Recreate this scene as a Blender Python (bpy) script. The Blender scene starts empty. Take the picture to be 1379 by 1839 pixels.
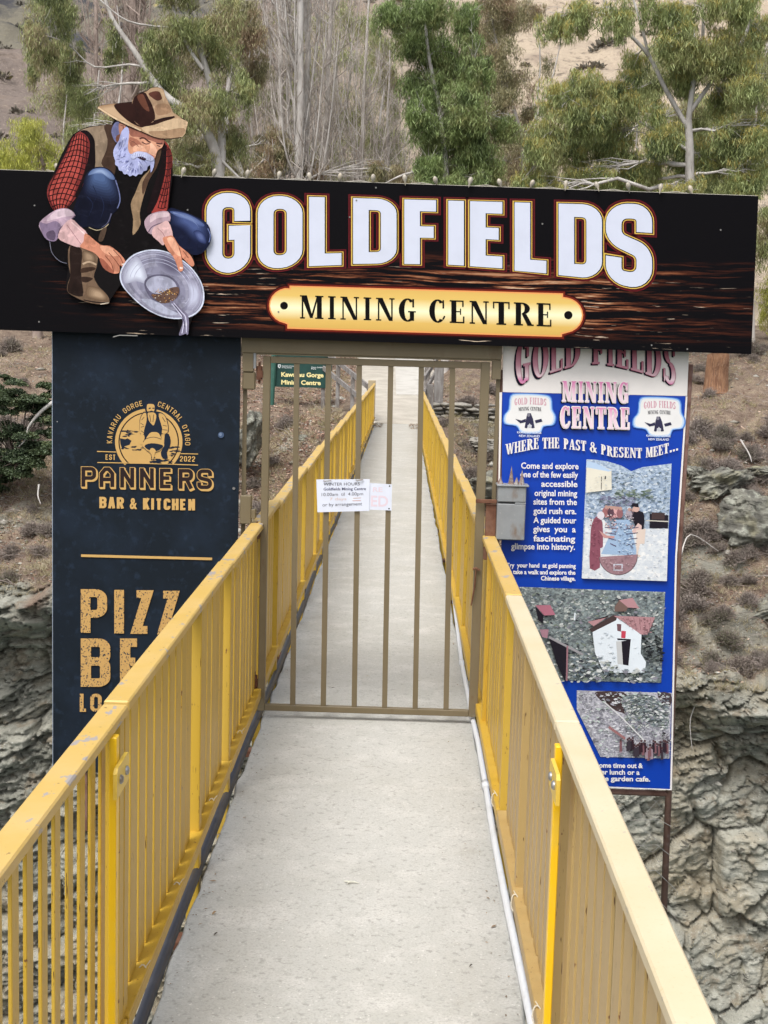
import bpy, math, random
import numpy as np
from mathutils import Matrix, Vector
from mathutils.geometry import tessellate_polygon
random.seed(7); rng = np.random.default_rng(7)
SC = bpy.context.scene; COL = SC.collection
RAD = math.radians

# ------------------------------------------------------------------ camera, sky, sun, exposure
CAM_H = 1.85; FPX = 2550.0; PITCH, YAW, ROLL = .1243, -.0104, .0277
_f = np.array([math.sin(YAW)*math.cos(PITCH), math.cos(YAW)*math.cos(PITCH), -math.sin(PITCH)])
_r = np.array([math.cos(YAW), -math.sin(YAW), 0.]); _u = np.cross(_r, _f)
CR = math.cos(ROLL)*_r+math.sin(ROLL)*_u; CU = -math.sin(ROLL)*_r+math.cos(ROLL)*_u; CF = _f
cam = bpy.data.cameras.new('camera'); camo = bpy.data.objects.new('camera', cam); COL.objects.link(camo)
M = Matrix.Identity(4)
for i in range(3):
    M[i][0] = CR[i]; M[i][1] = CU[i]; M[i][2] = -CF[i]
M[2][3] = CAM_H
camo.matrix_world = M
cam.sensor_fit = 'VERTICAL'; cam.sensor_height = 36; cam.lens = FPX/1839*36
cam.clip_start = .05; cam.clip_end = 2000
SC.camera = camo
SUN_EL, SUN_ROT = RAD(58), RAD(205)      # behind the camera, a little left
w = bpy.data.worlds.new('World'); SC.world = w; w.use_nodes = True
nt = w.node_tree; bg = nt.nodes['Background']
sky = nt.nodes.new('ShaderNodeTexSky'); sky.sky_type = 'NISHITA'; sky.sun_disc = False
sky.sun_elevation = SUN_EL; sky.sun_rotation = SUN_ROT; sky.dust_density = 4.0; sky.air_density = 1.0
hs = nt.nodes.new('ShaderNodeHueSaturation'); hs.inputs['Saturation'].default_value = .28
nt.links.new(sky.outputs[0], hs.inputs['Color']); nt.links.new(hs.outputs[0], bg.inputs[0])
bg.inputs[1].default_value = .15
sd = bpy.data.lights.new('sun', 'SUN'); sd.energy = 1.35; sd.angle = RAD(25); sd.color = (1, .975, .945)
so = bpy.data.objects.new('sun', sd); COL.objects.link(so)
sv = Vector((math.sin(SUN_ROT)*math.cos(SUN_EL), math.cos(SUN_ROT)*math.cos(SUN_EL), math.sin(SUN_EL)))
so.rotation_euler = sv.to_track_quat('Z', 'Y').to_euler()
SC.view_settings.view_transform = 'Standard'; SC.view_settings.look = 'None'
SC.view_settings.exposure = .66; SC.view_settings.gamma = 1; SC.view_settings.use_curve_mapping = False

# ------------------------------------------------------------------ helpers
def ray(x, y): return CF+CR*(x-689.5)/FPX-CU*(y-919.5)/FPX
def onY(x, y, Y):
    d = ray(x, y); return np.array([0, 0, CAM_H])+d*Y/d[1]
def onZ(x, y, Z):
    d = ray(x, y); return np.array([0, 0, CAM_H])+d*(Z-CAM_H)/d[2]
def lin(c):
    return tuple(((v/255)/12.92 if v/255 < .04045 else ((v/255+.055)/1.055)**2.4) for v in c)
def tag(o, label=None, cat=None, group=None, kind=None):
    if label: o['label'] = label
    if cat: o['category'] = cat
    if group: o['group'] = group
    if kind: o['kind'] = kind
    return o
def thing(name, label, cat, loc=(0, 0, 0), group=None):
    o = bpy.data.objects.new(name, None); COL.objects.link(o); o.location = loc
    o.empty_display_size = .1
    return tag(o, label, cat, group)
def new_mesh(name, V, Fc, mats, mi=None, smooth=False):
    me = bpy.data.meshes.new(name)
    V = np.asarray(V, dtype=np.float32).reshape(-1, 3)
    if isinstance(Fc, np.ndarray):
        n, k = Fc.shape
        me.vertices.add(len(V)); me.vertices.foreach_set('co', V.ravel())
        me.loops.add(n*k); me.loops.foreach_set('vertex_index', Fc.astype(np.int32).ravel())
        me.polygons.add(n); me.polygons.foreach_set('loop_start', np.arange(0, n*k, k, dtype=np.int32))
        try: me.polygons.foreach_set('loop_total', np.full(n, k, dtype=np.int32))
        except Exception: pass
        me.update(calc_edges=True)
    else:
        me.from_pydata([tuple(map(float, v)) for v in V], [], Fc)
    for m in (mats if isinstance(mats, (list, tuple)) else [mats]): me.materials.append(m)
    if mi is not None: me.polygons.foreach_set('material_index', np.asarray(mi, dtype=np.int32))
    if smooth: me.polygons.foreach_set('use_smooth', np.ones(len(me.polygons), dtype=bool))
    me.update(); return me
def base_of(p):
    b = np.zeros(3)
    while p is not None: b = b+np.array(p.location); p = p.parent
    return b
def obj(name, me, parent=None, loc=None):
    o = bpy.data.objects.new(name, me); COL.objects.link(o)
    if parent is not None: o.parent = parent
    if loc is not None: o.location = loc
    return o
class MB:
    """collects shapes given in world coordinates; build() makes one mesh object under a parent"""
    def __init__(s): s.v = []; s.f = []; s.m = []; s.cm = 0
    def add(s, V, Fc):
        n = len(s.v); s.v += [tuple(map(float, p)) for p in V]; s.f += [[i+n for i in f] for f in Fc]; s.m += [s.cm]*len(Fc)
    def box(s, x0, x1, y0, y1, z0, z1, b=0.0):
        if b <= 0:
            V = [(x, y, z) for x in (x0, x1) for y in (y0, y1) for z in (z0, z1)]
            s.add(V, [(0, 1, 3, 2), (4, 6, 7, 5), (0, 4, 5, 1), (2, 3, 7, 6), (0, 2, 6, 4), (1, 5, 7, 3)])
        else:   # bevelled box
            V = []; idx = {}
            for ix, x in enumerate((x0, x1)):
                for iy, y in enumerate((y0, y1)):
                    for iz, z in enumerate((z0, z1)):
                        sx, sy, sz = (b if not ix else -b), (b if not iy else -b), (b if not iz else -b)
                        for a, p in enumerate(((x, y+sy, z+sz), (x+sx, y, z+sz), (x+sx, y+sy, z))):
                            idx[ix, iy, iz, a] = len(V); V.append(p)
            F = []
            for i in (0, 1):
                F.append([idx[i, a, c, 0] for a, c in ((0, 0), (0, 1), (1, 1), (1, 0))][::(1 if i == 0 else -1)])
                F.append([idx[a, i, c, 1] for a, c in ((0, 0), (1, 0), (1, 1), (0, 1))][::(1 if i == 0 else -1)])
                F.append([idx[a, c, i, 2] for a, c in ((0, 0), (0, 1), (1, 1), (1, 0))][::(1 if i == 0 else -1)])
            for i in (0, 1):
                for j in (0, 1):
                    F.append([idx[i, j, 0, 0], idx[i, j, 1, 0], idx[i, j, 1, 1], idx[i, j, 0, 1]])
                    F.append([idx[i, 0, j, 0], idx[i, 1, j, 0], idx[i, 1, j, 2], idx[i, 0, j, 2]])
                    F.append([idx[0, i, j, 1], idx[1, i, j, 1], idx[1, i, j, 2], idx[0, i, j, 2]])
                    for k in (0, 1): F.append([idx[i, j, k, 0], idx[i, j, k, 1], idx[i, j, k, 2]])
            s.add(V, F)
    def tube(s, pts, r, n=8, cap=True):
        pts = [np.array(p, float) for p in pts]; m = len(pts)
        rs = r if isinstance(r, (list, tuple, np.ndarray)) else [r]*m
        V = []; up = np.array([.13, .37, .92])
        for i, p in enumerate(pts):
            t = pts[min(i+1, m-1)]-pts[max(i-1, 0)]; t = t/(np.linalg.norm(t)+1e-9)
            a = np.cross(t, up)
            if np.linalg.norm(a) < .05: a = np.cross(t, np.array([1., 0, 0]))
            a /= np.linalg.norm(a); b = np.cross(t, a)
            up = b if i == 0 and False else up
            for k in range(n):
                q = 2*math.pi*k/n; V.append(p+rs[i]*(math.cos(q)*a+math.sin(q)*b))
        F = [[i*n+k, i*n+(k+1) % n, (i+1)*n+(k+1) % n, (i+1)*n+k] for i in range(m-1) for k in range(n)]
        if cap: F += [list(range(n))[::-1], [(m-1)*n+k for k in range(n)]]
        s.add(V, F)
    def lathe(s, c, prof, n=10):
        c = np.array(c, float); V = []; m = len(prof)
        for (r, z) in prof:
            for k in range(n):
                q = 2*math.pi*k/n; V.append(c+np.array([r*math.cos(q), r*math.sin(q), z]))
        F = [[i*n+k, i*n+(k+1) % n, (i+1)*n+(k+1) % n, (i+1)*n+k] for i in range(m-1) for k in range(n)]
        F += [list(range(n))[::-1], [(m-1)*n+k for k in range(n)]]
        s.add(V, F)
    def build(s, name, mat, parent=None, smooth=False):
        V = np.array(s.v)-base_of(parent)
        return obj(name, new_mesh(name, V, s.f, mat, s.m if isinstance(mat, (list, tuple)) else None, smooth), parent)
def boxpart(name, mat, parent, x0, x1, y0, y1, z0, z1, b=0.0):
    m = MB(); m.box(x0, x1, y0, y1, z0, z1, b); return m.build(name, mat, parent)

# numpy noise
def _hash(i, j, k, seed=0):
    h = (i.astype(np.int64)*374761393+j.astype(np.int64)*668265263+k.astype(np.int64)*2147483647+seed*974634777) & 0xffffffff
    h = ((h ^ (h >> 13))*1274126177) & 0xffffffff
    h = (h ^ (h >> 16)) & 0xffffffff
    return h/4294967295.0
def vnoise(x, y, z, seed=0):
    i, j, k = np.floor(x), np.floor(y), np.floor(z); a, b, c = x-i, y-j, z-k
    a = a*a*(3-2*a); b = b*b*(3-2*b); c = c*c*(3-2*c); r = 0
    for di in (0, 1):
        for dj in (0, 1):
            for dk in (0, 1):
                r = r+_hash(i+di, j+dj, k+dk, seed)*(a if di else 1-a)*(b if dj else 1-b)*(c if dk else 1-c)
    return r*2-1
def fbm(x, y, z, oct=4, seed=0, gain=.5):
    r = 0; a = 1.
    for o in range(oct):
        r = r+a*vnoise(x, y, z, seed+o); x, y, z = x*2.03+7.1, y*2.03+3.3, z*2.03+1.7; a *= gain
    return r

# ------------------------------------------------------------------ materials
MATS = {}
def mat(name, col, rough=.7, layers=(), bump=None, metal=0.0, spec=.3, island=None, bumps=(), trans=0):
    """layers: (colour, scale, lo, hi, (sx,sy,sz), detail[, strength]) noise masks mixed over the base, world space"""
    if name in MATS: return MATS[name]
    m = bpy.data.materials.new(name); m.use_nodes = True; t = m.node_tree; N = t.nodes; L = t.links
    p = N['Principled BSDF']; p.inputs['Roughness'].default_value = rough; p.inputs['Metallic'].default_value = metal
    p.inputs['Specular IOR Level'].default_value = spec
    g = N.new('ShaderNodeNewGeometry')
    cur = None
    rgb = N.new('ShaderNodeRGB'); rgb.outputs[0].default_value = (*col, 1); cur = rgb.outputs[0]
    def noise(scale, st, det, off=0.0):
        mp = N.new('ShaderNodeMapping'); mp.inputs['Scale'].default_value = st; mp.inputs['Location'].default_value = (off, off*.7, off*1.3)
        L.new(g.outputs['Position'], mp.inputs['Vector'])
        n = N.new('ShaderNodeTexNoise'); n.inputs['Scale'].default_value = scale; n.inputs['Detail'].default_value = det
        n.inputs['Roughness'].default_value = .6
        L.new(mp.outputs[0], n.inputs['Vector']); return n.outputs['Fac']
    for li, ly in enumerate(layers):
        c2, sc, lo, hi, st, det = ly[:6]
        mr = N.new('ShaderNodeMapRange'); mr.inputs['From Min'].default_value = lo; mr.inputs['From Max'].default_value = hi
        mr.inputs['To Max'].default_value = ly[6] if len(ly) > 6 else 1
        L.new(noise(sc, st, det, li*3.7+len(name)), mr.inputs['Value'])
        mx = N.new('ShaderNodeMix'); mx.data_type = 'RGBA'; L.new(mr.outputs[0], mx.inputs[0])
        L.new(cur, mx.inputs[6]); mx.inputs[7].default_value = (*c2, 1); cur = mx.outputs[2]
    if island:      # per piece variation: (colour, strength)
        mx = N.new('ShaderNodeMix'); mx.data_type = 'RGBA'
        mr = N.new('ShaderNodeMapRange'); mr.inputs['From Min'].default_value = island[1]; mr.inputs['From Max'].default_value = 1
        L.new(g.outputs['Random Per Island'], mr.inputs['Value']); L.new(mr.outputs[0], mx.inputs[0])
        L.new(cur, mx.inputs[6]); mx.inputs[7].default_value = (*island[0], 1); cur = mx.outputs[2]
    L.new(cur, p.inputs['Base Color'])
    bl = list(bumps)+([bump] if bump else [])
    prev = None
    for (sc, strg, dist, st) in bl:
        b = N.new('ShaderNodeBump'); b.inputs['Strength'].default_value = strg; b.inputs['Distance'].default_value = dist
        L.new(noise(sc, st, 6, 11), b.inputs['Height'])
        if prev is not None: L.new(prev, b.inputs['Normal'])
        prev = b.outputs[0]
    if prev is not None: L.new(prev, p.inputs['Normal'])
    if trans:
        tr = N.new('ShaderNodeBsdfTranslucent'); L.new(cur, tr.inputs[0])
        ms = N.new('ShaderNodeMixShader'); ms.inputs[0].default_value = trans
        L.new(p.outputs[0], ms.inputs[1]); L.new(tr.outputs[0], ms.inputs[2])
        L.new(ms.outputs[0], N['Material Output'].inputs[0])
    MATS[name] = m; return m
O1 = (1, 1, 1)
RUST = (.13, .045, .02); RUSTD = (.06, .022, .012)
def yellow(name, c, c2, amt=.5):
    return mat(name, c, .42, [(c2, 2.2, .42, .7, (1, 1, .4), 3, amt), (tuple(v*.72 for v in c), 9, .5, .75, (1, 1, .12), 4, .45),
        (RUST, 42, .685, .715, (1, 1, .5), 3, .9), (RUSTD, 110, .69, .72, (1.4, 1.4, .14), 2, .9)], bumps=[(60, .12, .002, O1)], spec=.4)
Y_GOLD = yellow('golden_paint', (.51, .318, .034), (.55, .37, .08))
Y_GOLDCAP = mat('golden_cap_paint', (.55, .365, .095), .45, [((.6, .42, .17), 5, .4, .7, O1, 4, .7), ((.5, .36, .15), 30, .55, .8, (1, .4, 1), 4, .5),
        ((.30, .29, .31), 17, .60, .62, (1, .45, 1), 5, .85), (RUSTD, 60, .70, .73, O1, 2, .8)], bumps=[(80, .15, .002, O1)], spec=.4)
Y_PALE = yellow('faded_paint', (.42, .285, .11), (.43, .31, .145))
Y_PALECAP = mat('faded_cap_paint', (.60, .515, .355), .5, [((.56, .46, .28), 4, .4, .7, O1, 4, .7), ((.48, .37, .18), 120, .6, .75, O1, 2, .4), ((.36, .33, .28), 25, .66, .70, (1, .5, 1), 5, .6)],
        bumps=[(120, .15, .001, O1)], spec=.35)
Y_BRIGHT = mat('bright_yellow_paint', (.85, .52, .01), .35, [((.75, .5, .06), 8, .5, .7, O1, 3, .6), (RUST, 50, .72, .76, (1, 1, .4), 2, .8)], spec=.5)
Y_PLATE = mat('plate_paint', (.72, .5, .08), .4, [((.58, .38, .05), 14, .5, .8, O1, 3, .6)], spec=.4)
OLIVE = mat('olive_brown_paint', (.15, .117, .066), .45, [((.20, .16, .10), 3, .4, .7, (1, 1, .5), 4, .6), ((.13, .085, .045), 12, .6, .75, (1, 1, .3), 4, .6), (RUST, 26, .69, .76, (1, 1, .5), 3, .6)], bumps=[(70, .1, .001, O1)], spec=.4)
RUSTY = mat('rusty_steel', (.16, .075, .045), .85, [((.09, .035, .02), 18, .4, .65, O1, 5), ((.24, .15, .11), 8, .5, .75, O1, 4, .8)], bumps=[(90, .3, .002, O1)])
PIPE_RUST = mat('rusted_pipe_primer', (.20, .11, .085), .8, [((.11, .05, .035), 12, .45, .7, O1, 5), ((.3, .22, .2), 30, .55, .8, O1, 4, .6)], bumps=[(90, .25, .002, O1)])
GREYMETAL = mat('weathered_grey_paint', (.255, .265, .27), .5, [((.20, .205, .21), 6, .4, .7, O1, 5), ((.17, .11, .07), 16, .55, .70, (1, 1, .35), 5, .8), ((.42, .41, .38), 60, .6, .8, O1, 3, .5)], bumps=[(60, .1, .001, O1)], spec=.4)
DARKHOLE = mat('dark_recess', (.012, .011, .01), .9)
STEEL = mat('bolt_steel', (.35, .35, .36), .4, [((.2, .17, .14), 60, .5, .7, O1, 3)], metal=.7)
CONCRETE = mat('weathered_concrete', (.48, .48, .455), .9, [((.44, .435, .40), 1.6, .4, .65, O1, 7, .8), ((.62, .61, .58), 5, .5, .72, O1, 8, .7), ((.27, .265, .245), 42, .56, .66, O1, 6, .65), ((.36, .355, .33), 140, .5, .62, O1, 3, .6), ((.37, .36, .325), .9, .56, .72, (1.6, .5, 1), 6, .5), ((.33, .30, .25), 3.2, .64, .74, O1, 6, .45),
        ((.66, .65, .62), 85, .64, .72, O1, 2, .8), ((.2, .19, .18), 110, .70, .74, O1, 2, .8), ((.36, .34, .30), .55, .55, .75, (1, .5, 1), 5, .5)], bumps=[(70, .45, .004, O1), (9, .2, .01, O1)])
BLACKPIPE = mat('black_plastic_pipe', (.03, .035, .05), .45, [((.07, .07, .08), 14, .5, .75, O1, 4, .6)], spec=.5)
WHITEPIPE = mat('white_plastic_pipe', (.62, .64, .67), .4, [((.45, .45, .44), 9, .55, .8, O1, 4, .7)], spec=.5)
TIE = mat('cable_tie_plastic', (.62, .58, .48), .5)
WIRE = mat('galvanised_wire', (.3, .29, .27), .6, [((.2, .12, .07), 14, .5, .7, O1, 2, .8)], metal=.2)

# ------------------------------------------------------------------ ground shape
def sstep(a, b, x):
    t = np.clip((x-a)/(b-a), 0, 1); return t*t*(3-2*t)
def path_z(Y): return -.28+.08*(Y-34.2)
def bank_height(X, Y):       # smooth level of the bank above the cliff top (Y >= 29.5)
    zc = np.interp(X, [-9, -5, -1, 1, 5, 9], [-3.7, -3.3, -2.9, -3.0, -4.9, -5.4])
    zb = np.interp(X, [-12, -8, -3, -.9, 1, 3.5, 6, 9, 13], [-.9, -1.1, -.55, -.35, -.45, -.9, -.8, -.35, .1])
    z44 = np.interp(X, [-10, -5, -2, 2, 6, 10], [1.0, .9, .55, .9, 1.25, 1.5])
    z60 = 2.6+0*X
    z = np.where(Y < 36, zc+(zb-zc)*sstep(29.5, 36.6, Y)**.8,
        np.where(Y < 44, zb+(z44-zb)*(Y-36)/8, z44+(z60-z44)*(Y-44)/16))
    pm = (1-sstep(1.2, 2.4, np.abs(X+.25)))*sstep(33.2, 34.2, Y)*(1-sstep(54, 60, Y))
    return z*(1-pm)+(path_z(Y)-.06)*pm
def hill_height(X, Y):
    az = X/np.maximum(Y, 1)
    right = np.interp(Y, [54, 60, 80, 120, 200, 320, 420], [2, 2.8, 10.5, 25, 57, 108, 130])
    left = np.interp(Y, [54, 60, 80, 112, 124, 150, 250, 320, 420], [2, 2.8, 9.5, 20.5, 21.8, 22, 80, 104, 130])
    k = sstep(-.17, -.07, az)
    z = left*(1-k)+right*k
    return z+(fbm(X*.05, Y*.05, X*0, 5, 5)*.045+fbm(X*.35, Y*.35, X*0, 3, 9)*.006)*(Y-50).clip(0, 120)
def ground(X, Y):
    X = np.asarray(X, float); Y = np.asarray(Y, float)
    z = bank_height(X, Y)+.10*fbm(X*.8, Y*.8, X*0, 3, 21)*(np.abs(X+.25) > 1.5)
    return np.where(Y > 58, hill_height(X, Y), z)
def grid_faces(nr, nc):
    i = np.arange(nr-1)[:, None]*nc+np.arange(nc-1)[None, :]
    return np.stack([i, i+1, i+1+nc, i+nc], -1).reshape(-1, 4)
def ridge(a, b, seed):
    r = 0; k = 1.
    for o in range(3): r = r+k*(.5-np.abs(vnoise(a, b, a*0, seed+o)))*2; a, b, k = a*2.1+3, b*2.1+5, k*.5
    return r
def worley(u, v, seed):
    iu, iv = np.floor(u), np.floor(v); f1 = np.full(u.shape, 9.); f2 = np.full(u.shape, 9.); h = np.zeros(u.shape); du = np.zeros(u.shape); dv = np.zeros(u.shape)
    for a in (-1, 0, 1):
        for b in (-1, 0, 1):
            ci, cj = iu+a, iv+b; z = ci*0
            px = ci+.1+.8*_hash(ci, cj, z, seed); py = cj+.1+.8*_hash(ci, cj, z+1, seed); d = np.hypot(u-px, v-py); n = d < f1
            f2 = np.where(n, f1, np.minimum(f2, d)); h = np.where(n, _hash(ci, cj, z+2, seed), h); du = np.where(n, u-px, du); dv = np.where(n, v-py, dv); f1 = np.where(n, d, f1)
    return h, f2-f1, du, dv
def blocks(u, v, seed, tilt=1.0, crack=.5):
    h, e, du, dv = worley(u, v, seed)
    g1 = np.mod(h*7.31, 1)-.5; g2 = np.mod(h*13.7, 1)-.35
    return (h-.5)+tilt*(g1*du+g2*dv)-crack*(1-sstep(0, .10, e)), h
def build_bank():
    xs = np.concatenate([np.linspace(-45, -13, 40)[:-1], np.linspace(-13, 13, 560), np.linspace(13, 45, 40)[1:]])
    # rows: cliff (bottom to top), slope, bench
    a = np.concatenate([np.linspace(0, 1, 520)[:-1], np.linspace(1, 2, 190)[:-1], np.linspace(2, 3, 110)])
    X, A = np.meshgrid(xs, a); nr, nc = X.shape
    t = np.clip(A, 0, 1); zt = bank_height(X, np.full_like(X, 29.5))
    Zc = -24+(zt+24)*t; d = zt-Zc
    Yc = 29.5-.09*d-1.2*sstep(2.5, 9, d)*(.6+.5*fbm(X*.12, d*.1, X*0, 2, 77))
    Ysl = 29.5+(A-1)*7; Ybn = 36.5+(A-2)*24
    Y = np.where(A <= 1, Yc, np.where(A <= 2, Ysl, Ybn))
    Z = np.where(A <= 1, Zc, bank_height(X, Y))
    cliff = 1-sstep(.985, 1.03, A)
    s = Z-.27*X+.35*fbm(X*.3, Z*.3, X*0, 3, 3)
    def lay(f, seed):
        q = s*f; i = np.floor(q); fr = q-i
        h0 = _hash(i, np.floor(X*f*.18+.7*_hash(i, i*0, i*0, seed+5)*9), i*0, seed)
        h1 = _hash(i+1, np.floor(X*f*.18+.7*_hash(i+1, i*0, i*0, seed+5)*9), i*0, seed)
        k = sstep(.72, 1., fr); return h0*(1-k)+h1*k
    wv = .12*fbm(X*1.6, Z*1.6, X*0, 3, 42)
    mass = sstep(2, 5, X)*sstep(1.6, 3.4, d)          # massive bed low on the right
    b1, t1 = blocks(X*.42, (s+wv)*1.25, 101); b2, t2 = blocks(X*1.1+3, (s+wv)*3.6, 102); b3, t3 = blocks(X*2.6+7, (s+wv*.5)*8.5, 103); b4, t4 = blocks(X*5.5, s*17, 104)
    m1, u1 = blocks(X*.5+s*.3, s*.55-X*.2, 111); m2, u2 = blocks(X*1.6+s*.9, s*1.8-X*.7, 112); m3, u3 = blocks(X*4+s*2, s*4.5-X, 113)
    push = (1-mass)*(.60*b1+.30*b2+.17*b3+.08*b4)+mass*(.60*m1+.22*m2+.07*m3+.05*b3+.02*b4)
    rough = .34*fbm(X*.4, Y*.4, Z*.5, 3, 31)+.03*fbm(X*9, Z*11, X*0, 4, 47)
    tint = np.clip(.5+(1-mass)*(.45*(t1-.5)+.4*(t2-.5)+.35*(t3-.5))+mass*(.42+.3*(u1-.5)+.25*(u2-.5)+.2*(u3-.5)), 0, 1)
    lip = .75*np.exp(-((d-.4)/.5)**2)-.55*np.exp(-((d-1.7)/.7)**2)
    Y = Y-cliff*(push+rough+lip)
    # broken slope with outcropping ledges
    sl = (A > 1)*(1-sstep(1.9, 2.3, A))
    near = np.abs(X+.25) < 1.4
    oc = sstep(.15, .55, fbm(X*.35+3, Y*.5, X*0, 3, 91))
    Z = Z+sl*(.24*fbm(X*.9, Y*.9, X*0, 4, 51)+oc*.5*(lay(2.2, 8)-.3))+(A > 1)*(.045*fbm(X*4, Y*4, X*0, 4, 55)+.02*np.abs(fbm(X*13, Y*13, X*0, 2, 57)))
    b = (A > 2)*(~near); Z = Z+b*.10*fbm(X*.8, Y*.8, X*0, 3, 21)
    pm = (1-sstep(1.3, 1.9, np.abs(X+.25)))*(Y > 33.4)
    Z = Z*(1-pm)+np.minimum(Z, path_z(Y)-.06)*pm
    # keep the ground under the bridge clear of the deck
    um = (np.abs(X+.12) < 1.1)&(Y < 34.3)&(Y > 28)
    Z = np.where(um, np.minimum(Z, -.75-.05*(34.3-Y)), Z)
    V = np.stack([X, Y, Z], -1).reshape(-1, 3)
    m = bpy.data.materials.new('bank_soil_and_schist'); m.use_nodes = True; T = m.node_tree; N = T.nodes; L = T.links
    p = N['Principled BSDF']; p.inputs['Roughness'].default_value = .92; p.inputs['Specular IOR Level'].default_value = .15
    g = N.new('ShaderNodeNewGeometry'); sp = N.new('ShaderNodeSeparateXYZ'); L.new(g.outputs['Normal'], sp.inputs[0])
    def nz(sc, det=6, st=(1, 1, 1), rot=0, rg=.62):
        mp = N.new('ShaderNodeMapping'); mp.inputs['Scale'].default_value = st; mp.inputs['Rotation'].default_value = (0, rot, 0)
        L.new(g.outputs['Position'], mp.inputs[0]); n = N.new('ShaderNodeTexNoise'); n.inputs['Scale'].default_value = sc
        n.inputs['Detail'].default_value = det; n.inputs['Roughness'].default_value = rg; L.new(mp.outputs[0], n.inputs[0]); return n.outputs['Fac']
    def ramp(f, stops):
        r = N.new('ShaderNodeValToRGB'); L.new(f, r.inputs[0]); e = r.color_ramp.elements
        while len(e) < len(stops): e.new(.5)
        for q, (po, c) in zip(e, stops): q.position = po; q.color = (*c, 1)
        return r.outputs[0]
    def mix(f, c1, c2, k=1.):
        x = N.new('ShaderNodeMix'); x.data_type = 'RGBA'
        if isinstance(f, (int, float)): x.inputs[0].default_value = f
        else:
            mm = N.new('ShaderNodeMath'); mm.operation = 'MULTIPLY'; L.new(f, mm.inputs[0]); mm.inputs[1].default_value = k; L.new(mm.outputs[0], x.inputs[0])
        for s_, c in ((6, c1), (7, c2)):
            if isinstance(c, tuple): x.inputs[s_].default_value = (*c, 1)
            else: L.new(c, x.inputs[s_])
        return x.outputs[2]
    def mr(f, a, b):
        q = N.new('ShaderNodeMapRange'); q.inputs['From Min'].default_value = a; q.inputs['From Max'].default_value = b; L.new(f, q.inputs[0]); return q.outputs[0]
    rock = ramp(nz(1.1, 8, (.6, .6, 2.2), .12), [(.30, (.055, .055, .045)), (.43, (.15, .15, .122)), (.56, (.27, .265, .22)), (.72, (.45, .43, .355))])
    at2 = N.new('ShaderNodeAttribute'); at2.attribute_name = 'block_tint'
    rock = mix(at2.outputs['Fac'], mix(.55, rock, (.075, .075, .06)), mix(.55, rock, (.42, .41, .35)))
    rock = mix(mr(nz(.45, 4), .45, .62), rock, (.30, .24, .15), .6)
    rock = mix(mr(nz(1.9, 5), .55, .63), rock, (.20, .145, .09), .5)
    rock = mix(mr(nz(14, 6, (.6, .6, 2)), .56, .68), rock, (.08, .08, .07), .6)
    rock = mix(mr(nz(22, 3), .60, .68), rock, (.5, .5, .46), .6)
    rock = mix(mr(nz(3.0, 8, (.6, .6, 3.4), .12), .60, .645), rock, (.035, .033, .028), .8)
    soil = ramp(nz(2.2, 9), [(.3, (.08, .055, .042)), (.45, (.17, .125, .095)), (.6, (.24, .185, .135)), (.75, (.35, .29, .20))])
    soil = mix(mr(nz(30, 4), .52, .62), soil, (.075, .042, .032), .75)
    soil = mix(mr(nz(45, 3, O1, .3), .58, .66), soil, (.36, .30, .23), .7)
    ad = N.new('ShaderNodeMath'); ad.operation = 'ADD'; L.new(sp.outputs[2], ad.inputs[0])
    n3 = N.new('ShaderNodeMath'); n3.operation = 'MULTIPLY_ADD'; L.new(nz(1.4, 5), n3.inputs[0]); n3.inputs[1].default_value = .5; n3.inputs[2].default_value = -.25
    L.new(n3.outputs[0], ad.inputs[1])
    at = N.new('ShaderNodeAttribute'); at.attribute_name = 'soil'
    c = mix(at.outputs['Fac'], rock, soil)
    L.new(c, p.inputs['Base Color'])
    b1 = N.new('ShaderNodeBump'); b1.inputs['Strength'].default_value = .9; b1.inputs['Distance'].default_value = .06; L.new(nz(7, 9, (.6, .6, 2.2), .12), b1.inputs['Height'])
    b2 = N.new('ShaderNodeBump'); b2.inputs['Strength'].default_value = .7; b2.inputs['Distance'].default_value = .025; L.new(nz(28, 6), b2.inputs['Height']); L.new(b1.outputs[0], b2.inputs['Normal'])
    L.new(b2.outputs[0], p.inputs['Normal'])
    MATS['bank'] = m
    me = new_mesh('gorge_bank', V, grid_faces(nr, nc), m, smooth=False)
    up = np.gradient(Z, axis=0)/(np.abs(np.gradient(Z, axis=0))+np.abs(np.gradient(Y, axis=0))+1e-6)
    soilv = sstep(.985, 1.04, A+.05*fbm(X*1.2, Z*1.2, X*0, 3, 12))*(1-.85*sstep(.2, .5, oc)*(A < 2)*sstep(.0, .4, np.abs(up)))
    ledge = (A < 1)*sstep(.35, .1, np.abs(up))*sstep(.0, .3, fbm(X*.5, Z*.5, X*0, 3, 19))*.8 if False else 0
    a2 = me.attributes.new('block_tint', 'FLOAT', 'POINT'); a2.data.foreach_set('value', tint.astype(np.float32).ravel())
    at = me.attributes.new('soil', 'FLOAT', 'POINT'); at.data.foreach_set('value', np.clip(soilv+ledge, 0, 1).astype(np.float32).ravel())
    o = obj('gorge_bank', me); tag(o, kind='structure')
    rows = A[:, 0]
    return X, Y, Z, A
BX, BY, BZ, BA = build_bank()
def bank_points(n, amin, amax, dens=None):
    """random points on the built bank surface"""
    r0 = np.searchsorted(BA[:, 0], amin); r1 = np.searchsorted(BA[:, 0], amax)
    out = []
    i = rng.integers(r0, r1-1, n*3); j = rng.integers(55, BX.shape[1]-55, n*3)
    P = np.stack([BX[i, j], BY[i, j], BZ[i, j]], -1)
    P[:, 0] += rng.uniform(-.05, .05, len(P))
    k = (np.abs(P[:, 0]+.2) > 1.35)
    if dens is not None: k &= rng.random(len(P)) < dens(P[:, 0], P[:, 1], P[:, 2])
    return P[k][:n]

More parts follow.
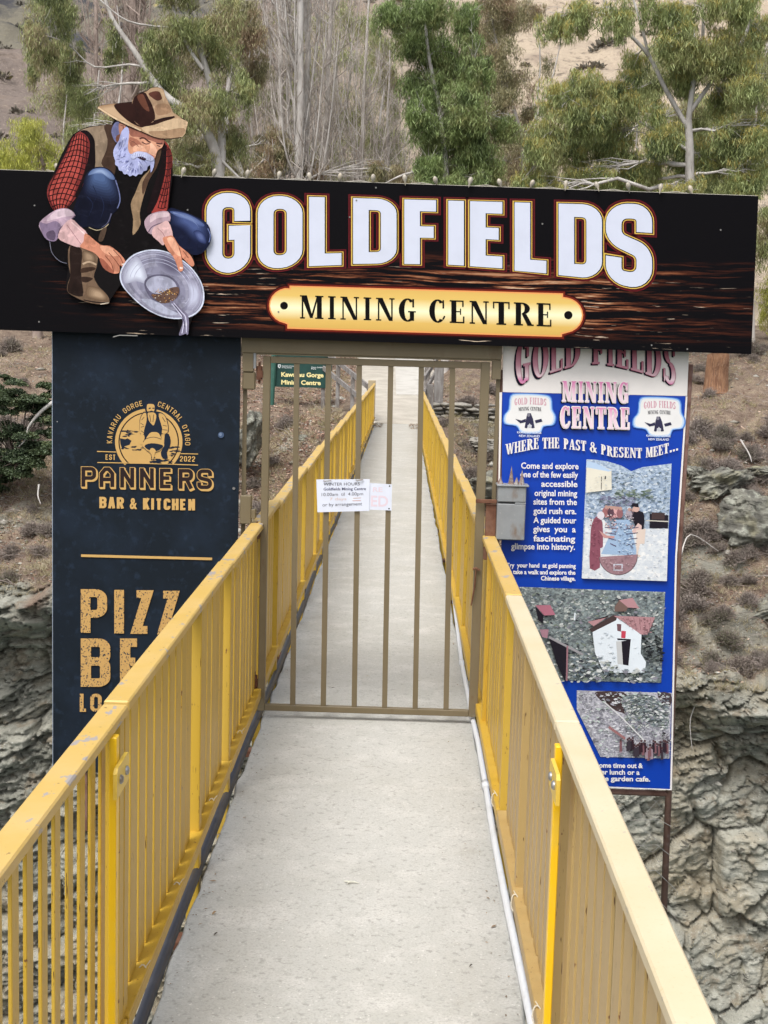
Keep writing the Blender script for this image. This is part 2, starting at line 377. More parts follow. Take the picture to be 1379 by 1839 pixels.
def build_hills():
    xs = np.linspace(-170, 170, 420); ys = 56+(400-56)*np.linspace(0, 1, 360)**1.5
    X, Y = np.meshgrid(xs, ys); Z = hill_height(X, Y)
    Z[0] -= 1.5
    tan = (.42, .345, .26); brn = (.185, .15, .13)
    m = bpy.data.materials.new('dry_hillside'); m.use_nodes = True; T = m.node_tree; N = T.nodes; L = T.links
    p = N['Principled BSDF']; p.inputs['Roughness'].default_value = .95; p.inputs['Specular IOR Level'].default_value = .1
    g = N.new('ShaderNodeNewGeometry'); sp = N.new('ShaderNodeSeparateXYZ'); L.new(g.outputs['Position'], sp.inputs[0])
    def nz(sc, det=6):
        n = N.new('ShaderNodeTexNoise'); n.inputs['Scale'].default_value = sc; n.inputs['Detail'].default_value = det; n.inputs['Roughness'].default_value = .65
        L.new(g.outputs['Position'], n.inputs[0]); return n.outputs['Fac']
    def mix(f, a, b, lo, hi, k=1.):
        q = N.new('ShaderNodeMapRange'); q.inputs['From Min'].default_value = lo; q.inputs['From Max'].default_value = hi; q.inputs['To Max'].default_value = k; L.new(f, q.inputs[0])
        x = N.new('ShaderNodeMix'); x.data_type = 'RGBA'; L.new(q.outputs[0], x.inputs[0])
        for s_, c in ((6, a), (7, b)):
            if isinstance(c, tuple): x.inputs[s_].default_value = (*c, 1)
            else: L.new(c, x.inputs[s_])
        return x.outputs[2]
    c = mix(sp.outputs[0], brn, tan, -12, 8)
    far = mix(nz(.12, 8), (.06, .06, .065), (.17, .155, .12), .42, .56)
    far = mix(nz(.2, 6), far, (.36, .30, .13), .58, .68)
    # the rocky hill behind the brown spur (west side, beyond 140 m)
    dv = N.new('ShaderNodeMath'); dv.operation = 'MULTIPLY_ADD'; L.new(sp.outputs[0], dv.inputs[0]); dv.inputs[1].default_value = -3.0; dv.inputs[2].default_value = -60
    mn = N.new('ShaderNodeMath'); mn.operation = 'MINIMUM'; yy = N.new('ShaderNodeMath'); yy.operation = 'SUBTRACT'; L.new(sp.outputs[1], yy.inputs[0]); yy.inputs[1].default_value = 140
    L.new(dv.outputs[0], mn.inputs[0]); L.new(yy.outputs[0], mn.inputs[1])
    c = mix(nz(.3, 9), c, (.22, .17, .135), .5, .7, .7)
    c = mix(nz(1.1, 8), c, (.10, .08, .065), .54, .66, .7)
    c = mix(nz(3, 5), c, (.40, .34, .27), .58, .68, .5)
    c = mix(mn.outputs[0], c, far, 0, 12)
    L.new(c, p.inputs['Base Color'])
    b = N.new('ShaderNodeBump'); b.inputs['Strength'].default_value = .8; b.inputs['Distance'].default_value = .6; L.new(nz(.8, 9), b.inputs['Height']); L.new(b.outputs[0], p.inputs['Normal'])
    o = obj('hills', new_mesh('hills', np.stack([X, Y, Z], -1).reshape(-1, 3), grid_faces(*X.shape), m, smooth=True)); tag(o, kind='structure')
build_hills()
def hill_scrub():
    n = 1500; X = rng.uniform(-62, 62, n); Y = rng.uniform(64, 230, n); k = (vnoise(X*.09, Y*.09, X*0, 71) > -.15); X, Y = X[k], Y[k]; n = len(X); Z = hill_height(X, Y)
    R0 = rng.uniform(.25, .9, n)*np.where(Y > 120, 1.3, 1.); q = 46; C = np.repeat(np.stack([X, Y, Z], -1), q, 0); D = rng.normal(size=(n*q, 3)); D[:, 2] = np.abs(D[:, 2]); D /= np.linalg.norm(D, axis=1)[:, None]
    C = C+D*np.repeat(R0, q)[:, None]*rng.uniform(.3, 1, n*q)[:, None]*np.array([1, 1, .7]); L = np.repeat(R0, q)*.5; S = np.cross(D, rng.normal(size=(n*q, 3))); S /= np.linalg.norm(S, axis=1)[:, None]
    V = np.stack([C-D*L[:, None]*.5, C+S*L[:, None]*.3, C+D*L[:, None]*.5, C-S*L[:, None]*.3], 1).reshape(-1, 3)
    m = mat('hill_scrub', (.15, .14, .115), .9, [((.16, .14, .11), .2, .42, .6, O1, 3), ((.24, .21, .07), .13, .56, .64, O1, 3, .8)], island=((.2, .18, .15), .6))
    tag(obj('hill_scrub', new_mesh('hill_scrub', V, np.arange(4*n*q).reshape(-1, 4), m)), 'dark low scrub dotted over the dry hillside', 'scrub', kind='stuff')
hill_scrub()
def quad_sheet(name, V, F, m):
    return tag(obj(name, new_mesh(name, V, F, m)), kind='structure')
WATER = mat('river_water', (.05, .09, .085), .12, [((.08, .14, .13), .4, .4, .6, O1, 3)], bumps=[(1.5, .3, .1, O1)], spec=.5)
quad_sheet('river', [(-400, -60, -23.4), (400, -60, -23.4), (400, 40, -23.4), (-400, 40, -23.4)], [(0, 1, 2, 3)], WATER)

# concrete path climbing away from the bridge
PATHM = mat('path_gravel', (.40, .365, .31), .92, [((.5, .465, .4), 2, .4, .65, O1, 6), ((.28, .24, .2), 40, .58, .7, O1, 3, .7), ((.6, .56, .5), 60, .62, .7, O1, 2, .7)], bumps=[(40, .5, .02, O1)])
SLABM = mat('path_slab_concrete', (.52, .5, .46), .9, [((.42, .4, .36), 2, .45, .7, O1, 6), ((.33, .3, .27), 50, .62, .72, O1, 3, .6)], bumps=[(60, .4, .01, O1)])
def build_path():
    Ys = np.linspace(34.24, 58, 60); V = []
    for Y in Ys:
        z = float(path_z(Y)); xl = -.95-.05*(Y-34); xr = .75+.03*(Y-34)
        for t in np.linspace(0, 1, 9):
            x = xl+(xr-xl)*t; V.append((x+.05*math.sin(Y*2.3), Y, z+.015*float(vnoise(np.array(x*2), np.array(Y*2), np.array(0.)))-.10*(t in (0, 1))))
    quad_sheet('path', V, grid_faces(60, 9), PATHM)
    m = MB()
    for k, (y0, y1) in enumerate(((37.0, 39.9), (39.93, 43.4), (43.43, 47.4), (47.43, 52))):
        m = MB(); x0, x1 = -.13, .72; V = []
        for y in (y0, y1):
            V += [(x0-.004*(y-37)*10*.3, y, path_z(y)+.03), (x1, y, path_z(y)+.03), (x1, y, path_z(y)-.1), (x0, y, path_z(y)-.1)]
        m.add(V, [(0, 1, 5, 4), (0, 3, 2, 1), (4, 5, 6, 7), (0, 4, 7, 3), (1, 2, 6, 5)])
        if k > 0: tag(m.build('path_slab', SLABM), kind='structure')
build_path()

# ------------------------------------------------------------------ the bridge
def deck_z(Y): return -.01*max(Y-6., 0)
XD0, XD1 = -.633, .392
def build_deck():
    Ys = np.concatenate([np.linspace(-3, 8, 160), np.linspace(8.1, 34.25, 110)]); n = 9; V = []
    for Y in Ys:
        a = np.array(Y*3.1); jl = .008*float(fbm(a*1.7, a*0, a*0, 3, 5)); jr = .008*float(fbm(a*1.9+9, a*0, a*0, 3, 8))
        z = deck_z(Y)
        V.append((XD0+jl+.006, Y, z-.13)); V.append((XD0+jl, Y, z-.012))
        for t in np.linspace(0, 1, n-4):
            x = XD0+.012+jl+(XD1-XD0-.024+jr-jl)*t
            V.append((x, Y, z+.002*float(vnoise(np.array(x*3), np.array(Y*3), np.array(0.)))))
        V.append((XD1+jr, Y, z-.012)); V.append((XD1+jr-.006, Y, z-.13))
    o = obj('bridge_deck', new_mesh('bridge_deck', V, grid_faces(len(Ys), n), CONCRETE)); tag(o, kind='structure')
    m = MB()
    for x in (-.5, .26):
        for a, b in ((-3, 5.99), (6, 34.2)):
            V = []
            for yy in (a, b): V += [(x-.04, yy, deck_z(yy)-.75), (x+.04, yy, deck_z(yy)-.75), (x+.04, yy, deck_z(yy)-.155), (x-.04, yy, deck_z(yy)-.155)]
            m.add(V, [(0, 1, 5, 4), (1, 2, 6, 5), (2, 3, 7, 6), (3, 0, 4, 7), (3, 2, 1, 0), (4, 5, 6, 7)])
    for y in np.arange(-2, 34, 2.15): z = deck_z(y); m.box(-.74, .5, y-.04, y+.04, z-.16, z-.134)
    o = m.build('bridge_beams', RUSTY); tag(o, kind='structure')
build_deck()

PICK_ME = {}
def railing(side, y0, y1, pm, cm, label, pitch=.12, tx=.014, ty=.04, zcap=.925, zbot=.145, posts=(0,), cap_gap=.006):
    s = -1 if side == 'L' else 1
    xc = -.672 if s < 0 else .432            # centre line of the pickets
    z0 = deck_z((y0+y1)/2); slope = (deck_z(y1)-deck_z(y0))
    t = thing('railing_panel', label, 'railing', (xc, y0, z0), 'yellow railing panels along the footbridge')
    def bx(name, m, a0, a1, b0, b1, c0, c1, b=0.0): return boxpart(name, m, t, a0, a1, b0, b1, c0+z0, c1+z0, b)
    cap = bx('cap_rail', cm, xc-.031, xc+.031, y0+cap_gap, y1-cap_gap, zcap-.028, zcap, .004)
    xin = xc-s*.034; xo = xc+s*.018
    bx('bottom_rail', pm, min(xin, xo), max(xin, xo), y0+.01, y1-.01, zbot-.012, zbot, .002)
    bx('bottom_rail_lip', pm, *(sorted((xin, xin+s*.008))), y0+.01, y1-.01, zbot-.045, zbot-.0125, .001)
    h0, h1 = zbot+.0005, zcap-.0285
    key = (tx, ty, round(h1-h0, 4), pm.name)
    if key not in PICK_ME:
        b = MB(); b.box(-tx/2, tx/2, -ty/2, ty/2, 0, h1-h0, min(.002, tx*.2)); PICK_ME[key] = new_mesh('picket', b.v, b.f, pm)
    for p in posts:
        y = y0+p; bx('post', pm, xc-.022, xc+.022, y+.004, y+.056, -.42, zcap-.029, .003)
    n = int((y1-y0-.1)/pitch)
    off = ((y1-y0)-(n-1)*pitch)/2
    for i in range(n):
        y = y0+off+i*pitch
        if any(y0+p-.03 < y < y0+p+.085 for p in posts): continue
        o = obj('picket', PICK_ME[key], t, (s*random.uniform(0, .003), y-y0, h0))
        o.rotation_euler = (random.uniform(-.0015, .0015), 0, random.uniform(-.012, .012))
    return t
RAILL = [(-1.0, 1.2), (1.2, 3.35), (3.35, 5.5), (5.5, 7.65)]
y = 7.65
while y < 33.4: RAILL.append((y, min(y+2.22, 34.3))); y += 2.22
RAILR = [(-.9, 1.28), (1.28, 3.42), (3.42, 5.14), (5.14, 7.4)]
y = 7.4
while y < 33.4: RAILR.append((y, min(y+2.24, 34.3))); y += 2.24
ords = ['first', 'second', 'third', 'fourth', 'fifth', 'sixth', 'seventh', 'eighth', 'ninth', 'tenth', 'eleventh', 'twelfth', 'thirteenth', 'fourteenth', 'fifteenth']
for i, (a, b) in enumerate(RAILL):
    lab = ['left yellow railing panel behind the camera end of the bridge', 'nearest left railing panel with open gaps between golden pickets', 'left golden railing panel bolted past the bright yellow joint post',
           'left golden railing panel that passes the gate hinges'][i] if i < 4 else 'golden left railing panel, %s beyond the gate counting outwards' % ords[i-4]
    if i == len(RAILL)-1: lab = 'farthest left yellow railing panel ending at the path'
    railing('L', a, b, Y_GOLD, Y_GOLDCAP, lab, pitch=.108 if i < 2 else .12, tx=.008, ty=.046 if i < 2 else .096, zcap=.945 if i < 2 else .95,
            posts=(0, b-a-.062) if i == 1 else (0, (b-a)/2+.25), zbot=.145)
for i, (a, b) in enumerate(RAILR):
    lab = ['right faded railing panel at the camera end of the bridge', 'nearest right railing panel in pale faded paint, below the joint plate', 'short faded cream right railing panel just past the joint plate',
           'right golden railing panel passing under the lock box'][i] if i < 4 else 'golden right railing panel, %s beyond the gate counting outwards' % ords[i-4]
    if i == len(RAILR)-1: lab = 'farthest right yellow railing panel near the stone wall'
    railing('R', a, b, Y_PALE if i < 3 else Y_GOLD, Y_PALECAP if i < 3 else Y_GOLDCAP, lab, pitch=.12, tx=.008, ty=.088, zcap=.915 if i < 3 else .92,
            posts=(0, b-a-.062) if i in (1,) else (0, (b-a)/2+.1), zbot=.10)
# bright yellow joint posts with bolted plates
def joint(side, y, z1, label, pc=3.25):
    s = -1 if side == 'L' else 1; xc = -.672 if s < 0 else .432
    t = thing('joint_bracket', label, 'bracket', (xc, y, 0))
    xi = xc-s*.030
    boxpart('strap_post', Y_BRIGHT, t, *sorted((xi-s*.012, xi+s*.006)), y-.050, y-.018, -.3, z1, .002)
    xp = xi-s*.013
    m = MB(); V = []
    for x in (xp, xp-s*.009):
        V += [(x, pc-.072, .785), (x, pc+.072, .79), (x, pc+.072, .848), (x, pc+.06, .858), (x, pc-.06, .856), (x, pc-.072, .845)]
    m.add(V, [(0, 1, 2, 3, 4, 5), (6, 11, 10, 9, 8, 7)]+[(i, 6+i, 6+(i+1) % 6, (i+1) % 6) for i in range(6)])
    pl = m.build('plate', Y_PLATE, t)
    for yy in (pc-.034, pc+.034):
        b = MB(); n = 10
        V = [(xp-s*.009-s*.007*q, yy+r*math.cos(2*math.pi*k/n), .822+r*math.sin(2*math.pi*k/n)) for r, q in ((.011, 0), (.011, .5), (.007, 1)) for k in range(n)]
        b.add(V, [[j*n+k, j*n+(k+1) % n, (j+1)*n+(k+1) % n, (j+1)*n+k] for j in (0, 1) for k in range(n)]+[[2*n+k for k in range(n)]])
        b.build('bolt', STEEL, pl, True)
joint('L', 3.20, .918, 'bright yellow strap with bolted plate on the left railing joint', 3.18)
joint('R', 3.34, .888, 'bright yellow strap with bolted plate on the faded right railing', 3.235)
# pipes beside the deck
def pipe(name, pts, r, m, label, cat, n=12):
    b = MB(); b.tube(pts, r, n); o = b.build(name, m, None, True); return tag(o, label, cat)
bp = []
for Y in np.arange(-1.5, 33.9, .35):
    bp.append((-.654+.006*math.sin(Y*.9)+.003*math.sin(Y*2.7), Y, deck_z(Y)-.002-.004*math.sin(Y*1.3)**2))
pipe('water_pipe', bp, .0175, BLACKPIPE, 'black plastic water pipe lying along the left deck edge', 'pipe')
wp = [(-.725+.02*math.sin(Y*1.1+.5), Y, -.06-.03*math.sin(Y*.8)**2) for Y in np.arange(.5, 12, .3)]
pipe('thin_conduit', wp, .006, WHITEPIPE, 'thin white cable beside the black pipe under the left railing', 'cable', 8)
wpx = [(975, 1960), (955, 1839), (930, 1720), (905, 1600), (886, 1500), (872, 1410), (858, 1330), (847, 1285), (838, 1235), (829, 1190), (819, 1110), (812, 1050), (806, 1010), (800, 975), (789, 920), (778, 870), (766, 815), (757, 775)]
pp = []
for q in wpx:
    P = onZ(q[0], q[1], .012)
    for _ in range(5): P = onZ(q[0], q[1], deck_z(P[1])+.012)
    pp.append(P)
b = MB(); b.tube(pp, .0125, 10); o = b.build('white_conduit', WHITEPIPE, None, True); tag(o, 'white plastic conduit running along the right deck edge', 'pipe')
for i in (5, 9):
    P = np.array(pp[i]); d = np.array(pp[i+1])-P; d /= np.linalg.norm(d); c_ = MB(); c_.tube([P-d*.03, P+d*.03], .016, 10); c_.build('coupling', WHITEPIPE, o, True)
# cable ties
for (x, s, y) in [(-.655, -1, y) for y in (3.62, 4.2, 5.0, 5.9)]+[(.405, 1, y) for y in (2.9, 3.55, 4.3, 5.3)]:
    b = MB(); z = .145 if s < 0 else .1; n = 14
    cx = x+(.0 if s < 0 else 0)
    pts = [(cx-s*.003+.012*math.cos(2*math.pi*k/n), y+.006*math.sin(2*math.pi*k/n), z-.018+.026*math.sin(2*math.pi*k/n)) for k in range(n+1)]
    b.tube(pts, .0022, 5, False); b.tube([pts[2], (pts[2][0]+.012*-s, y+.01, pts[2][2]+.016)], .0016, 5)
    tag(b.build('cable_tie', TIE), 'pale cable tie looped round the %s bottom rail, %s' % ('left' if s < 0 else 'right', {3.62: 'nearest the joint strap', 4.2: 'second from the joint strap', 5.0: 'below the middle post', 5.9: 'nearest the gate', 2.9: 'nearest the camera', 3.55: 'beside the joint strap', 4.3: 'second beyond the joint strap', 5.3: 'nearest the gate'}[y]), 'cable tie', 'cable ties on the bottom rails')

# ------------------------------------------------------------------ gate, header, lock box
GY = 6.7
def gate():
    t = thing('metal_gate', 'closed olive brown metal bar gate across the footbridge', 'gate', (-.64, GY, .03))
    z0, z1 = .03, 1.735; xl, xr = -.655, .408; d = .018
    for x in (xl, xr-.042): boxpart('stile', OLIVE, t, x, x+(.034 if x < 0 else .042), GY-d, GY+d, z0, z1, .002)
    boxpart('bottom_rail', OLIVE, t, xl+.0345, xr-.0425, GY-d+.001, GY+d-.001, z0+.001, z0+.030, .002)
    boxpart('top_rail', OLIVE, t, xl+.0345, xr-.0425, GY-d+.001, GY+d-.001, z1-.032, z1-.001, .002)
    tops = (533, 590, 645.5, 702, 757, 813); bots = (525.5, 580.5, 636, 690.5, 745.5, 801)
    for a, bq in zip(tops, bots):
        pa = onY(a, 650, GY); pb = onY(bq, 1270, GY); m = MB()
        w = .0125 if a > 540 else .0125; V = []
        for x, z in ((pb[0], z0+.0305), (pa[0], z1-.0325)):
            V += [(x-w, GY-w, z), (x+w, GY-w, z), (x+w, GY+w, z), (x-w, GY+w, z)]
        m.add(V, [(0, 1, 5, 4), (1, 2, 6, 5), (2, 3, 7, 6), (3, 0, 4, 7), (0, 3, 2, 1), (4, 5, 6, 7)]); m.build('bar', OLIVE, t)
    for z in (1.655, .17, .90):
        m = MB(); m.tube([(xl-.018, GY-.005, z-.032), (xl-.018, GY-.005, z+.032)], .015, 12)
        m.box(xl-.016, xl-.001, GY-.02, GY+.004, z-.022, z+.012)
        h = m.build('hinge', RUSTY, t)
        m = MB(); m.tube([(xl-.018, GY-.005, z-.05), (xl-.018, GY-.005, z+.05)], .006, 8); m.build('pin', RUSTY, h)
    # weld scab on the hinge corner and closing lug at right
    m = MB(); m.box(.4082, .44, GY-.02, GY+.01, .80, .86, .003); m.build('catch', RUSTY, t)
    m = MB(); m.tube([(.36, GY-.03, .755), (.375, GY-.032, .76), (.392, GY-.03, .75)], .006, 6); m.tube([(.375, GY-.034, .75), (.372, GY-.036, .68), (.358, GY-.034, .58)], [.003, .004, .0035], 6)
    m.build('chain_end', RUSTY, t)
gate()
def frame():
    t = thing('gate_frame', 'olive brown header beam with hinge blocks above the gate', 'frame', (-.75, GY, 1.74))
    boxpart('header_beam', OLIVE, t, -.757, .460, GY-.03, GY+.04, 1.748, 1.822, .003)
    boxpart('header_lip', OLIVE, t, -.70, .44, GY-.022, GY+.02, 1.7405, 1.7475)
    boxpart('hinge_block', OLIVE, t, -.752, -.700, GY-.025, GY+.03, 1.66, 1.7475, .002)
    boxpart('hinge_block', GREYMETAL, t, -.6995, -.688, GY-.03, GY-.01, 1.675, 1.7475, .001)
    boxpart('hinge_block', OLIVE, t, -.752, -.690, GY-.02, GY+.01, 1.575, 1.6595, .006)
    boxpart('hinge_block', OLIVE, t, -.752, -.700, GY-.03, GY+.03, .94, 1.075, .003)
    boxpart('hinge_block', OLIVE, t, -.755, -.680, GY-.025, GY+.03, .965, 1.01, .002)
    boxpart('hinge_block', OLIVE, t, -.72, -.69, GY-.02, GY+.02, .13, .235, .002)
    boxpart('stop_block', OLIVE, t, .418, .460, GY-.02, GY+.03, 1.655, 1.7475, .003)
    for x in (-.745, .448): boxpart('frame_post', OLIVE, t, x-.006, x+.012, GY+.012, GY+.04, -.3, 1.7475)
    # posts behind the notice boards
frame()
SPK = mat('rusty_grey_spike', (.26, .19, .16), .7, [((.34, .33, .32), 30, .45, .6, O1, 3), ((.12, .06, .04), 50, .5, .65, O1, 3, .8)])
def lock():
    Y = GY-.03
    a = onY(893, 868, Y); c = onY(940, 968, Y)
    t = thing('lock_box', 'grey weathered metal lock box with rusty spikes beside the gate', 'lock box', (a[0], Y, c[2]))
    x0, x1, z0, z1 = a[0]+.001, c[0], c[2], a[2]
    m = MB(); sz = z0+(z1-z0)*.655; sh = .008
    m.box(x0, x1, Y-.05, Y+.04, z0, sz-.0005, .004); m.box(x0, x1, Y-.05, Y+.04, sz+sh, z1-.009, .004); m.box(x0+.082, x1, Y-.0495, Y+.0395, sz, sz+sh-.0005); m.box(x0+.002, x0+.08, Y-.01, Y+.039, sz, sz+sh-.0005)
    m.build('case', GREYMETAL, t)
    m = MB(); m.box(x0-.006, x1+.012, Y-.058, Y+.046, z1-.0085, z1, .002); m.build('lid', GREYMETAL, t)
    for dx, h in ((.012, .036), (.062, .088), (.088, .036), (.112, .07)):
        m = MB(); n = 6; cx = x0+dx; V = [(cx+.014*math.cos(2*math.pi*k/n), Y-.02+.012*math.sin(2*math.pi*k/n), z1) for k in range(n)]+[(cx, Y-.02, z1+h)]
        m.add(V, [[k, (k+1) % n, n] for k in range(n)]); m.build('spike', SPK, t)
    m = MB(); m.box(x0-.10, x0-.0005, Y-.02, Y-.005, sz-.004, sz+.014, .002); m.build('bolt_bar', RUSTY, t)
    m = MB(); m.box(x0-.05, x0-.0005, Y-.006, Y+.035, z0+.006, sz-.012, .002); m.build('side_plate', RUSTY, t)
lock()

# ------------------------------------------------------------------ painted sheets on the sign faces
def paint(rgb, k=1., rough=.45):
    r = tuple(min(.9, v*k) for v in lin(rgb)); nm = 'print_%02x%02x%02x_%d' % (*rgb, int(rough*100))
    return mat(nm, r, rough, [(tuple(v*.9 for v in r), 9, .45, .7, O1, 3, .5)], spec=.1)
def smooth(pts, n=4, closed=True):
    P = [np.array(p, float) for p in pts]; m = len(P); out = []
    rngi = range(m if closed else m-1)
    for i in rngi:
        if closed: a, b, c, d = P[i-1], P[i], P[(i+1) % m], P[(i+2) % m]
        else: a, b, c, d = P[max(i-1, 0)], P[i], P[i+1], P[min(i+2, m-1)]
        for k in range(n):
            t = k/n; out.append(.5*((2*b)+(-a+c)*t+(2*a-5*b+4*c-d)*t*t+(-a+3*b-3*c+d)*t**3))
    if not closed: out.append(P[-1])
    return out
class Sheet:
    """flat print on the plane y=Y; coordinates are the photograph's pixels carried onto that plane, each layer sits proud of the last"""
    def __init__(s, Y, step=.000022): s.Y = Y; s.step = step; s.n = 0; s.reset()
    def reset(s): s.v = []; s.f = []; s.mi = []; s.mats = []
    def mid(s, m):
        if m not in s.mats: s.mats.append(m)
        return s.mats.index(m)
    def P(s, x, y, n=None): 
        Y = s.Y-s.step*(s.n if n is None else n); p = onY(x, y, s.Y); return (p[0], Y, p[2])
    def tris(s, pts, faces, m):
        s.n += 1; k = len(s.v); s.v += [s.P(*p) for p in pts]; i = s.mid(m)
        for f in faces:
            a = [np.array(s.v[k+q]) for q in f[:3]]
            nn = np.cross(a[1]-a[0], a[2]-a[0])[1]
            f = list(f) if nn < 0 else list(f)[::-1]
            s.f.append([k+q for q in f]); s.mi.append(i)
    def poly(s, pts, m, sm=0):
        if sm: pts = smooth(pts, sm)
        pts = [(float(p[0]), float(p[1])) for p in pts]
        s.tris(pts, [tuple(t) for t in tessellate_polygon([[Vector((p[0], p[1], 0)) for p in pts]])], m)
    def line(s, pts, wd, m, sm=0, taper=False):
        if sm: pts = smooth(pts, sm, False)
        pts = [np.array(p, float) for p in pts]; L_ = []; R_ = []
        for i, p in enumerate(pts):
            t = pts[min(i+1, len(pts)-1)]-pts[max(i-1, 0)]; t = t/(np.linalg.norm(t)+1e-9); nn = np.array([-t[1], t[0]])
            w2 = wd/2*((1-.85*i/(len(pts)-1)) if taper else 1)
            L_.append(p+nn*w2); R_.append(p-nn*w2)
        n = len(pts); s.tris(L_+R_, [(i, i+1, n+i+1, n+i) for i in range(n-1)], m)
    def ell(s, cx, cy, rx, ry, m, rot=0, n=28):
        c, q = math.cos(RAD(rot)), math.sin(RAD(rot))
        pts = [(cx, cy)]+[(cx+rx*math.cos(2*math.pi*k/n)*c-ry*math.sin(2*math.pi*k/n)*q, cy+rx*math.cos(2*math.pi*k/n)*q+ry*math.sin(2*math.pi*k/n)*c) for k in range(n)]
        s.tris(pts, [(0, 1+k, 1+(k+1) % n) for k in range(n)], m)
    def build(s, name, parent, label=None):
        o = obj(name, new_mesh(name, np.array(s.v)-base_of(parent), s.f, list(s.mats), s.mi), parent)
        if label: o['label'] = label
        s.reset(); return o

# --- sans stroke letters: centre lines in a unit box, 'r' marks rounded corners
r_ = 1
SANS = {
 'A': [[(0, -.1), (.44, 1.08)], [(1, -.1), (.56, 1.08)], [(.2, .26), (.8, .26)]], 'a': [[(0, -.1), (0, .72), (.34, 1), (.66, 1), (1, .72), (1, -.1)], [(0, .36), (1, .36)]], 'B': [[(0, -.1), (0, 1.1)], [(0, 1), (1, 1, r_), (1, .53, r_), (0, .53)], [(0, .53), (1, .53, r_), (1, 0, r_), (0, 0)]],
 'C': [[(1, .7), (1, 1, r_), (0, 1, r_), (0, 0, r_), (1, 0, r_), (1, .3)]], 'D': [[(0, 0), (0, 1), (1, 1, r_), (1, 0, r_), (0, 0), 'c']],
 'E': [[(1, 1), (0, 1), (0, 0), (1, 0)], [(0, .52), (.85, .52)]], 'F': [[(1, 1), (0, 1), (0, -.12)], [(0, .5), (.9, .5)]],
 'G': [[(1, .68), (1, 1, r_), (0, 1, r_), (0, 0, r_), (1, 0, r_), (1, .5), (.52, .5)]], 'H': [[(0, -.1), (0, 1.1)], [(1, -.1), (1, 1.1)], [(0, .5), (1, .5)]],
 'I': [[(.5, -.12), (.5, 1.12)]], 'K': [[(0, -.1), (0, 1.1)], [(0, .4), (1, 1.05)], [(.3, .6), (1, -.08)]], 'L': [[(0, 1.12), (0, 0), (1.05, 0)]],
 'N': [[(0, -.1), (0, 1.1)], [(1, -.1), (1, 1.1)], [(.04, .97), (.96, .03)]], 'O': [[(0, 1, r_), (0, 0, r_), (1, 0, r_), (1, 1, r_), 'c']], 'P': [[(0, -.1), (0, 1.1)], [(0, 1), (1, 1, r_), (1, .42, r_), (0, .42)]],
 'R': [[(0, -.1), (0, 1.1)], [(0, 1), (1, 1, r_), (1, .48, r_), (0, .48)], [(.55, .5), (1, -.1)]], 'S': [[(1, .70), (1, 1, r_), (0, 1, r_), (0, .58, r_), (1, .42, r_), (1, 0, r_), (0, 0, r_), (0, .30)]],
 'T': [[(-.1, 1), (1.1, 1)], [(.5, 1), (.5, -.12)]], 'U': [[(0, 1.12), (0, 0, r_), (1, 0, r_), (1, 1.12)]], 'W': [[(-.05, 1.1), (.25, 0), (.5, .75), (.75, 0), (1.05, 1.1)]],
 'Z': [[(0, 1), (1, 1), (0, 0), (1, 0)]], '2': [[(0, .7), (0, 1, r_), (1, 1, r_), (1, .6, r_), (0, .15), (0, 0), (1, 0)]], '0': [[(0, 1, r_), (0, 0, r_), (1, 0, r_), (1, 1, r_), 'c']],
 '&': [[(1, 0), (.1, .72), (.1, 1, r_), (.8, 1, r_), (.8, .68), (0, .4), (0, 0, r_), (.8, 0, r_), (1, .42)]], 'M': [[(0, -.1), (0, 1), (.5, .3), (1, 1), (1, -.1)]]}
def roundpath(pts, R):
    closed = pts[-1] == 'c'; pts = [p for p in pts if p != 'c']
    if closed and len(pts) > 1 and tuple(pts[0][:2]) == tuple(pts[-1][:2]): pts = pts[:-1]
    out = []; n = len(pts)
    for i, p in enumerate(pts):
        P = np.array(p[:2], float)
        if len(p) < 3 or (not closed and i in (0, n-1)): out.append(P); continue
        A = np.array(pts[i-1][:2], float); B = np.array(pts[(i+1) % n][:2], float)
        a = A-P; b = B-P; la, lb = np.linalg.norm(a), np.linalg.norm(b); a /= la; b /= lb
        ang = math.acos(np.clip(a@b, -1, 1)); tl = min(R/math.tan(ang/2), la*.495, lb*.495); r2 = tl*math.tan(ang/2)
        bis = (a+b)/np.linalg.norm(a+b); c = P+bis*r2/math.sin(ang/2)
        s0 = P+a*tl-c; s1 = P+b*tl-c; a0 = math.atan2(s0[1], s0[0]); a1 = math.atan2(s1[1], s1[0]); da = (a1-a0+math.pi) % (2*math.pi)-math.pi
        for k in range(7): out.append(c+r2*np.array([math.cos(a0+da*k/6), math.sin(a0+da*k/6)]))
    return out, closed
def stroke(pts, closed, w, ext=0.):
    P = [pts[0]]
    for p in pts[1:]:
        if np.linalg.norm(p-P[-1]) > .06: P.append(p)
    if closed and np.linalg.norm(P[0]-P[-1]) < .06: P.pop()
    n = len(P)
    if not closed and ext:
        d = P[0]-P[1]; P[0] = P[0]+d/np.linalg.norm(d)*ext; d = P[-1]-P[-2]; P[-1] = P[-1]+d/np.linalg.norm(d)*ext
    Lp = []; Rp = []
    for i in range(n):
        if closed: a, b = P[i]-P[i-1], P[(i+1) % n]-P[i]
        else: a = P[i]-P[i-1] if i else P[1]-P[0]; b = P[i+1]-P[i] if i < n-1 else P[i]-P[i-1]
        a = a/np.linalg.norm(a); b = b/np.linalg.norm(b); na = np.array([-a[1], a[0]]); nb = np.array([-b[1], b[0]])
        m = na+nb; m = m/max(np.linalg.norm(m), 1e-6); k = 1/max(m@na, .42)
        Lp.append(P[i]+m*w/2*k); Rp.append(P[i]-m*w/2*k)
    F = [(i, (i+1) % n, n+(i+1) % n, n+i) for i in range(n if closed else n-1)]
    return Lp+Rp, F
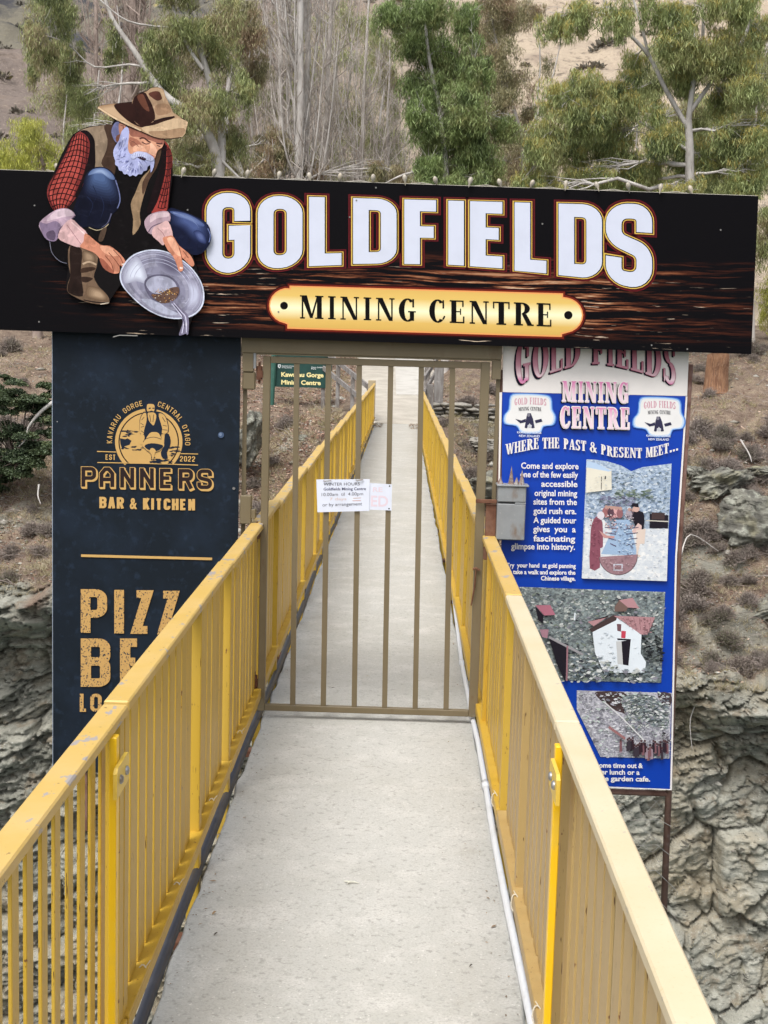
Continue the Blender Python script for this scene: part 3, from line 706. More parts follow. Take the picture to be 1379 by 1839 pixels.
def sans_glyph(S, ch, x0, x1, y_top, y_bot, pen, k, m, grow=0., mapf=None, rr=None, dx=0, dy=0):
    """one letter: box in px, pen width px, vertical pen ratio k; mapf(u,v)->px optional envelope"""
    if ch not in SANS: return
    w = x1-x0; h = y_bot-y_top; q = pen*k
    R = rr if rr else max(pen*.5, (w-pen)*.46)
    for st in SANS[ch]:
        pts = []
        for p in st:
            if p == 'c': pts.append('c'); continue
            u, v = p[0], p[1]; ue = pen/2+u*(w-pen) if w > pen*1.3 else w/2
            v = (v if 0 <= v <= 1 else (1+q/2/(h-q) if v > 1 else -q/2/(h-q)))
            pts.append((ue, (q/2+v*(h-q))/k)+((1,) if len(p) > 2 else ()))
        pth, cl = roundpath(pts, R)
        V, F = stroke(pth, cl, pen+2*grow, grow)
        O = []
        for p in V:
            px, py = x0+p[0]+dx, y_bot-p[1]*k+dy
            if mapf: px, py = mapf(px, (y_bot+dy-py)/h+0*px if True else 0)
            O.append((px, py))
        S.tris(O, F, m)
def sans_text(S, txt, x0, x1, yt, yb, pen, k, m, slope=0., gap=.28, sp=.6, widths={}, **kw):
    wd = [(sp if c == ' ' else widths.get(c, .42 if c == 'I' else 1.)) for c in txt]
    tot = sum(wd)+gap*(len(txt)-1); s = (x1-x0)/tot; x = x0
    for c, wv in zip(txt, wd):
        ww = wv*s; dy = slope*(x-x0)
        if c != ' ': sans_glyph(S, c, x, x+ww, yt+dy, yb+dy, min(pen, ww*.99), k, m, **kw)
        x += ww+gap*s
# --- serif letters
def arc(cx, cy, rx, ry, a0, a1, tx, ty, n=14):
    V = []; 
    for rX, rY in ((rx, ry), (rx-tx, ry-ty)):
        for i in range(n+1):
            a = RAD(a0+(a1-a0)*i/n); V.append((cx+rX*math.cos(a), cy+rY*math.sin(a)))
    return (V, [(i, i+1, n+2+i, n+1+i) for i in range(n)])
def Rr(x0, y0, x1, y1): return ([(x0, y0), (x1, y0), (x1, y1), (x0, y1)], [(0, 1, 2, 3)])
def Q4(*p): return (list(p), [(0, 1, 2, 3)])
def stem(x, t, sl=.09, y0=0., y1=1., sf=.06): return [Rr(x-t/2, y0, x+t/2, y1), Rr(x-t/2-sl, y0, x+t/2+sl, y0+sf), Rr(x-t/2-sl, y1-sf, x+t/2+sl, y1)]
SERIF = {
 'I': (.45, stem(.5, .5, .2)), 'M': (1.3, stem(.14, .07, .07)+stem(.83, .2, .07)+[Q4((.07, 1), (.32, 1), (.57, .03), (.45, .03)), Q4((.47, .03), (.55, .03), (.8, 1), (.73, 1))]),
 'N': (1., stem(.15, .08, .1)+[Rr(.82, 0, .9, 1), Rr(.72, .94, 1, 1), Q4((.06, 1), (.36, 1), (.9, 0), (.7, 0))]),
 'C': (.88, [arc(.52, .5, .5, .52, 48, 312, .33, .07), Rr(.8, .62, .9, .99), arc(.52, .5, .5, .52, 312, 335, .1, .06)]),
 'G': (.95, [arc(.5, .5, .5, .52, 48, 300, .32, .07), Rr(.76, .62, .86, .99), Rr(.62, .03, .86, .44), Rr(.52, .40, .96, .46)]),
 'E': (.82, [Rr(.1, 0, .42, 1), Rr(0, .94, .86, 1), Rr(0, 0, .9, .06), Rr(.42, .48, .7, .53), Rr(.65, .37, .72, .64), Rr(.79, .72, .88, 1), Rr(.84, 0, .93, .3)]),
 'F': (.78, stem(.26, .32, .12)+[Rr(.4, .94, .9, 1), Rr(.42, .47, .72, .53), Rr(.68, .36, .76, .64), Rr(.83, .7, .92, 1)]),
 'L': (.8, stem(.26, .32, .12)+[Rr(.42, 0, .95, .06), Rr(.87, 0, .96, .34)]), 'T': (.9, [Rr(.34, 0, .66, 1), Rr(.22, 0, .78, .06), Rr(.02, .94, .98, 1), Rr(.02, .7, .1, 1), Rr(.9, .7, .98, 1)]),
 'R': (.98, stem(.24, .28, .1)+[arc(.42, .74, .43, .26, -90, 90, .28, .06, 10), Q4((.42, .5), (.66, .5), (1.0, 0), (.72, 0)), Rr(.72, 0, 1.05, .06)]),
 'P': (.88, stem(.26, .3, .1)+[arc(.42, .71, .46, .29, -90, 90, .3, .06, 10)]), 'H': (1., stem(.2, .24, .08)+stem(.8, .24, .08)+[Rr(.3, .47, .7, .54)]),
 'W': (1.35, [Q4((.03, 1), (.22, 1), (.4, 0), (.28, 0)), Q4((.34, 0), (.4, 0), (.56, 1), (.5, 1)), Q4((.42, 1), (.62, 1), (.76, 0), (.65, 0)), Q4((.71, 0), (.76, 0), (.95, 1), (.89, 1)), Rr(-.03, .94, .26, 1), Rr(.84, .94, 1.02, 1), Rr(.38, .94, .62, 1)]),
 'A': (1., [Q4((.06, 0), (.14, 0), (.5, 1), (.42, 1)), Q4((.62, 0), (.94, 0), (.6, 1), (.42, 1)), Rr(.2, .28, .7, .34), Rr(-.02, 0, .24, .06), Rr(.52, 0, 1.04, .06)]),
 'O': (.98, [arc(.5, .5, .5, .52, 0, 360, .3, .07, 24)]), 'D': (.98, stem(.22, .28, .1)+[arc(.4, .5, .58, .5, -90, 90, .3, .06)]),
 'S': (.82, [arc(.48, .75, .42, .27, 30, 270, .3, .09, 12), arc(.48, .25, .46, .27, 90, -150, .3, .09, 12), Rr(.78, .68, .87, 1), Rr(.05, 0, .13, .32)]),
 '&': (1.1, [arc(.4, .76, .26, .25, 0, 360, .14, .05), arc(.4, .27, .4, .28, 0, 360, .24, .06), Q4((.3, .64), (.46, .7), (1.02, 0), (.78, 0)), Q4((.62, .2), (.68, .14), (.98, .5), (.9, .5))]),
 '.': (.3, [Rr(.15, 0, .85, .2)])}
def serif_text(S, txt, x0, x1, m, mapf, gap=.16, sp=.5):
    wd = [sp if c == ' ' else SERIF[c][0] for c in txt]; tot = sum(wd)+gap*(len(txt)-1); s = 1/tot; x = 0
    for c, wv in zip(txt, wd):
        if c != ' ':
            for V, F in SERIF[c][1]:
                S.tris([mapf(x0+(x+a*wv)*s*(x1-x0), b_) for a, b_ in V], F, m)
        x += wv+gap
# --- running text in Blender's own font
TXT = {}
def txt_mesh(t, off):
    if (t, off) in TXT: return TXT[t, off]
    c = bpy.data.curves.new('t', 'FONT'); c.body = t; c.size = 1; c.offset = off; c.resolution_u = 3; c.fill_mode = 'FRONT'
    o = bpy.data.objects.new('t', c); COL.objects.link(o)
    dg = bpy.context.evaluated_depsgraph_get(); me = bpy.data.meshes.new_from_object(o.evaluated_get(dg))
    V = [tuple(v.co) for v in me.vertices]; F = [tuple(p.vertices) for p in me.polygons]
    bpy.data.objects.remove(o); bpy.data.curves.remove(c); bpy.data.meshes.remove(me)
    TXT[t, off] = (V, F); return V, F
def text(S, t, x0, x1, yb, cap, m, slope=.03, off=.02, curve=None):
    V, F = txt_mesh(t, off); a = min(v[0] for v in V); b = max(v[0] for v in V)
    out = []
    for v in V:
        px = x0+(v[0]-a)/(b-a)*(x1-x0); out.append((px, yb+slope*(px-x0)-v[1]/.73*cap+(curve(px) if curve else 0)))
    S.tris(out, F, m)
    S.n += 0

# ------------------------------------------------------------------ the big black sign
WHITEP = paint((216, 220, 236), .84, .4); BLACKP = paint((10, 8, 9), 1, .4); REDP = paint((92, 22, 28), 1, .4); GOLDP = paint((205, 172, 80), 1, .4); DARKP = paint((28, 14, 14), 1, .4)
def wood_sign_material():
    m = bpy.data.materials.new('black_sign_with_wood_print'); m.use_nodes = True; T = m.node_tree; N = T.nodes; L = T.links
    p = N['Principled BSDF']; p.inputs['Roughness'].default_value = .5; p.inputs['Specular IOR Level'].default_value = .06
    g = N.new('ShaderNodeNewGeometry'); sp = N.new('ShaderNodeSeparateXYZ'); L.new(g.outputs['Position'], sp.inputs[0])
    wn = N.new('ShaderNodeTexNoise'); wn.inputs['Scale'].default_value = 2.2; L.new(g.outputs['Position'], wn.inputs[0])
    ad = N.new('ShaderNodeVectorMath'); ad.operation = 'MULTIPLY_ADD'; L.new(wn.outputs['Color'], ad.inputs[0]); ad.inputs[1].default_value = (0, 0, .05); L.new(g.outputs['Position'], ad.inputs[2])
    def nz(sx, sz, det, off=0):
        mp = N.new('ShaderNodeMapping'); mp.inputs['Scale'].default_value = (sx, 1, sz); mp.inputs['Location'].default_value = (off, 0, off)
        L.new(ad.outputs[0], mp.inputs[0]); n = N.new('ShaderNodeTexNoise'); n.inputs['Scale'].default_value = 1; n.inputs['Detail'].default_value = det; n.inputs['Roughness'].default_value = .7
        L.new(mp.outputs[0], n.inputs[0]); return n.outputs['Fac']
    def mr(f, a, b, t0=0, t1=1):
        q = N.new('ShaderNodeMapRange'); q.inputs['From Min'].default_value = a; q.inputs['From Max'].default_value = b; q.inputs['To Min'].default_value = t0; q.inputs['To Max'].default_value = t1; L.new(f, q.inputs[0]); return q.outputs[0]
    def mul(a, b):
        q = N.new('ShaderNodeMath'); q.operation = 'MULTIPLY'; L.new(a, q.inputs[0]); L.new(b, q.inputs[1]); return q.outputs[0]
    grain = mr(nz(2.6, 60, 5), .49, .66)
    band = mul(mr(sp.outputs[2], 2.24, 2.10), mr(sp.outputs[2], 1.84, 1.97))
    xb = mul(mr(sp.outputs[0], -1.75, -.9), mr(sp.outputs[0], 1.62, 1.1, .35, 1))
    patch = mr(nz(1.2, 7, 3, 5), .36, .56)
    f = mul(mul(mul(grain, band), xb), patch)
    rp = N.new('ShaderNodeValToRGB'); L.new(f, rp.inputs[0]); e = rp.color_ramp.elements
    for k, (po, c) in enumerate(((0, (.0035, .003, .004)), (.18, (.05, .014, .008)), (.45, (.19, .065, .03)), (.8, (.42, .22, .12)), (1, (.65, .48, .33)))):
        if k > 1: e.new(po)
    for q, (po, c) in zip(e, ((0, (.0035, .003, .004)), (.18, (.05, .014, .008)), (.45, (.19, .065, .03)), (.8, (.42, .22, .12)), (1, (.65, .48, .33)))): q.position = po; q.color = (*c, 1)
    fl = mul(mr(nz(3.5, 95, 3, 9), .675, .70), mr(sp.outputs[2], 2.22, 2.05)); fx = N.new('ShaderNodeMix'); fx.data_type = 'RGBA'
    L.new(mul(fl, xb), fx.inputs[0]); L.new(rp.outputs[0], fx.inputs[6]); fx.inputs[7].default_value = (.62, .48, .36, 1)
    L.new(fx.outputs[2], p.inputs['Base Color']); return m
SIGN_Y = 6.60
def big_sign():
    tl = onY(-170, 299, SIGN_Y); tr = onY(1362, 352, SIGN_Y); bl = onY(-170, 587, SIGN_Y); br = onY(1349, 636, SIGN_Y)
    t = thing('entrance_sign', 'long black sign reading GOLDFIELDS MINING CENTRE over the gate', 'sign', (0, SIGN_Y, bl[2]))
    m = MB(); V = []
    for Y in (SIGN_Y, SIGN_Y+.045): V += [(tl[0], Y, tl[2]), (tr[0], Y, tr[2]), (br[0], Y, br[2]), (bl[0], Y, bl[2])]
    m.add(V, [(0, 3, 2, 1), (4, 5, 6, 7), (0, 1, 5, 4), (1, 2, 6, 5), (2, 3, 7, 6), (3, 0, 4, 7)]); m.build('board', wood_sign_material(), t)
    m = MB(); m.tube([(tl[0], SIGN_Y+.03, tl[2]+.0015), (tr[0], SIGN_Y+.03, tr[2]+.0015)], .0035, 6); m.build('edge_trim', paint((150, 145, 135)), t)
    S = Sheet(SIGN_Y-.0006)
    # letters
    boxes = {0: ('G', 371, 449), 1: ('O', 463, 543), 2: ('L', 555, 625), 3: ('D', 634, 712), 4: ('F', 726, 797), 5: ('I', 804, 834), 6: ('E', 844, 916), 7: ('L', 924, 993), 8: ('D', 1003, 1081), 9: ('S', 1088, 1171)}
    topf = lambda x: np.interp(x, [370, 1171], [348.5, 370])
    bx_ = [371, 410, 449, 470, 500, 543, 560, 625, 634, 712, 726, 797, 818, 834, 844, 916, 924, 993, 1003, 1040, 1081, 1090, 1130, 1171]
    by_ = [488, 490, 486, 484, 481.5, 478, 478, 475.5, 474, 473, 474, 475, 476, 477, 478, 483, 486, 492, 494, 498, 500, 506, 515, 520]
    def env(px, v):
        a, b = topf(px)-(3 if px < 450 or px > 1088 else 0), np.interp(px, bx_, by_); return (px, b+(a-b)*v)
    for i in range(10):
        ch, x0, x1 = boxes[i]
        H0 = 126.
        for gr, mm, dx, dy in ((8.5, REDP, 0, 2.0), (6.2, DARKP, 0, 1.5), (5.0, REDP, 0, 0), (3.6, GOLDP, 0, .6), (1.8, BLACKP, .4, .6)):
            sans_glyph(S, ch, x0, x1, 0, H0, 28, .80, mm, grow=gr, dx=dx, dy=dy, rr=22 if ch in 'DF' else None, mapf=env)
        sans_glyph(S, ch, x0, x1, 0, H0, 28, .80, WHITEP, rr=22 if ch in 'DF' else None, mapf=env)
        S.build('letter', t)
        if i < 9: S.n = max(0, S.n-14)
    # gold plaque
    def plq(g):
        L0, R0 = 484-g, 1046+g; sl = .0325
        c = []
        for a in range(90, 271, 15): c.append((516-0+(32+g)*math.cos(RAD(a)), 549-(34+g)*math.sin(RAD(a))))
        pts = []
        top = [(521-g*.3, 521-g-7+5), (1010+g*.3, 521-g+12+2)]
        out = [(520-g*.2, 513-g+3)]
        P = [(521-g, 514-g), (1010+g, 528-g), (1010+g, 534.5-g)]
        for a in range(80, -81, -16): P.append((1012+(34+g)*math.cos(RAD(a)), 566-(31+g)*math.sin(RAD(a))))
        P += [(1008+g, 599+g), (1008+g, 604+g), (517-g, 589+g), (517-g, 581.5+g)]
        for a in range(260, 99, -16): P.append((518+(34+g)*math.cos(RAD(a)), 549-(31+g)*math.sin(RAD(a))))
        P += [(521-g, 519-g)]
        return P
    S.poly(plq(7), paint((40, 8, 10), 1, .4)); S.poly(plq(4.5), paint((105, 30, 20), 1, .4)); S.poly(plq(1.2), paint((225, 150, 90), 1, .4))
    gm = bpy.data.materials.new('gold_gradient_print'); gm.use_nodes = True; T = gm.node_tree; p = T.nodes['Principled BSDF']; p.inputs['Roughness'].default_value = .4
    g = T.nodes.new('ShaderNodeNewGeometry'); sp = T.nodes.new('ShaderNodeSeparateXYZ'); T.links.new(g.outputs['Position'], sp.inputs[0])
    mr = T.nodes.new('ShaderNodeMapRange'); zt = onY(760, 521, SIGN_Y)[2]; zb = onY(760, 597, SIGN_Y)[2]; mr.inputs['From Min'].default_value = zb; mr.inputs['From Max'].default_value = zt
    T.links.new(sp.outputs[2], mr.inputs[0]); rp = T.nodes.new('ShaderNodeValToRGB'); T.links.new(mr.outputs[0], rp.inputs[0]); e = rp.color_ramp.elements
    st = ((0, lin((200, 160, 75))), (.22, lin((210, 172, 88))), (.5, lin((236, 232, 190))), (.78, lin((215, 180, 95))), (1, lin((208, 168, 85))))
    while len(e) < 5: e.new(.5)
    for q, (po, c) in zip(e, st): q.position = po; q.color = (*c, 1)
    T.links.new(rp.outputs[0], p.inputs['Base Color'])
    S.poly(plq(-1.2), gm); S.ell(510, 549, 7, 7, BLACKP); S.ell(1020.5, 566, 7.5, 7.5, BLACKP); S.build('gold_plaque', t)
    def mp(px, v): b = 580.5+(px-537)*.0145; return (px, b-v*(49+(px-537)*.004))
    # slightly falling baseline 0.0145, letters from 531 to 580 at left and 546..587 at right
    def mp(px, v):
        b = np.interp(px, [537, 748, 990], [572, 577.5, 586.5]); a = np.interp(px, [537, 748, 990], [530, 537, 545]); return (px, b+(a-b)*v)
    serif_text(S, 'MINING', 537, 748, BLACKP, mp, gap=.22); S.build('plaque_word', t); serif_text(S, 'CENTRE', 770, 992, BLACKP, mp, gap=.2); S.build('plaque_word', t)
    # two drips of paint and screw heads
    SC_ = paint((120, 118, 115), 1, .4)
    for q in ((62, 369), (70, 578), (640, 360), (628, 390), (974, 402), (1294, 413), (1234, 627), (337, 377), (675, 337), (500, 560), (1170, 620)): S.ell(q[0], q[1], 1.6, 1.6, SC_, n=8)
    S.line([(203, 605), (215, 602), (247, 603)], 1.6, paint((140, 138, 135)))
    S.build('screw_heads', t); 
    return t, S
SIGN, SS = big_sign()

# ------------------------------------------------------------------ cut-out painted miner on the sign
def miner():
    t = thing('miner_cutout', 'cut-out painted old miner in brown hat crouching with a gold pan', 'cutout figure', (-1.2, SIGN_Y-.02, 1.8))
    Z = 2.998
    def q(pts): return [(x/Z, 120+y/Z) for x, y in pts]
    YB = SIGN_Y-.022
    outline = q([(300, 560), (340, 470), (372, 408), (398, 368), (432, 345), (480, 325), (560, 314), (603, 318), (620, 290), (575, 258), (545, 240), (528, 220), (560, 208), (640, 200), (714, 192), (745, 146), (790, 134), (812, 117), (850, 112), (882, 124), (893, 160), (912, 198), (932, 240), (935, 272), (985, 279), (1012, 298), (1002, 346), (978, 380), (900, 388), (880, 400), (905, 420), (926, 470), (926, 540), (915, 640), (908, 768), (960, 770), (1040, 800), (1110, 838), (1137, 900), (1130, 950), (1090, 1003), (1040, 1013), (1080, 1140), (1100, 1220), (1090, 1290), (1040, 1342), (1012, 1440), (972, 1445), (960, 1359), (870, 1346), (780, 1300), (700, 1232), (655, 1172), (585, 1275), (540, 1281), (460, 1266), (372, 1222), (360, 1180), (375, 1060), (300, 1030), (262, 940), (228, 900), (213, 838), (296, 772), (255, 700), (260, 640)])
    S = Sheet(YB); m = MB(); n = len(outline)
    tri = tessellate_polygon([[Vector((a, b, 0)) for a, b in outline]])
    A = [onY(a, b, SIGN_Y) for a, b in outline]; V = [(p[0], YB, p[2]) for p in A]+[(p[0], SIGN_Y-.008, p[2]) for p in A]
    F = []
    for tr in tri:
        a = [np.array(V[k]) for k in tr]; f = list(tr) if np.cross(a[1]-a[0], a[2]-a[0])[1] < 0 else list(tr)[::-1]
        F.append(f); F.append([k+n for k in f[::-1]])
    F += [(i, (i+1) % n, n+(i+1) % n, n+i) for i in range(n)]
    m.add(V, F); m.build('backing_board', paint((14, 10, 11), 1, .5), t)
    def C(*c):
        r = lin(c); d = tuple(v*.62 for v in r); h = tuple(min(.8, v*1.3+.004) for v in r)
        return mat('brushed_print_%02x%02x%02x' % c, r, .5, [(d, 24, .46, .62, (1, 1, .45), 5, .85), (h, 46, .56, .68, (.5, 1, 1), 4, .7), (d, 90, .6, .68, (1.6, 1, .5), 3, .5)], spec=.08)
    def pl(c, pts, sm=3): S.poly(q(pts), C(*c), sm)
    def ln(c, pts, w_=4, sm=4, taper=False): S.line(q(pts), w_/Z, C(*c), sm, taper)
    def gl(pts, cen, k0, k1, c0, c1, n=7, sm=3):
        pts = np.array(pts, float); cen = np.array(cen, float)
        for i in range(n):
            t = i/(n-1); k = k0+(k1-k0)*t; c = [int(c0[j]+(c1[j]-c0[j])*t) for j in range(3)]
            S.poly(q([tuple(cen+(p-cen)*k) for p in pts]), paint(tuple(c), 1, .5), sm)
    # trousers, boots
    pl((9, 7, 8), [(300, 930), (390, 880), (520, 930), (500, 1080), (400, 1090), (300, 1030), (265, 980)])
    pl((112, 90, 72), [(376, 962), (450, 975), (522, 1010), (520, 1075), (505, 1130), (530, 1180), (562, 1212), (586, 1245), (584, 1274), (540, 1279), (460, 1264), (372, 1220), (362, 1180), (378, 1120), (366, 1050)])
    pl((36, 24, 20), [(378, 965), (440, 985), (436, 1080), (440, 1150), (445, 1235), (372, 1218), (364, 1180), (378, 1120)])
    pl((60, 42, 32), [(440, 1085), (500, 1078), (512, 1092), (440, 1110)]); pl((50, 35, 28), [(440, 1130), (500, 1138), (470, 1160), (440, 1156)])
    gl([(470, 1180), (530, 1190), (562, 1214), (580, 1244), (560, 1262), (500, 1250), (460, 1230)], (535, 1228), 1., .35, (104, 82, 64), (168, 142, 116), 6); gl([(446, 990), (500, 1005), (515, 1040), (500, 1056), (450, 1050)], (480, 1022), 1., .4, (100, 80, 62), (150, 126, 102), 5)
    ln((175, 150, 125), [(445, 1062), (480, 1050), (519, 1066)], 10); ln((40, 28, 24), [(450, 1255), (520, 1268), (582, 1270)], 6)
    ln((205, 190, 170), [(540, 1278), (586, 1270)], 5)
    # torso
    pl((12, 8, 9), [(495, 545), (560, 500), (615, 500), (640, 560), (720, 595), (790, 590), (870, 470), (930, 520), (915, 690), (905, 770), (900, 830), (880, 900), (840, 960), (700, 1010), (560, 960), (500, 900), (470, 760)])
    # left thigh / jeans
    pl((17, 22, 46), [(905, 768), (960, 770), (1040, 800), (1110, 838), (1136, 900), (1130, 950), (1090, 1002), (1040, 1012), (990, 985), (950, 962), (905, 930), (870, 890)])
    gl([(908, 772), (985, 778), (1060, 810), (1120, 850), (1134, 905), (1110, 960), (1040, 940), (980, 880), (915, 840)], (1030, 830), 1., .35, (18, 24, 50), (70, 84, 130), 9)
    gl([(914, 778), (985, 785), (1050, 812), (1100, 850), (1080, 858), (1010, 826), (950, 804)], (1010, 812), 1., .4, (72, 86, 130), (108, 124, 168), 5); gl([(1040, 890), (1070, 880), (1100, 905), (1110, 950), (1070, 940)], (1078, 912), 1., .4, (40, 50, 88), (84, 96, 140), 5); ln((110, 124, 165), [(930, 785), (1000, 805), (1050, 840), (1072, 870)], 7, taper=True)
    ln((100, 112, 155), [(1118, 870), (1132, 905), (1126, 945)], 5)
    # vest
    pl((142, 122, 102), [(428, 348), (480, 326), (560, 314), (612, 314), (625, 360), (620, 420), (612, 470), (622, 530), (614, 580), (580, 548), (510, 552), (505, 430), (482, 362)])
    pl((66, 48, 38), [(560, 316), (610, 314), (640, 360), (622, 420), (612, 460), (622, 530), (614, 582), (585, 560), (545, 520), (572, 450), (578, 390)])
    pl((150, 124, 96), [(868, 400), (866, 470), (842, 545), (805, 605), (772, 700), (752, 790), (756, 850), (715, 906), (717, 820), (704, 740), (728, 680), (762, 600), (815, 540), (845, 450)])
    pl((80, 58, 45), [(868, 400), (866, 470), (842, 545), (805, 605), (770, 690), (768, 620), (815, 545), (848, 450)])
    # left sleeve red plaid
    pl((120, 46, 44), [(402, 368), (432, 348), (468, 352), (498, 395), (506, 470), (500, 545), (468, 585), (440, 650), (412, 700), (385, 735), (350, 770), (292, 775), (256, 702), (260, 640), (300, 568), (348, 470), (374, 410)])
    pl((172, 74, 66), [(405, 380), (440, 365), (465, 400), (450, 500), (420, 590), (395, 690), (350, 755), (300, 760), (268, 690), (290, 610), (345, 510), (378, 425)])
    pl((18, 9, 12), [(432, 346), (470, 344), (505, 385), (512, 440), (510, 545), (470, 575), (440, 650), (420, 700), (405, 690), (440, 600), (470, 510), (484, 420), (466, 372)])
    for k in range(7):       # long lines of the plaid
        f = k/6; ln((38, 12, 16), [(392+70*f, 372-10*math.sin(f*3)), (350+118*f, 470+10*f), (296+150*f, 580+16*f), (262+128*f, 690+26*f), (292+60*f, 772)], 5.5 if k not in (0, 6) else 4)
    for k in range(13):
        f = k/12; y_ = 395+f*350; xl = np.interp(y_, [370, 410, 470, 568, 640, 702, 775], [400, 374, 348, 300, 262, 258, 292]); xr = np.interp(y_, [370, 420, 510, 600, 690, 735], [466, 482, 470, 440, 405, 380])
        ln((38, 12, 16), [(xl, y_+10), ((xl+xr)/2, y_-6), (xr, y_+14)], 5)
    pl((10, 7, 9), [(258, 640), (262, 610), (300, 690), (320, 740), (340, 690), (380, 722), (350, 772), (290, 776), (256, 702)]) if False else None
    # right sleeve
    pl((150, 58, 52), [(880, 398), (905, 420), (926, 470), (926, 540), (912, 640), (905, 750), (880, 786), (815, 786), (848, 720), (870, 640), (886, 560), (892, 480)])
    pl((22, 9, 12), [(880, 398), (895, 430), (896, 500), (888, 580), (868, 660), (845, 730), (812, 786), (790, 770), (830, 640), (866, 520), (872, 440)])
    for k in range(4): ln((40, 12, 16), [(896+8*k, 420+10*k), (905+6*k, 520), (886+10*k, 640), (850+18*k, 760)], 4.5)
    for k in range(10): y_ = 440+k*35; xr = np.interp(y_, [420, 470, 540, 640, 786], [905, 926, 926, 912, 890]); ln((40, 12, 16), [(xr, y_), (xr-20, y_+9), (xr-44, y_+2)], 4.5)
    # near knee
    pl((13, 16, 34), [(462, 582), (500, 545), (560, 540), (612, 576), (640, 650), (649, 720), (632, 768), (602, 800), (588, 850), (540, 872), (480, 862), (425, 862), (394, 800), (412, 720), (440, 660)])
    gl([(458, 590), (500, 547), (560, 541), (610, 576), (640, 650), (645, 720), (600, 740), (520, 720), (455, 690)], (530, 566), 1., .3, (14, 18, 38), (74, 94, 134), 9)
    gl([(474, 584), (500, 552), (560, 546), (604, 576), (618, 606), (590, 604), (556, 580), (505, 578)], (540, 562), 1., .35, (82, 100, 140), (138, 156, 190), 6)
    for a in ([(470, 700), (500, 740), (480, 800)], [(540, 690), (560, 750), (540, 820)], [(590, 700), (600, 750)], [(500, 640), (520, 690), (500, 740)]): ln((30, 38, 66), a, 5, taper=True)
    ln((110, 118, 160), [(622, 610), (640, 670), (646, 722), (632, 762)], 6); ln((86, 86, 110), [(600, 790), (580, 840), (545, 866)], 8, taper=True)
    ln((180, 165, 135), [(478, 864), (520, 880), (560, 868), (585, 846)], 4)
    pl((84, 66, 54), [(545, 880), (575, 865), (555, 935), (530, 935)])
    ln((120, 120, 135), [(268, 940), (280, 1000), (320, 1045), (360, 1058)], 3)
    # sleeves cuffs, forearms, hands
    pl((178, 152, 168), [(213, 838), (298, 772), (366, 764), (406, 800), (372, 832), (334, 862), (312, 920), (292, 940), (252, 930), (226, 892)])
    pl((128, 110, 134), [(213, 838), (250, 845), (300, 830), (330, 862), (310, 920), (292, 940), (252, 930), (226, 892)]); pl((205, 182, 192), [(300, 776), (366, 768), (398, 798), (350, 808), (290, 822), (250, 830)])
    pl((86, 72, 92), [(250, 895), (285, 880), (300, 905), (290, 934), (258, 925)]); ln((96, 78, 98), [(310, 918), (326, 868), (372, 834), (404, 802)], 5)
    pl((206, 168, 168), [(384, 820), (430, 858), (470, 898), (452, 945), (430, 972), (372, 955), (314, 922), (334, 862)]); ln((160, 120, 125), [(360, 850), (400, 905), (440, 960)], 4); ln((228, 196, 194), [(385, 836), (425, 872), (460, 906)], 6)
    pl((196, 130, 104), [(462, 896), (540, 958), (592, 965), (650, 1010), (682, 1062), (664, 1080), (645, 1068), (642, 1108), (604, 1112), (556, 1082), (536, 1032), (500, 998), (432, 970), (450, 940)])
    pl((228, 166, 136), [(540, 965), (592, 972), (640, 1010), (610, 1020), (560, 1000)]); pl((150, 88, 70), [(536, 1032), (560, 1040), (610, 1100), (604, 1112), (556, 1082)])
    for a in ([(585, 1000), (620, 1040), (644, 1075)], [(565, 1015), (600, 1060), (612, 1105)], [(610, 985), (650, 1030), (664, 1070)]): ln((120, 66, 52), a, 4)
    ln((235, 205, 185), [(655, 1064), (674, 1062)], 8, 0)
    # pan
    pan = [(645, 1118), (668, 1060), (720, 1010), (800, 985), (880, 990), (960, 1025), (1030, 1080), (1080, 1150), (1100, 1220), (1090, 1290), (1040, 1340), (960, 1358), (870, 1345), (780, 1300), (700, 1230), (655, 1172)]
    c = np.array([875, 1168]); sc = lambda k, d=(0, 0): [tuple(c+(np.array(p)-c)*k+np.array(d)) for p in pan]
    pl((205, 210, 228), pan, 4); pl((140, 138, 158), sc(.965), 4); pl((152, 150, 168), sc(.90, (-2, 2)), 4); pl((128, 126, 146), sc(.80, (-4, 6)), 4); pl((146, 144, 162), sc(.7, (-6, 10)), 4); pl((132, 130, 150), sc(.58, (-6, 14)), 4)
    pl((196, 200, 216), [(700, 1060), (740, 1030), (780, 1100), (785, 1160), (735, 1150), (680, 1160), (672, 1110)]); pl((178, 180, 200), [(840, 1260), (900, 1300), (960, 1330), (900, 1335), (820, 1300), (760, 1250)])
    pl((104, 100, 120), [(860, 1000), (950, 1035), (1010, 1090), (960, 1120), (900, 1110), (850, 1060)]); pl((170, 170, 190), [(1010, 1150), (1060, 1170), (1080, 1230), (1060, 1290), (1010, 1300), (1020, 1220)])
    gl([(700, 1060), (740, 1030), (780, 1100), (785, 1160), (735, 1150), (680, 1160), (672, 1110)], (735, 1105), 1.1, .5, (160, 160, 178), (208, 212, 226), 6); gl([(860, 1000), (950, 1035), (1010, 1090), (960, 1120), (900, 1110), (850, 1060)], (930, 1070), 1.1, .5, (128, 126, 146), (92, 88, 108), 6); gl([(1010, 1150), (1060, 1170), (1080, 1230), (1060, 1290), (1010, 1300), (1020, 1220)], (1045, 1225), 1.1, .5, (144, 142, 162), (184, 186, 206), 6)
    for k in (.93, .86, .75, .66): S.line(q(smooth(sc(k, (-4*(1-k), 14*(1-k))), 3)[:30]), 1.0, C(176, 176, 198))
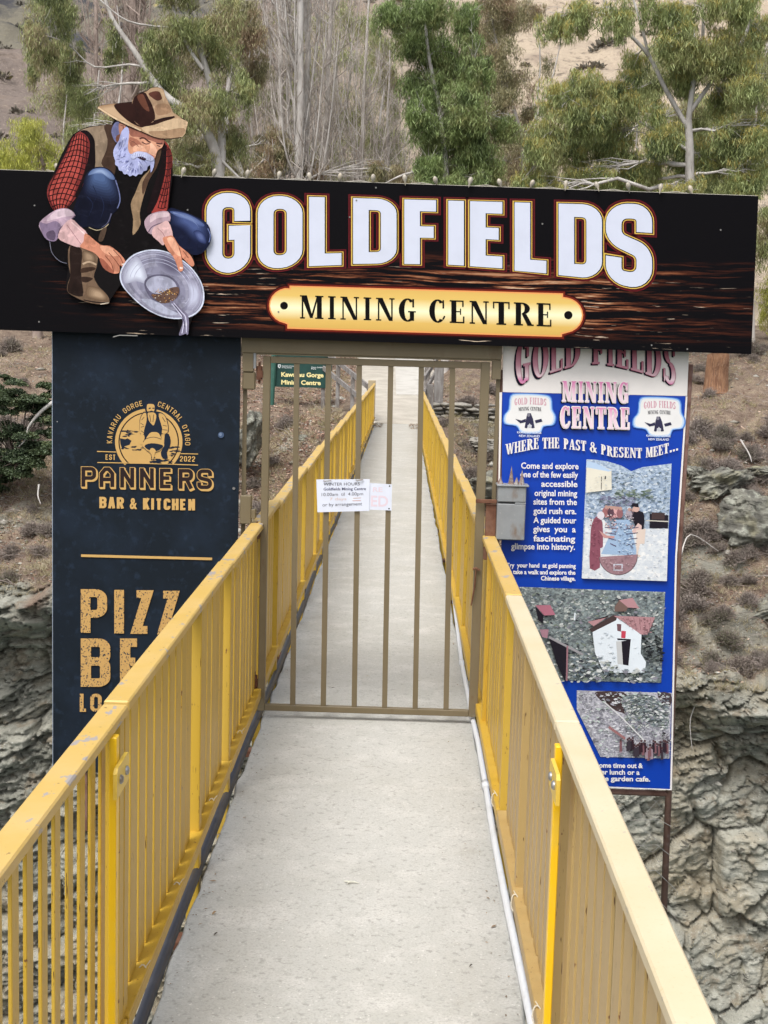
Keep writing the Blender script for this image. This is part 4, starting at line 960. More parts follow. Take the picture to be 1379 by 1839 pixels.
    pl((96, 92, 112), [(776, 1170), (800, 1130), (858, 1117), (920, 1130), (962, 1172), (968, 1225), (930, 1262), (868, 1272), (808, 1242)]); pl((168, 168, 188), [(786, 1172), (808, 1138), (858, 1126), (914, 1138), (950, 1176), (940, 1210), (880, 1222), (820, 1216)])
    pl((96, 72, 62), [(812, 1228), (860, 1222), (920, 1190), (962, 1188), (962, 1225), (930, 1262), (868, 1272)])
    r2 = random.Random(3)
    for k in range(70):
        x = r2.uniform(820, 958); y_ = r2.uniform(1196, 1266)
        if (x-890)**2/75**2+(y_-1230)**2/38**2 < 1: S.ell(x/Z, 120+y_/Z, r2.uniform(.7, 1.6), r2.uniform(.5, 1.1), C(*r2.choice([(214, 168, 96), (60, 42, 40), (168, 120, 78), (205, 195, 190)])), n=6)
    pl((118, 112, 134), [(918, 1262), (940, 1268), (985, 1310), (1015, 1345), (1014, 1438), (1000, 1436), (990, 1440), (974, 1446), (964, 1438), (985, 1370), (960, 1320)])
    for a in ([(935, 1270), (975, 1318), (1000, 1350), (1004, 1430)], [(925, 1275), (965, 1325), (990, 1365), (980, 1435)]): ln((206, 204, 226), a, 5)
    ln((72, 66, 88), [(940, 1285), (980, 1335), (996, 1400)], 5)
    # right cuff, arm, hand over the pan rim
    pl((172, 146, 156), [(778, 832), (818, 790), (904, 778), (916, 832), (862, 858), (824, 902), (792, 884)]); pl((204, 180, 186), [(822, 794), (900, 784), (908, 806), (850, 815), (808, 840)]); ln((98, 78, 96), [(800, 890), (822, 860), (880, 838), (914, 832)], 5)
    pl((206, 168, 166), [(826, 868), (862, 846), (906, 832), (932, 912), (900, 925), (880, 962), (852, 938), (820, 908)]); ln((160, 120, 124), [(850, 870), (880, 900), (892, 936)], 4)
    pl((196, 130, 104), [(876, 925), (905, 912), (932, 912), (965, 962), (1022, 1010), (1047, 1062), (1030, 1074), (990, 1036), (978, 1030), (988, 1088), (966, 1102), (950, 1060), (932, 1022), (902, 984)])
    pl((228, 168, 140), [(900, 925), (930, 920), (962, 972), (975, 1020), (950, 1010), (920, 970)]); ln((120, 66, 52), [(965, 975), (975, 1010), (982, 1040)], 4); ln((120, 66, 52), [(985, 990), (1015, 1030)], 4); ln((238, 212, 196), [(968, 1082), (984, 1084)], 9, 0)
    # head
    pl((110, 112, 150), [(604, 330), (622, 300), (650, 300), (656, 350), (642, 400), (622, 405), (602, 362)]); pl((120, 76, 60), [(628, 372), (660, 365), (655, 410), (628, 405)])
    pl((206, 150, 122), [(690, 330), (740, 342), (800, 368), (880, 388), (876, 430), (862, 442), (848, 455), (836, 490), (824, 506), (800, 482), (740, 462), (700, 482), (688, 440), (688, 380)])
    pl((150, 96, 80), [(690, 328), (740, 342), (800, 368), (880, 388), (876, 420), (820, 400), (770, 385), (740, 378), (705, 372)]); pl((168, 108, 88), [(700, 380), (750, 400), (770, 450), (730, 440), (700, 420)])
    pl((232, 178, 150), [(812, 410), (836, 430), (846, 458), (826, 478), (800, 470), (808, 440)]); pl((188, 92, 76), [(800, 468), (826, 480), (830, 492), (806, 484)]); pl((226, 170, 142), [(720, 430), (756, 420), (790, 452), (760, 456), (720, 456)])
    ln((70, 40, 38), [(752, 388), (775, 384), (800, 402), (812, 408)], 8); ln((70, 44, 44), [(764, 404), (784, 416), (806, 414)], 5); ln((80, 50, 48), [(842, 412), (866, 416), (872, 410)], 7); ln((60, 40, 44), [(846, 424), (864, 430)], 5); ln((126, 80, 68), [(700, 396), (730, 412), (748, 432)], 3)
    pl((176, 124, 104), [(642, 306), (662, 300), (678, 318), (672, 350), (658, 374), (644, 358), (640, 330)]); ln((98, 58, 52), [(650, 318), (664, 320), (662, 345), (654, 358)], 4)
    bd = [(684, 322), (696, 350), (692, 400), (690, 440), (702, 470), (730, 462), (742, 456), (790, 462), (822, 486), (832, 500), (828, 540), (812, 570)]
    jag = []
    for k in range(17):
        a = RAD(20+k*140/16); R0 = 1.0 if k % 2 else .93; jag.append((716+108*R0*math.cos(a), 468+124*R0*math.sin(a)))
    pl((168, 172, 212), bd+jag+[(612, 480), (612, 450), (626, 420), (642, 395), (655, 350)], 2)
    for k in range(60):
        a = RAD(r2.uniform(15, 175)); r0 = r2.uniform(45, 95); r1 = r0+r2.uniform(14, 28)
        ln(r2.choice([(204, 208, 238), (124, 128, 172), (186, 190, 228), (98, 102, 150)]), [(716+.85*r0*math.cos(a), 468+r0*math.sin(a)), (716+.87*r1*math.cos(a+.06), 468+1.02*r1*math.sin(a+.06))], r2.uniform(3, 6), 0, True)
    for k in range(16): x = 640+r2.uniform(0, 45); y_ = 380+r2.uniform(0, 90); ln(r2.choice([(204, 208, 238), (120, 124, 170)]), [(x, y_), (x-8, y_+24)], 4, 0, True)
    pl((196, 200, 232), [(706, 480), (738, 457), (790, 464), (830, 490), (818, 508), (785, 500), (770, 486), (742, 486), (716, 498)]); pl((50, 34, 46), [(742, 488), (768, 484), (788, 498), (772, 504)])
    for k in range(9): ln((132, 136, 180), [(720+11*k, 462+3*k), (716+12*k, 480+3*k)], 2.5, 0)
    # hat
    T1, T2, D1 = (172, 142, 112), (196, 168, 136), (44, 22, 18)
    pl(T1, [(528, 220), (565, 207), (630, 199), (700, 195), (800, 205), (925, 245), (980, 280), (1010, 302), (1000, 345), (975, 380), (900, 388), (835, 380), (762, 348), (700, 322), (632, 290), (572, 256)])
    gl([(528, 221), (565, 208), (630, 200), (650, 230), (690, 280), (760, 330), (762, 346), (700, 320), (632, 288), (572, 254)], (600, 240), 1., .5, (158, 126, 96), (190, 160, 128), 5)
    pl(D1, [(617, 206), (650, 195), (715, 193), (800, 205), (930, 262), (930, 280), (830, 318), (766, 328), (705, 302), (655, 262), (624, 228)])
    pl((168, 138, 110), [(712, 200), (722, 168), (748, 146), (790, 134), (810, 118), (850, 112), (880, 124), (892, 160), (910, 196), (930, 240), (932, 268), (840, 292), (772, 320), (722, 290)])
    pl(D1, [(714, 196), (724, 166), (750, 146), (782, 140), (802, 172), (822, 210), (836, 262), (828, 292), (772, 322), (722, 290), (706, 240)]); pl((96, 58, 44), [(740, 160), (770, 148), (790, 190), (806, 240), (780, 230), (750, 190)])
    pl((86, 50, 40), [(800, 146), (838, 132), (868, 142), (874, 172), (848, 184), (818, 166)]); pl((190, 160, 128), [(850, 118), (878, 128), (888, 162), (880, 190), (868, 150)]); pl((150, 118, 92), [(838, 210), (900, 200), (922, 245), (850, 262)])
    ln((34, 18, 16), [(828, 296), (880, 280), (932, 272)], 9, 3)
    pl(T2, [(766, 328), (832, 314), (900, 290), (960, 279), (1010, 296), (1006, 320), (986, 376), (900, 386), (838, 379), (784, 352)]); pl((158, 128, 100), [(800, 350), (880, 346), (990, 330), (984, 374), (900, 386), (838, 379)])
    ln((50, 28, 22), [(640, 296), (700, 325), (762, 350), (836, 382), (900, 390), (978, 381)], 5); ln((212, 184, 150), [(530, 221), (575, 250), (632, 284), (700, 316), (760, 344)], 8)
    S.build('painted_figure', t)
miner()

# bulbs of the light string on top of the sign
def lights():
    t = thing('string_lights', 'string of pale bulbs on wire along the top edge of the sign', 'string lights', (0, SIGN_Y+.02, 2.55))
    BULB = mat('frosted_bulb', (.36, .32, .26), .35, [((.45, .38, .28), 30, .5, .7, O1, 3)], spec=.5)
    xs = [102, 160, 330, 383, 443, 500, 556, 612, 670, 728, 783, 843, 898, 955, 1015, 1073, 1127, 1183, 1243]
    pts = []; me = None
    for k, x in enumerate(xs):
        yy = 305+(x)*.0345
        P = onY(x+random.uniform(-2, 2), yy-3, SIGN_Y); P = np.array([P[0], SIGN_Y+.012, P[2]])
        m = MB(); m.lathe((0, 0, 0), [(.001, -.034), (.005, -.022), (.008, -.008), (.0155, .004), (.018, .016), (.015, .028), (.007, .036), (.001, .038)], 10)
        front = random.random() < .45
        o = obj('bulb', me or new_mesh('bulb', m.v, m.f, BULB, smooth=True), t); me = o.data
        o.location = P-base_of(t)+np.array([0, -.028 if front else 0, .006]); o.rotation_euler = (random.uniform(-.3, .3), random.uniform(-.35, .35), 0); o.scale = (.62, .62, .72)
        pts += [P+np.array([-.06, .03, -.004 if k % 2 else .004]), P+np.array([0, .026, -.006])]
    m = MB(); m.tube(pts, .0026, 5); m.build('wire', mat('pale_cord', (.35, .32, .27), .7), t)
lights()

# ------------------------------------------------------------------ left navy panel
NAVY = mat('navy_sign_panel', (.010, .0145, .021), .5, [((.016, .025, .042), 3.5, .45, .7, O1, 6, .8), ((.022, .035, .06), 24, .56, .72, O1, 5, .7), ((.01, .014, .022), 1.5, .5, .7, O1, 3, .7)], bumps=[(30, .1, .001, O1)], spec=.1)
def left_panel():
    Y = GY-.03
    x0, x1 = -1.642, -.760; z0, z1 = -.30, 1.86
    t = thing('bar_sign_panel', 'tall dark navy sign panel for PANNERS BAR & KITCHEN left of the gate', 'sign', (-1.2, Y, z0))
    boxpart('panel', NAVY, t, x0, x1, Y, Y+.012, z0, z1); 
    boxpart('edge_strip', paint((150, 160, 175)), t, x0-.003, x0-.0003, Y-.001, Y+.012, z0, z1)
    for x in (-1.5, -.9): boxpart('backing_post', PIPE_RUST, t, x-.02, x+.02, Y+.0125, Y+.05, -.6, 1.83)
    for z in (-.2, .6): boxpart('backing_rail', PIPE_RUST, t, -1.62, -.705, Y+.0505, Y+.08, z, z+.04)
    S = Sheet(Y-.0006); G = paint((196, 158, 98), 1, .5); Gd = paint((36, 28, 30), 1, .5); N_ = paint((30, 38, 52), 1, .5)
    Z = 5.516; q = lambda pts: [(160+x/Z, 700+y/Z) for x, y in pts]
    # emblem: ring, disc
    cx, cy = 590, 515
    def ring(r0, r1, a0, a1, m, n=40):
        V = [(160+(cx+r*math.cos(RAD(a0+(a1-a0)*i/n)))/Z, 700+(cy+(cx*0)+r*.985*-math.sin(RAD(a0+(a1-a0)*i/n)))/Z) for r in (r0, r1) for i in range(n+1)]
        S.tris(V, [(i, i+1, n+2+i, n+1+i) for i in range(n)], m)
    ring(334, 300, -43, 225, G); ring(300, 288, -46, 228, Gd)
    pts = [(160+(cx+288*math.cos(RAD(a)))/Z, 700+(cy-284*math.sin(RAD(a)))/Z) for a in range(-50, 231, 7)]; S.poly(pts, G)
    r3 = random.Random(5)
    def rocks(cx_, cy_, w_, h_, n):
        for k in range(n):
            x = cx_+r3.uniform(-w_, w_); y_ = cy_+r3.uniform(-h_, h_); a = r3.uniform(10, 44); b_ = r3.uniform(3, 9)
            S.poly(q([(x-a, y_), (x-a*.4, y_-b_), (x+a*.5, y_-b_*.8), (x+a, y_+b_*.2), (x+a*.2, y_+b_), (x-a*.5, y_+b_*.7)]), N_)
    rocks(372, 430, 45, 35, 9); rocks(430, 420, 50, 10, 6); S.poly(q([(305, 480), (360, 490), (380, 480), (420, 505), (400, 545), (350, 560), (330, 590), (310, 540)]), N_); rocks(350, 560, 30, 25, 5)
    rocks(480, 575, 50, 25, 8); rocks(840, 590, 40, 30, 8); rocks(720, 690, 90, 25, 14); rocks(840, 640, 40, 20, 5); rocks(640, 720, 60, 10, 6)
    # figure
    pf = lambda c, p, sm=2: S.poly(q(p), c, sm)
    pf(N_, [(555, 120), (590, 104), (640, 108), (668, 140), (670, 190), (650, 225), (570, 225), (552, 180)])
    pf(G, [(575, 148), (600, 140), (640, 146), (650, 175), (645, 205), (630, 225), (590, 222), (572, 200)]); pf(N_, [(590, 180), (610, 176), (612, 186), (592, 190)]); pf(N_, [(628, 178), (648, 178), (646, 188), (628, 188)]); pf(N_, [(600, 214), (618, 206), (640, 216), (620, 222)])
    pf(N_, [(500, 300), (530, 230), (560, 215), (680, 215), (740, 240), (775, 300), (790, 400), (770, 430), (715, 440), (710, 490), (540, 500), (505, 440)])
    pf(G, [(505, 300), (535, 236), (565, 232), (570, 300), (560, 345), (545, 400), (540, 440), (505, 430)]); pf(G, [(690, 235), (738, 246), (768, 300), (784, 400), (760, 432), (720, 430), (725, 380), (700, 300)])
    pf(G, [(580, 235), (600, 225), (640, 225), (665, 250), (660, 300), (640, 352), (620, 340), (590, 300)])
    for a in ([(510, 330), (540, 350)], [(512, 370), (545, 362)], [(515, 405), (548, 430)], [(728, 350), (770, 360)], [(725, 395), (780, 400)], [(600, 250), (612, 320)], [(640, 245), (632, 320)], [(520, 300), (545, 270)], [(725, 270), (755, 320)]): S.line(q(a), 1.0, N_)
    pf(G, [(505, 440), (545, 450), (548, 490), (530, 540), (505, 535), (495, 500)]); pf(G, [(715, 445), (748, 455), (750, 490), (765, 520), (745, 540), (722, 500)])
    pf(G, [(600, 430), (640, 418), (690, 430), (715, 500), (620, 475), (560, 495)]); pf(N_, [(750, 440), (790, 440), (808, 500), (800, 560), (770, 620), (780, 680), (730, 680), (710, 620), (740, 560)])
    pf(G, [(530, 520), (570, 480), (650, 468), (720, 490), (745, 545), (720, 590), (650, 615), (570, 600), (535, 560)]); pf(N_, [(548, 560), (580, 535), (650, 530), (720, 545), (735, 562), (705, 592), (660, 608), (590, 596)]); pf(G, [(600, 600), (625, 575), (660, 600), (650, 640), (630, 700), (622, 650)])
    S.line(q([(535, 520), (560, 488), (640, 468), (715, 490)]), 1.0, N_, 3); S.line(q([(525, 560), (570, 602), (612, 640), (620, 700)]), .8, N_, 3); S.line(q([(745, 560), (700, 605), (648, 625)]), .8, N_, 3)
    S.poly(q([(240, 742), (960, 752), (960, 810), (240, 800)]), NAVY) if False else None
    for a, b in (((78, 610), (268, 616)), ((82, 720), (330, 724)), ((905, 632), (1080, 636)), ((850, 738), (1080, 746))): S.line(q([a, b]), 1.6, G)
    S.line(q([(330, 724), (850, 738)]), 1.2, G)
    S.build('emblem', t)
    sans_text(S, 'EST', 160+163/Z, 160+262/Z, 700+640/Z, 700+693/Z, 1.7, .85, G, .02, gap=.3); sans_text(S, '2022', 160+900/Z, 160+1050/Z, 700+656/Z, 700+710/Z, 1.8, .85, G, .02, gap=.3)
    def ringtext(s_, a0, a1, rad):
        n = len(s_)
        for i, ch in enumerate(s_):
            if ch == ' ': continue
            a = RAD(a0+(a1-a0)*(i+.5)/n); R0 = rad
            bxp, byp = 160+cx/Z+R0*math.cos(a), 700+cy/Z-R0*math.sin(a)
            co, si = math.cos(math.pi/2-a), math.sin(math.pi/2-a)
            def mf(px, v, co=co, si=si, bxp=bxp, byp=byp):
                u = px; w_ = v*9.5; return (bxp+u*co+w_*si, byp+u*si-w_*co)
            sans_glyph(S, ch, -2.8, 2.8, 0, 9.5, 1.35, .9, G, mapf=lambda px, v, mf=mf: mf(px, v))
    S.build('year_lettering', t); ringtext('KAWARAU GORGE', 183, 98, 65.5); S.build('ring_lettering', t); ringtext('CENTRAL OTAGO', 77, -6, 65.5)
    # PANNERS: outlined letters with gold drop edge
    Zp = 3.4475; S.build('ring_lettering', t); xs = [(228, 328), (340, 440), (468, 563), (590, 685), (713, 800), (830, 928), (945, 1045)]
    for ch, (a, b) in zip('PaNNERS', xs):
        xa, xb = 80+a/Zp+.6, 80+b/Zp-2.6; dy = (a-228)/(945-228)*4.3; yt, yb = 580+892/Zp+dy, 580+1012/Zp+dy
        for (dx, g, mm) in ((2.2, 1.4, G), (1.1, 1.4, G), (0, 1.4, G), (0, .35, paint((44, 34, 34), 1, .5))):
            sans_glyph(S, ch, xa, xb, yt, yb+(1.0 if dx else 0), 6.3, .95, mm, grow=g, dx=dx, dy=dx*.8, rr=6)
    S.n -= 40 if S.n > 60 else 0
    S.build('panners_lettering', t)
    sans_text(S, 'BAR', 80+340/Zp, 80+492/Zp, 580+1076/Zp, 580+1146/Zp, 5.2, .8, G, .02, gap=.22); text(S, '&', 80+528/Zp, 80+574/Zp, 580+1148/Zp, 19.5, G, .02, .035)
    S.build('bar_lettering', t)
    sans_text(S, 'KITCHEN', 80+610/Zp, 80+932/Zp, 580+1084/Zp, 580+1154/Zp, 5.2, .8, G, .02, gap=.22)
    S.build('kitchen_lettering', t)
    S.line([(146, 997.5), (381, 1003.5)], 4.6, G)
    S.build('gold_rule', t)
    DG = mat('distressed_gold_print', lin((190, 150, 90)), .5, [((.016, .026, .045), 120, .565, .60, (1, 1, .8), 5)])
    Zq = 3.4475
    for ch, a, b in (('P', 225, 388), ('I', 430, 495), ('Z', 540, 668), ('Z', 705, 830)):
        dy = (a-225)*.006/1; sans_glyph(S, ch, 80+a/Zq, 80+b/Zq, 980+268/Zq+dy, 980+538/Zq+dy, 17.5, .8, DG, rr=13)
    for ch, a, b in (('B', 225, 408), ('E', 468, 605)): sans_glyph(S, ch, 80+a/Zq, 80+b/Zq, 980+573/Zq, 980+872/Zq, 18.5, .82, DG, rr=12)
    for ch, a, b in (('L', 219, 268), ('O', 284, 355)): sans_glyph(S, ch, 80+a/Zq, 80+b/Zq, 980+915/Zq, 980+1027/Zq, 6.8, .85, DG)
    S.build('distressed_lettering', t)
    for p in ((397, 781, 5.5, paint((70, 86, 112))), (420, 877, 2.6, STEEL), (103, 757, 1.2, STEEL), (240, 700, .1, STEEL)): S.ell(p[0], p[1], p[2], p[2], p[3], n=10)
    S.ell(396, 780, 2.6, 3, paint((110, 125, 150)), n=10); S.build('screw_heads', t)
left_panel()

# ------------------------------------------------------------------ right blue sign
BLUE = mat('blue_sign_print', lin((0, 58, 165)), .4, [(lin((0, 48, 148)), 2, .4, .7, O1, 3, .8)], spec=.4)
def stony(name, a, b, c, sc=60): return mat(name, lin(a), .5, [(lin(b), sc, .44, .56, (1, 1, 1.4), 6), (lin(c), sc*.8, .56, .62, (1, 1, 1.5), 6), (lin((92, 96, 102)), sc*1.4, .6, .68, (1, 1, 2.2), 5, .6)])
def right_sign():
    Y = GY-.0; z0 = -.297
    t = thing('mining_centre_sign', 'old blue and white GOLD FIELDS MINING CENTRE notice board right of the gate', 'sign', (.9, Y, z0))
    WH = paint((226, 220, 216), 1, .5)
    def board(name, m, pts, d0=0., d1=.012):
        b = MB(); A = [onY(x, y, Y) for x, y in pts]; n = len(A)
        b.add([(p[0], Y+d0, p[2]) for p in A]+[(p[0], Y+d1, p[2]) for p in A], [list(range(n))[::-1], [n+i for i in range(n)]]+[[i, (i+1) % n, n+(i+1) % n, n+i] for i in range(n)]); return b.build(name, m, t)
    board('top_board', WH, [(903, 596), (1238, 608), (1234, 711), (903, 704)])
    board('blue_board', BLUE, [(902, 704.6), (1231, 711.6), (1212, 1000), (1203, 1417), (898, 1404)], .001)
    board('white_edge', WH, [(1231.5, 712), (1234.5, 712), (1215.5, 1001), (1206.5, 1419), (898, 1407), (898, 1404.6), (1203.4, 1417.6), (1212.5, 1000)], -.001)
    board('white_edge', WH, [(897, 705), (901.5, 704.6), (897.5, 870), (895, 870)], -.001)
    S = Sheet(Y-.0016)
    K = paint((20, 16, 34), 1, .5); PK = paint((196, 128, 156), 1, .5); PKD = paint((170, 92, 112), 1, .5)
    pkg = bpy.data.materials.new('pink_gradient_print'); pkg.use_nodes = True; T = pkg.node_tree; p = T.nodes['Principled BSDF']; p.inputs['Roughness'].default_value = .5
    g = T.nodes.new('ShaderNodeNewGeometry'); sp = T.nodes.new('ShaderNodeSeparateXYZ'); T.links.new(g.outputs['Position'], sp.inputs[0]); rp = T.nodes.new('ShaderNodeValToRGB')
    mr = T.nodes.new('ShaderNodeMapRange'); zt = onY(1070, 632, Y)[2]; zb = onY(1070, 768, Y)[2]; mr.inputs['From Min'].default_value = zb; mr.inputs['From Max'].default_value = zt
    T.links.new(sp.outputs[2], mr.inputs[0]); T.links.new(mr.outputs[0], rp.inputs[0]); e = rp.color_ramp.elements
    st = ((0, (228, 205, 214)), (.14, (222, 190, 204)), (.29, (206, 120, 166)), (.34, (228, 205, 214)), (.44, (222, 190, 204)), (.6, (206, 120, 166)), (.66, (226, 200, 206)), (.8, (190, 130, 146)), (1, (168, 88, 108)))
    while len(e) < len(st): e.new(.5)
    for q, (po, c) in zip(e, st): q.position = po; q.color = (*lin(c), 1)
    T.links.new(rp.outputs[0], p.inputs['Base Color'])
    def gf(px, v):
        b = np.interp(px, [920, 945, 980, 1040, 1075, 1110, 1150, 1190, 1215], [692, 686, 672, 654, 653, 658, 668, 682, 695]); a = np.interp(px, [920, 1070, 1215], [621, 606, 621])-6; return (px, b+(a-b)*v)
    for dx, dy in ((-2.6, 2.2), (-2.0, 3.2), (-3.4, 2.8)): serif_text(S, 'GOLD FIELDS', 926+dx, 1214+dx, K, lambda px, v, dy=dy: (gf(px, v)[0], gf(px, v)[1]+dy), gap=.14)
    S.n -= 90
    for dx, dy in ((1, 0), (-1, 0), (0, 1)): serif_text(S, 'GOLD FIELDS', 926+dx, 1214+dx, PKD, lambda px, v, dy=dy: (gf(px, v)[0], gf(px, v)[1]+dy), gap=.14)
    serif_text(S, 'GOLD FIELDS', 926, 1214, pkg, gf, gap=.14); S.build('pink_lettering', t); S.n = 40
    def lm(y0, y1, sl, x0): return lambda px, v: (px, y1+(px-x0)*sl+(y0-y1)*v)
    for wd, x0, x1, y0, y1 in (('MINING', 1009, 1129, 684, 721), ('CENTRE', 1006, 1130, 730, 768)):
        f = lambda dx, dy: (lambda px, v: (px+dx, lm(y0, y1, .022, x0)(px, v)[1]+dy))
        for dx, dy in ((-3, 3.2), (-2.2, 2.4), (-3.4, 1.6)): serif_text(S, wd, x0, x1, K, f(dx, dy), gap=.2)
        for dx, dy in ((-1.6, 0), (1.6, 0), (0, -1.5), (0, 1.5), (-1.2, 1.2), (1.2, -1.2), (1.2, 1.2), (-1.2, -1.2)): serif_text(S, wd, x0, x1, WH, f(dx, dy), gap=.2)
        serif_text(S, wd, x0, x1, pkg, f(0, 0), gap=.2)
        S.n -= 100 if wd == 'MINING' else 0
    S.build('pink_lettering', t); S.n = 60
    # small logo clouds
    for ox, oy in ((0, 0), (232, 6)):
        cl = [(915, 735), (918, 712), (935, 708), (975, 710), (988, 716), (990, 735), (996, 748), (992, 762), (975, 765), (968, 776), (938, 776), (928, 764), (908, 760), (907, 746)]
        c0 = np.array([951, 742])
        for k, col in ((1.07, (70, 118, 196)), (1.035, (128, 164, 214)), (1., (188, 205, 226)), (.94, (222, 220, 218))):
            S.poly([tuple(c0+(np.array(p)-c0)*k+np.array([ox, oy])) for p in cl], paint(col, 1, .5), 3)
        tw = lambda y0, y1: (lambda px, v: (px, y1+oy-3*math.cos((px-951-ox)/22)+(y0-y1)*v))
        serif_text(S, 'GOLD FIELDS', 924+ox, 981+ox, paint((196, 130, 150)), tw(717, 729)); serif_text(S, 'MINING CENTRE', 931+ox, 972+ox, K, tw(733.5, 740))
        S.n -= 60
        DK = paint((52, 50, 74), 1, .5)
        S.poly([(947+ox, 742+oy), (953+ox, 742+oy), (957+ox, 752+oy), (960+ox, 768+oy), (955+ox, 769+oy), (951+ox, 760+oy), (946+ox, 769+oy), (942+ox, 768+oy), (945+ox, 750+oy)], DK)
        S.ell(949+ox, 745+oy, 3, 3.4, paint((120, 118, 130)), n=10); S.poly([(925+ox, 752+oy), (936+ox, 755+oy), (944+ox, 752+oy), (944+ox, 758+oy), (934+ox, 760+oy)], DK); S.poly([(960+ox, 755+oy), (972+ox, 752+oy), (974+ox, 757+oy), (962+ox, 760+oy)], DK); S.ell(951+ox, 765+oy, 4, 3, paint((190, 190, 196)), n=10)
        text(S, 'KAWARAU GORGE', 928.5+ox, 972+ox, 778+oy, 3.8, paint((215, 220, 232)), .02, .02); text(S, 'NEW ZEALAND', 932+ox, 969+ox, 784.5+oy, 4.2, paint((215, 220, 232)), .02, .02)
        S.build('logo', t); S.n -= 10
    # where the past & present meet
    def wf(px, v):
        b = np.interp(px, [907, 960, 1000, 1053, 1070, 1100, 1150, 1175, 1218], [817, 806, 804.5, 810, 813, 820.5, 822.5, 820, 808]); h = np.interp(px, [907, 940, 1000, 1053, 1100, 1150, 1200], [19, 20, 19, 18, 18, 18, 18]); return (px, b-h*v)
    for dx in (-.35, .35):
        for wd, a, b in (('WHERE', 908, 967), ('THE', 974, 1004), ('PAST', 1012, 1052), ('&', 1059, 1071), ('PRESENT', 1079, 1152), ('MEET', 1159, 1200), ('...', 1202, 1217)): serif_text(S, wd, a+dx, b+dx, WH, wf, gap=.14)
    S.build('white_lettering', t); S.n -= 60
    lines = [('Come and explore', 935.5, 1038.5, 842), ('one of the few easily', 934, 1037.5, 857.5), ('accessible', 971.5, 1036.5, 874.5), ('original mining', 959.5, 1036, 891), ('sites from the', 957.5, 1035.5, 906.5), ('gold rush era.', 957.5, 1034.5, 923), ('A guided tour', 957.5, 1034.5, 939.5), ('gives  you  a', 957, 1033.5, 955.5), ('fascinating', 957.5, 1032.5, 972.5), ('glimpse into history.', 917.5, 1032, 986.5)]
    for s_, a, b, y_ in lines: text(S, s_, a, b, y_-1.0, 11.2, WH, .012, .022); S.build('text_line', t)
    for s_, a, b, y_ in (('Try  your hand  at gold panning', 909, 1033.5, 1018.5), ('or take a walk and explore the', 909, 1033, 1030.5), ('Chinese village.', 971, 1033, 1042)): text(S, s_, a, b, y_-.5, 8, WH, .012, .03)
    S.build('small_text', t)
    for s_, a, b, y_ in (('Take some time out &', 1043, 1154, 1377.5), ('relax over lunch or a', 1036, 1148, 1389.5), ('coffee in the garden cafe.', 1019, 1167, 1401)): text(S, s_, a, b, y_-.5, 9, WH, .012, .03)
    S.build('small_text', t)
    # photographs on the board: flat prints
    rq = random.Random(11)
    def rubble(x0, y0, x1, y1, n, cols, inside, zr=3.727, oy=1000, big=16):
        for _ in range(n):
            x = rq.uniform(x0, x1); y_ = rq.uniform(y0, y1)
            if not inside(x, y_): continue
            a = rq.uniform(5, big); b_ = a*rq.uniform(.25, .6); th = rq.uniform(-.6, .6); k = rq.randint(4, 6)
            S.poly([(880+(x+a*math.cos(th)*math.cos(6.28*i/k)-b_*math.sin(th)*math.sin(6.28*i/k)+rq.uniform(-2, 2))/zr, oy+(y_+a*math.sin(th)*math.cos(6.28*i/k)+b_*math.cos(th)*math.sin(6.28*i/k))/zr) for i in range(k)], paint(rq.choice(cols), 1, .5))
    GR_ = [(104, 114, 122), (116, 126, 130), (150, 158, 158), (188, 190, 186), (120, 128, 116), (205, 206, 204), (58, 60, 66), (132, 130, 140)]
    S.n = 60
    P1 = stony('pale_rock_print', (176, 190, 206), (140, 156, 178), (196, 206, 214)); P2 = stony('bright_ground_print', (210, 212, 214), (196, 200, 206), (224, 222, 220), 40); P3 = stony('dark_rock_print', (132, 142, 142), (92, 98, 100), (176, 180, 176), 55); P4 = stony('spoil_heap_print', (188, 186, 194), (150, 148, 158), (206, 204, 208), 70); WALLP = paint((216, 222, 228), 1, .5); MR = paint((132, 78, 92), 1, .5); BKc = paint((34, 30, 38), 1, .5)
    Zr = 3.727; q = lambda pts: [(880+x/Zr, 600+y/Zr) for x, y in pts]
    S.poly(q([(645, 838), (700, 840), (780, 850), (880, 880), (945, 918), (1020, 890), (1120, 878), (1215, 866), (1180, 1650), (612, 1632)]), P1)
    rubble(650, 850, 1200, 1240, 500, [(190, 202, 216), (150, 168, 190), (120, 138, 160), (208, 214, 220), (96, 110, 118), (166, 180, 190)], lambda x, y: y > 900+.00008*(x-940)**2*-1+abs(x-945)*-.14+25, oy=600)
    S.poly(q([(645, 850), (810, 905), (812, 1040), (640, 1060)]), paint((218, 212, 196), 1, .5)); S.poly(q([(640, 890), (790, 918), (812, 912), (700, 860), (645, 848)]), paint((176, 196, 220), 1, .5)); S.line(q([(744, 952), (742, 1040)]), 1.2, BKc); S.line(q([(770, 948), (768, 970)]), 2.4, BKc)
    rubble(840, 1040, 1080, 1095, 70, [(96, 110, 96), (120, 130, 118), (80, 92, 84), (150, 160, 160)], lambda x, y: True, oy=600, big=20); rubble(740, 1085, 960, 1150, 60, [(102, 102, 124), (126, 128, 150), (84, 84, 100), (150, 156, 176)], lambda x, y: True, oy=600, big=20)
    S.poly(q([(636, 1230), (760, 1240), (800, 1300), (980, 1300), (1190, 1300), (1180, 1650), (612, 1632)]), P2)
    S.poly(q([(830, 1240), (930, 1240), (985, 1480), (740, 1470), (800, 1340)]), paint((150, 172, 198), 1, .5)); 
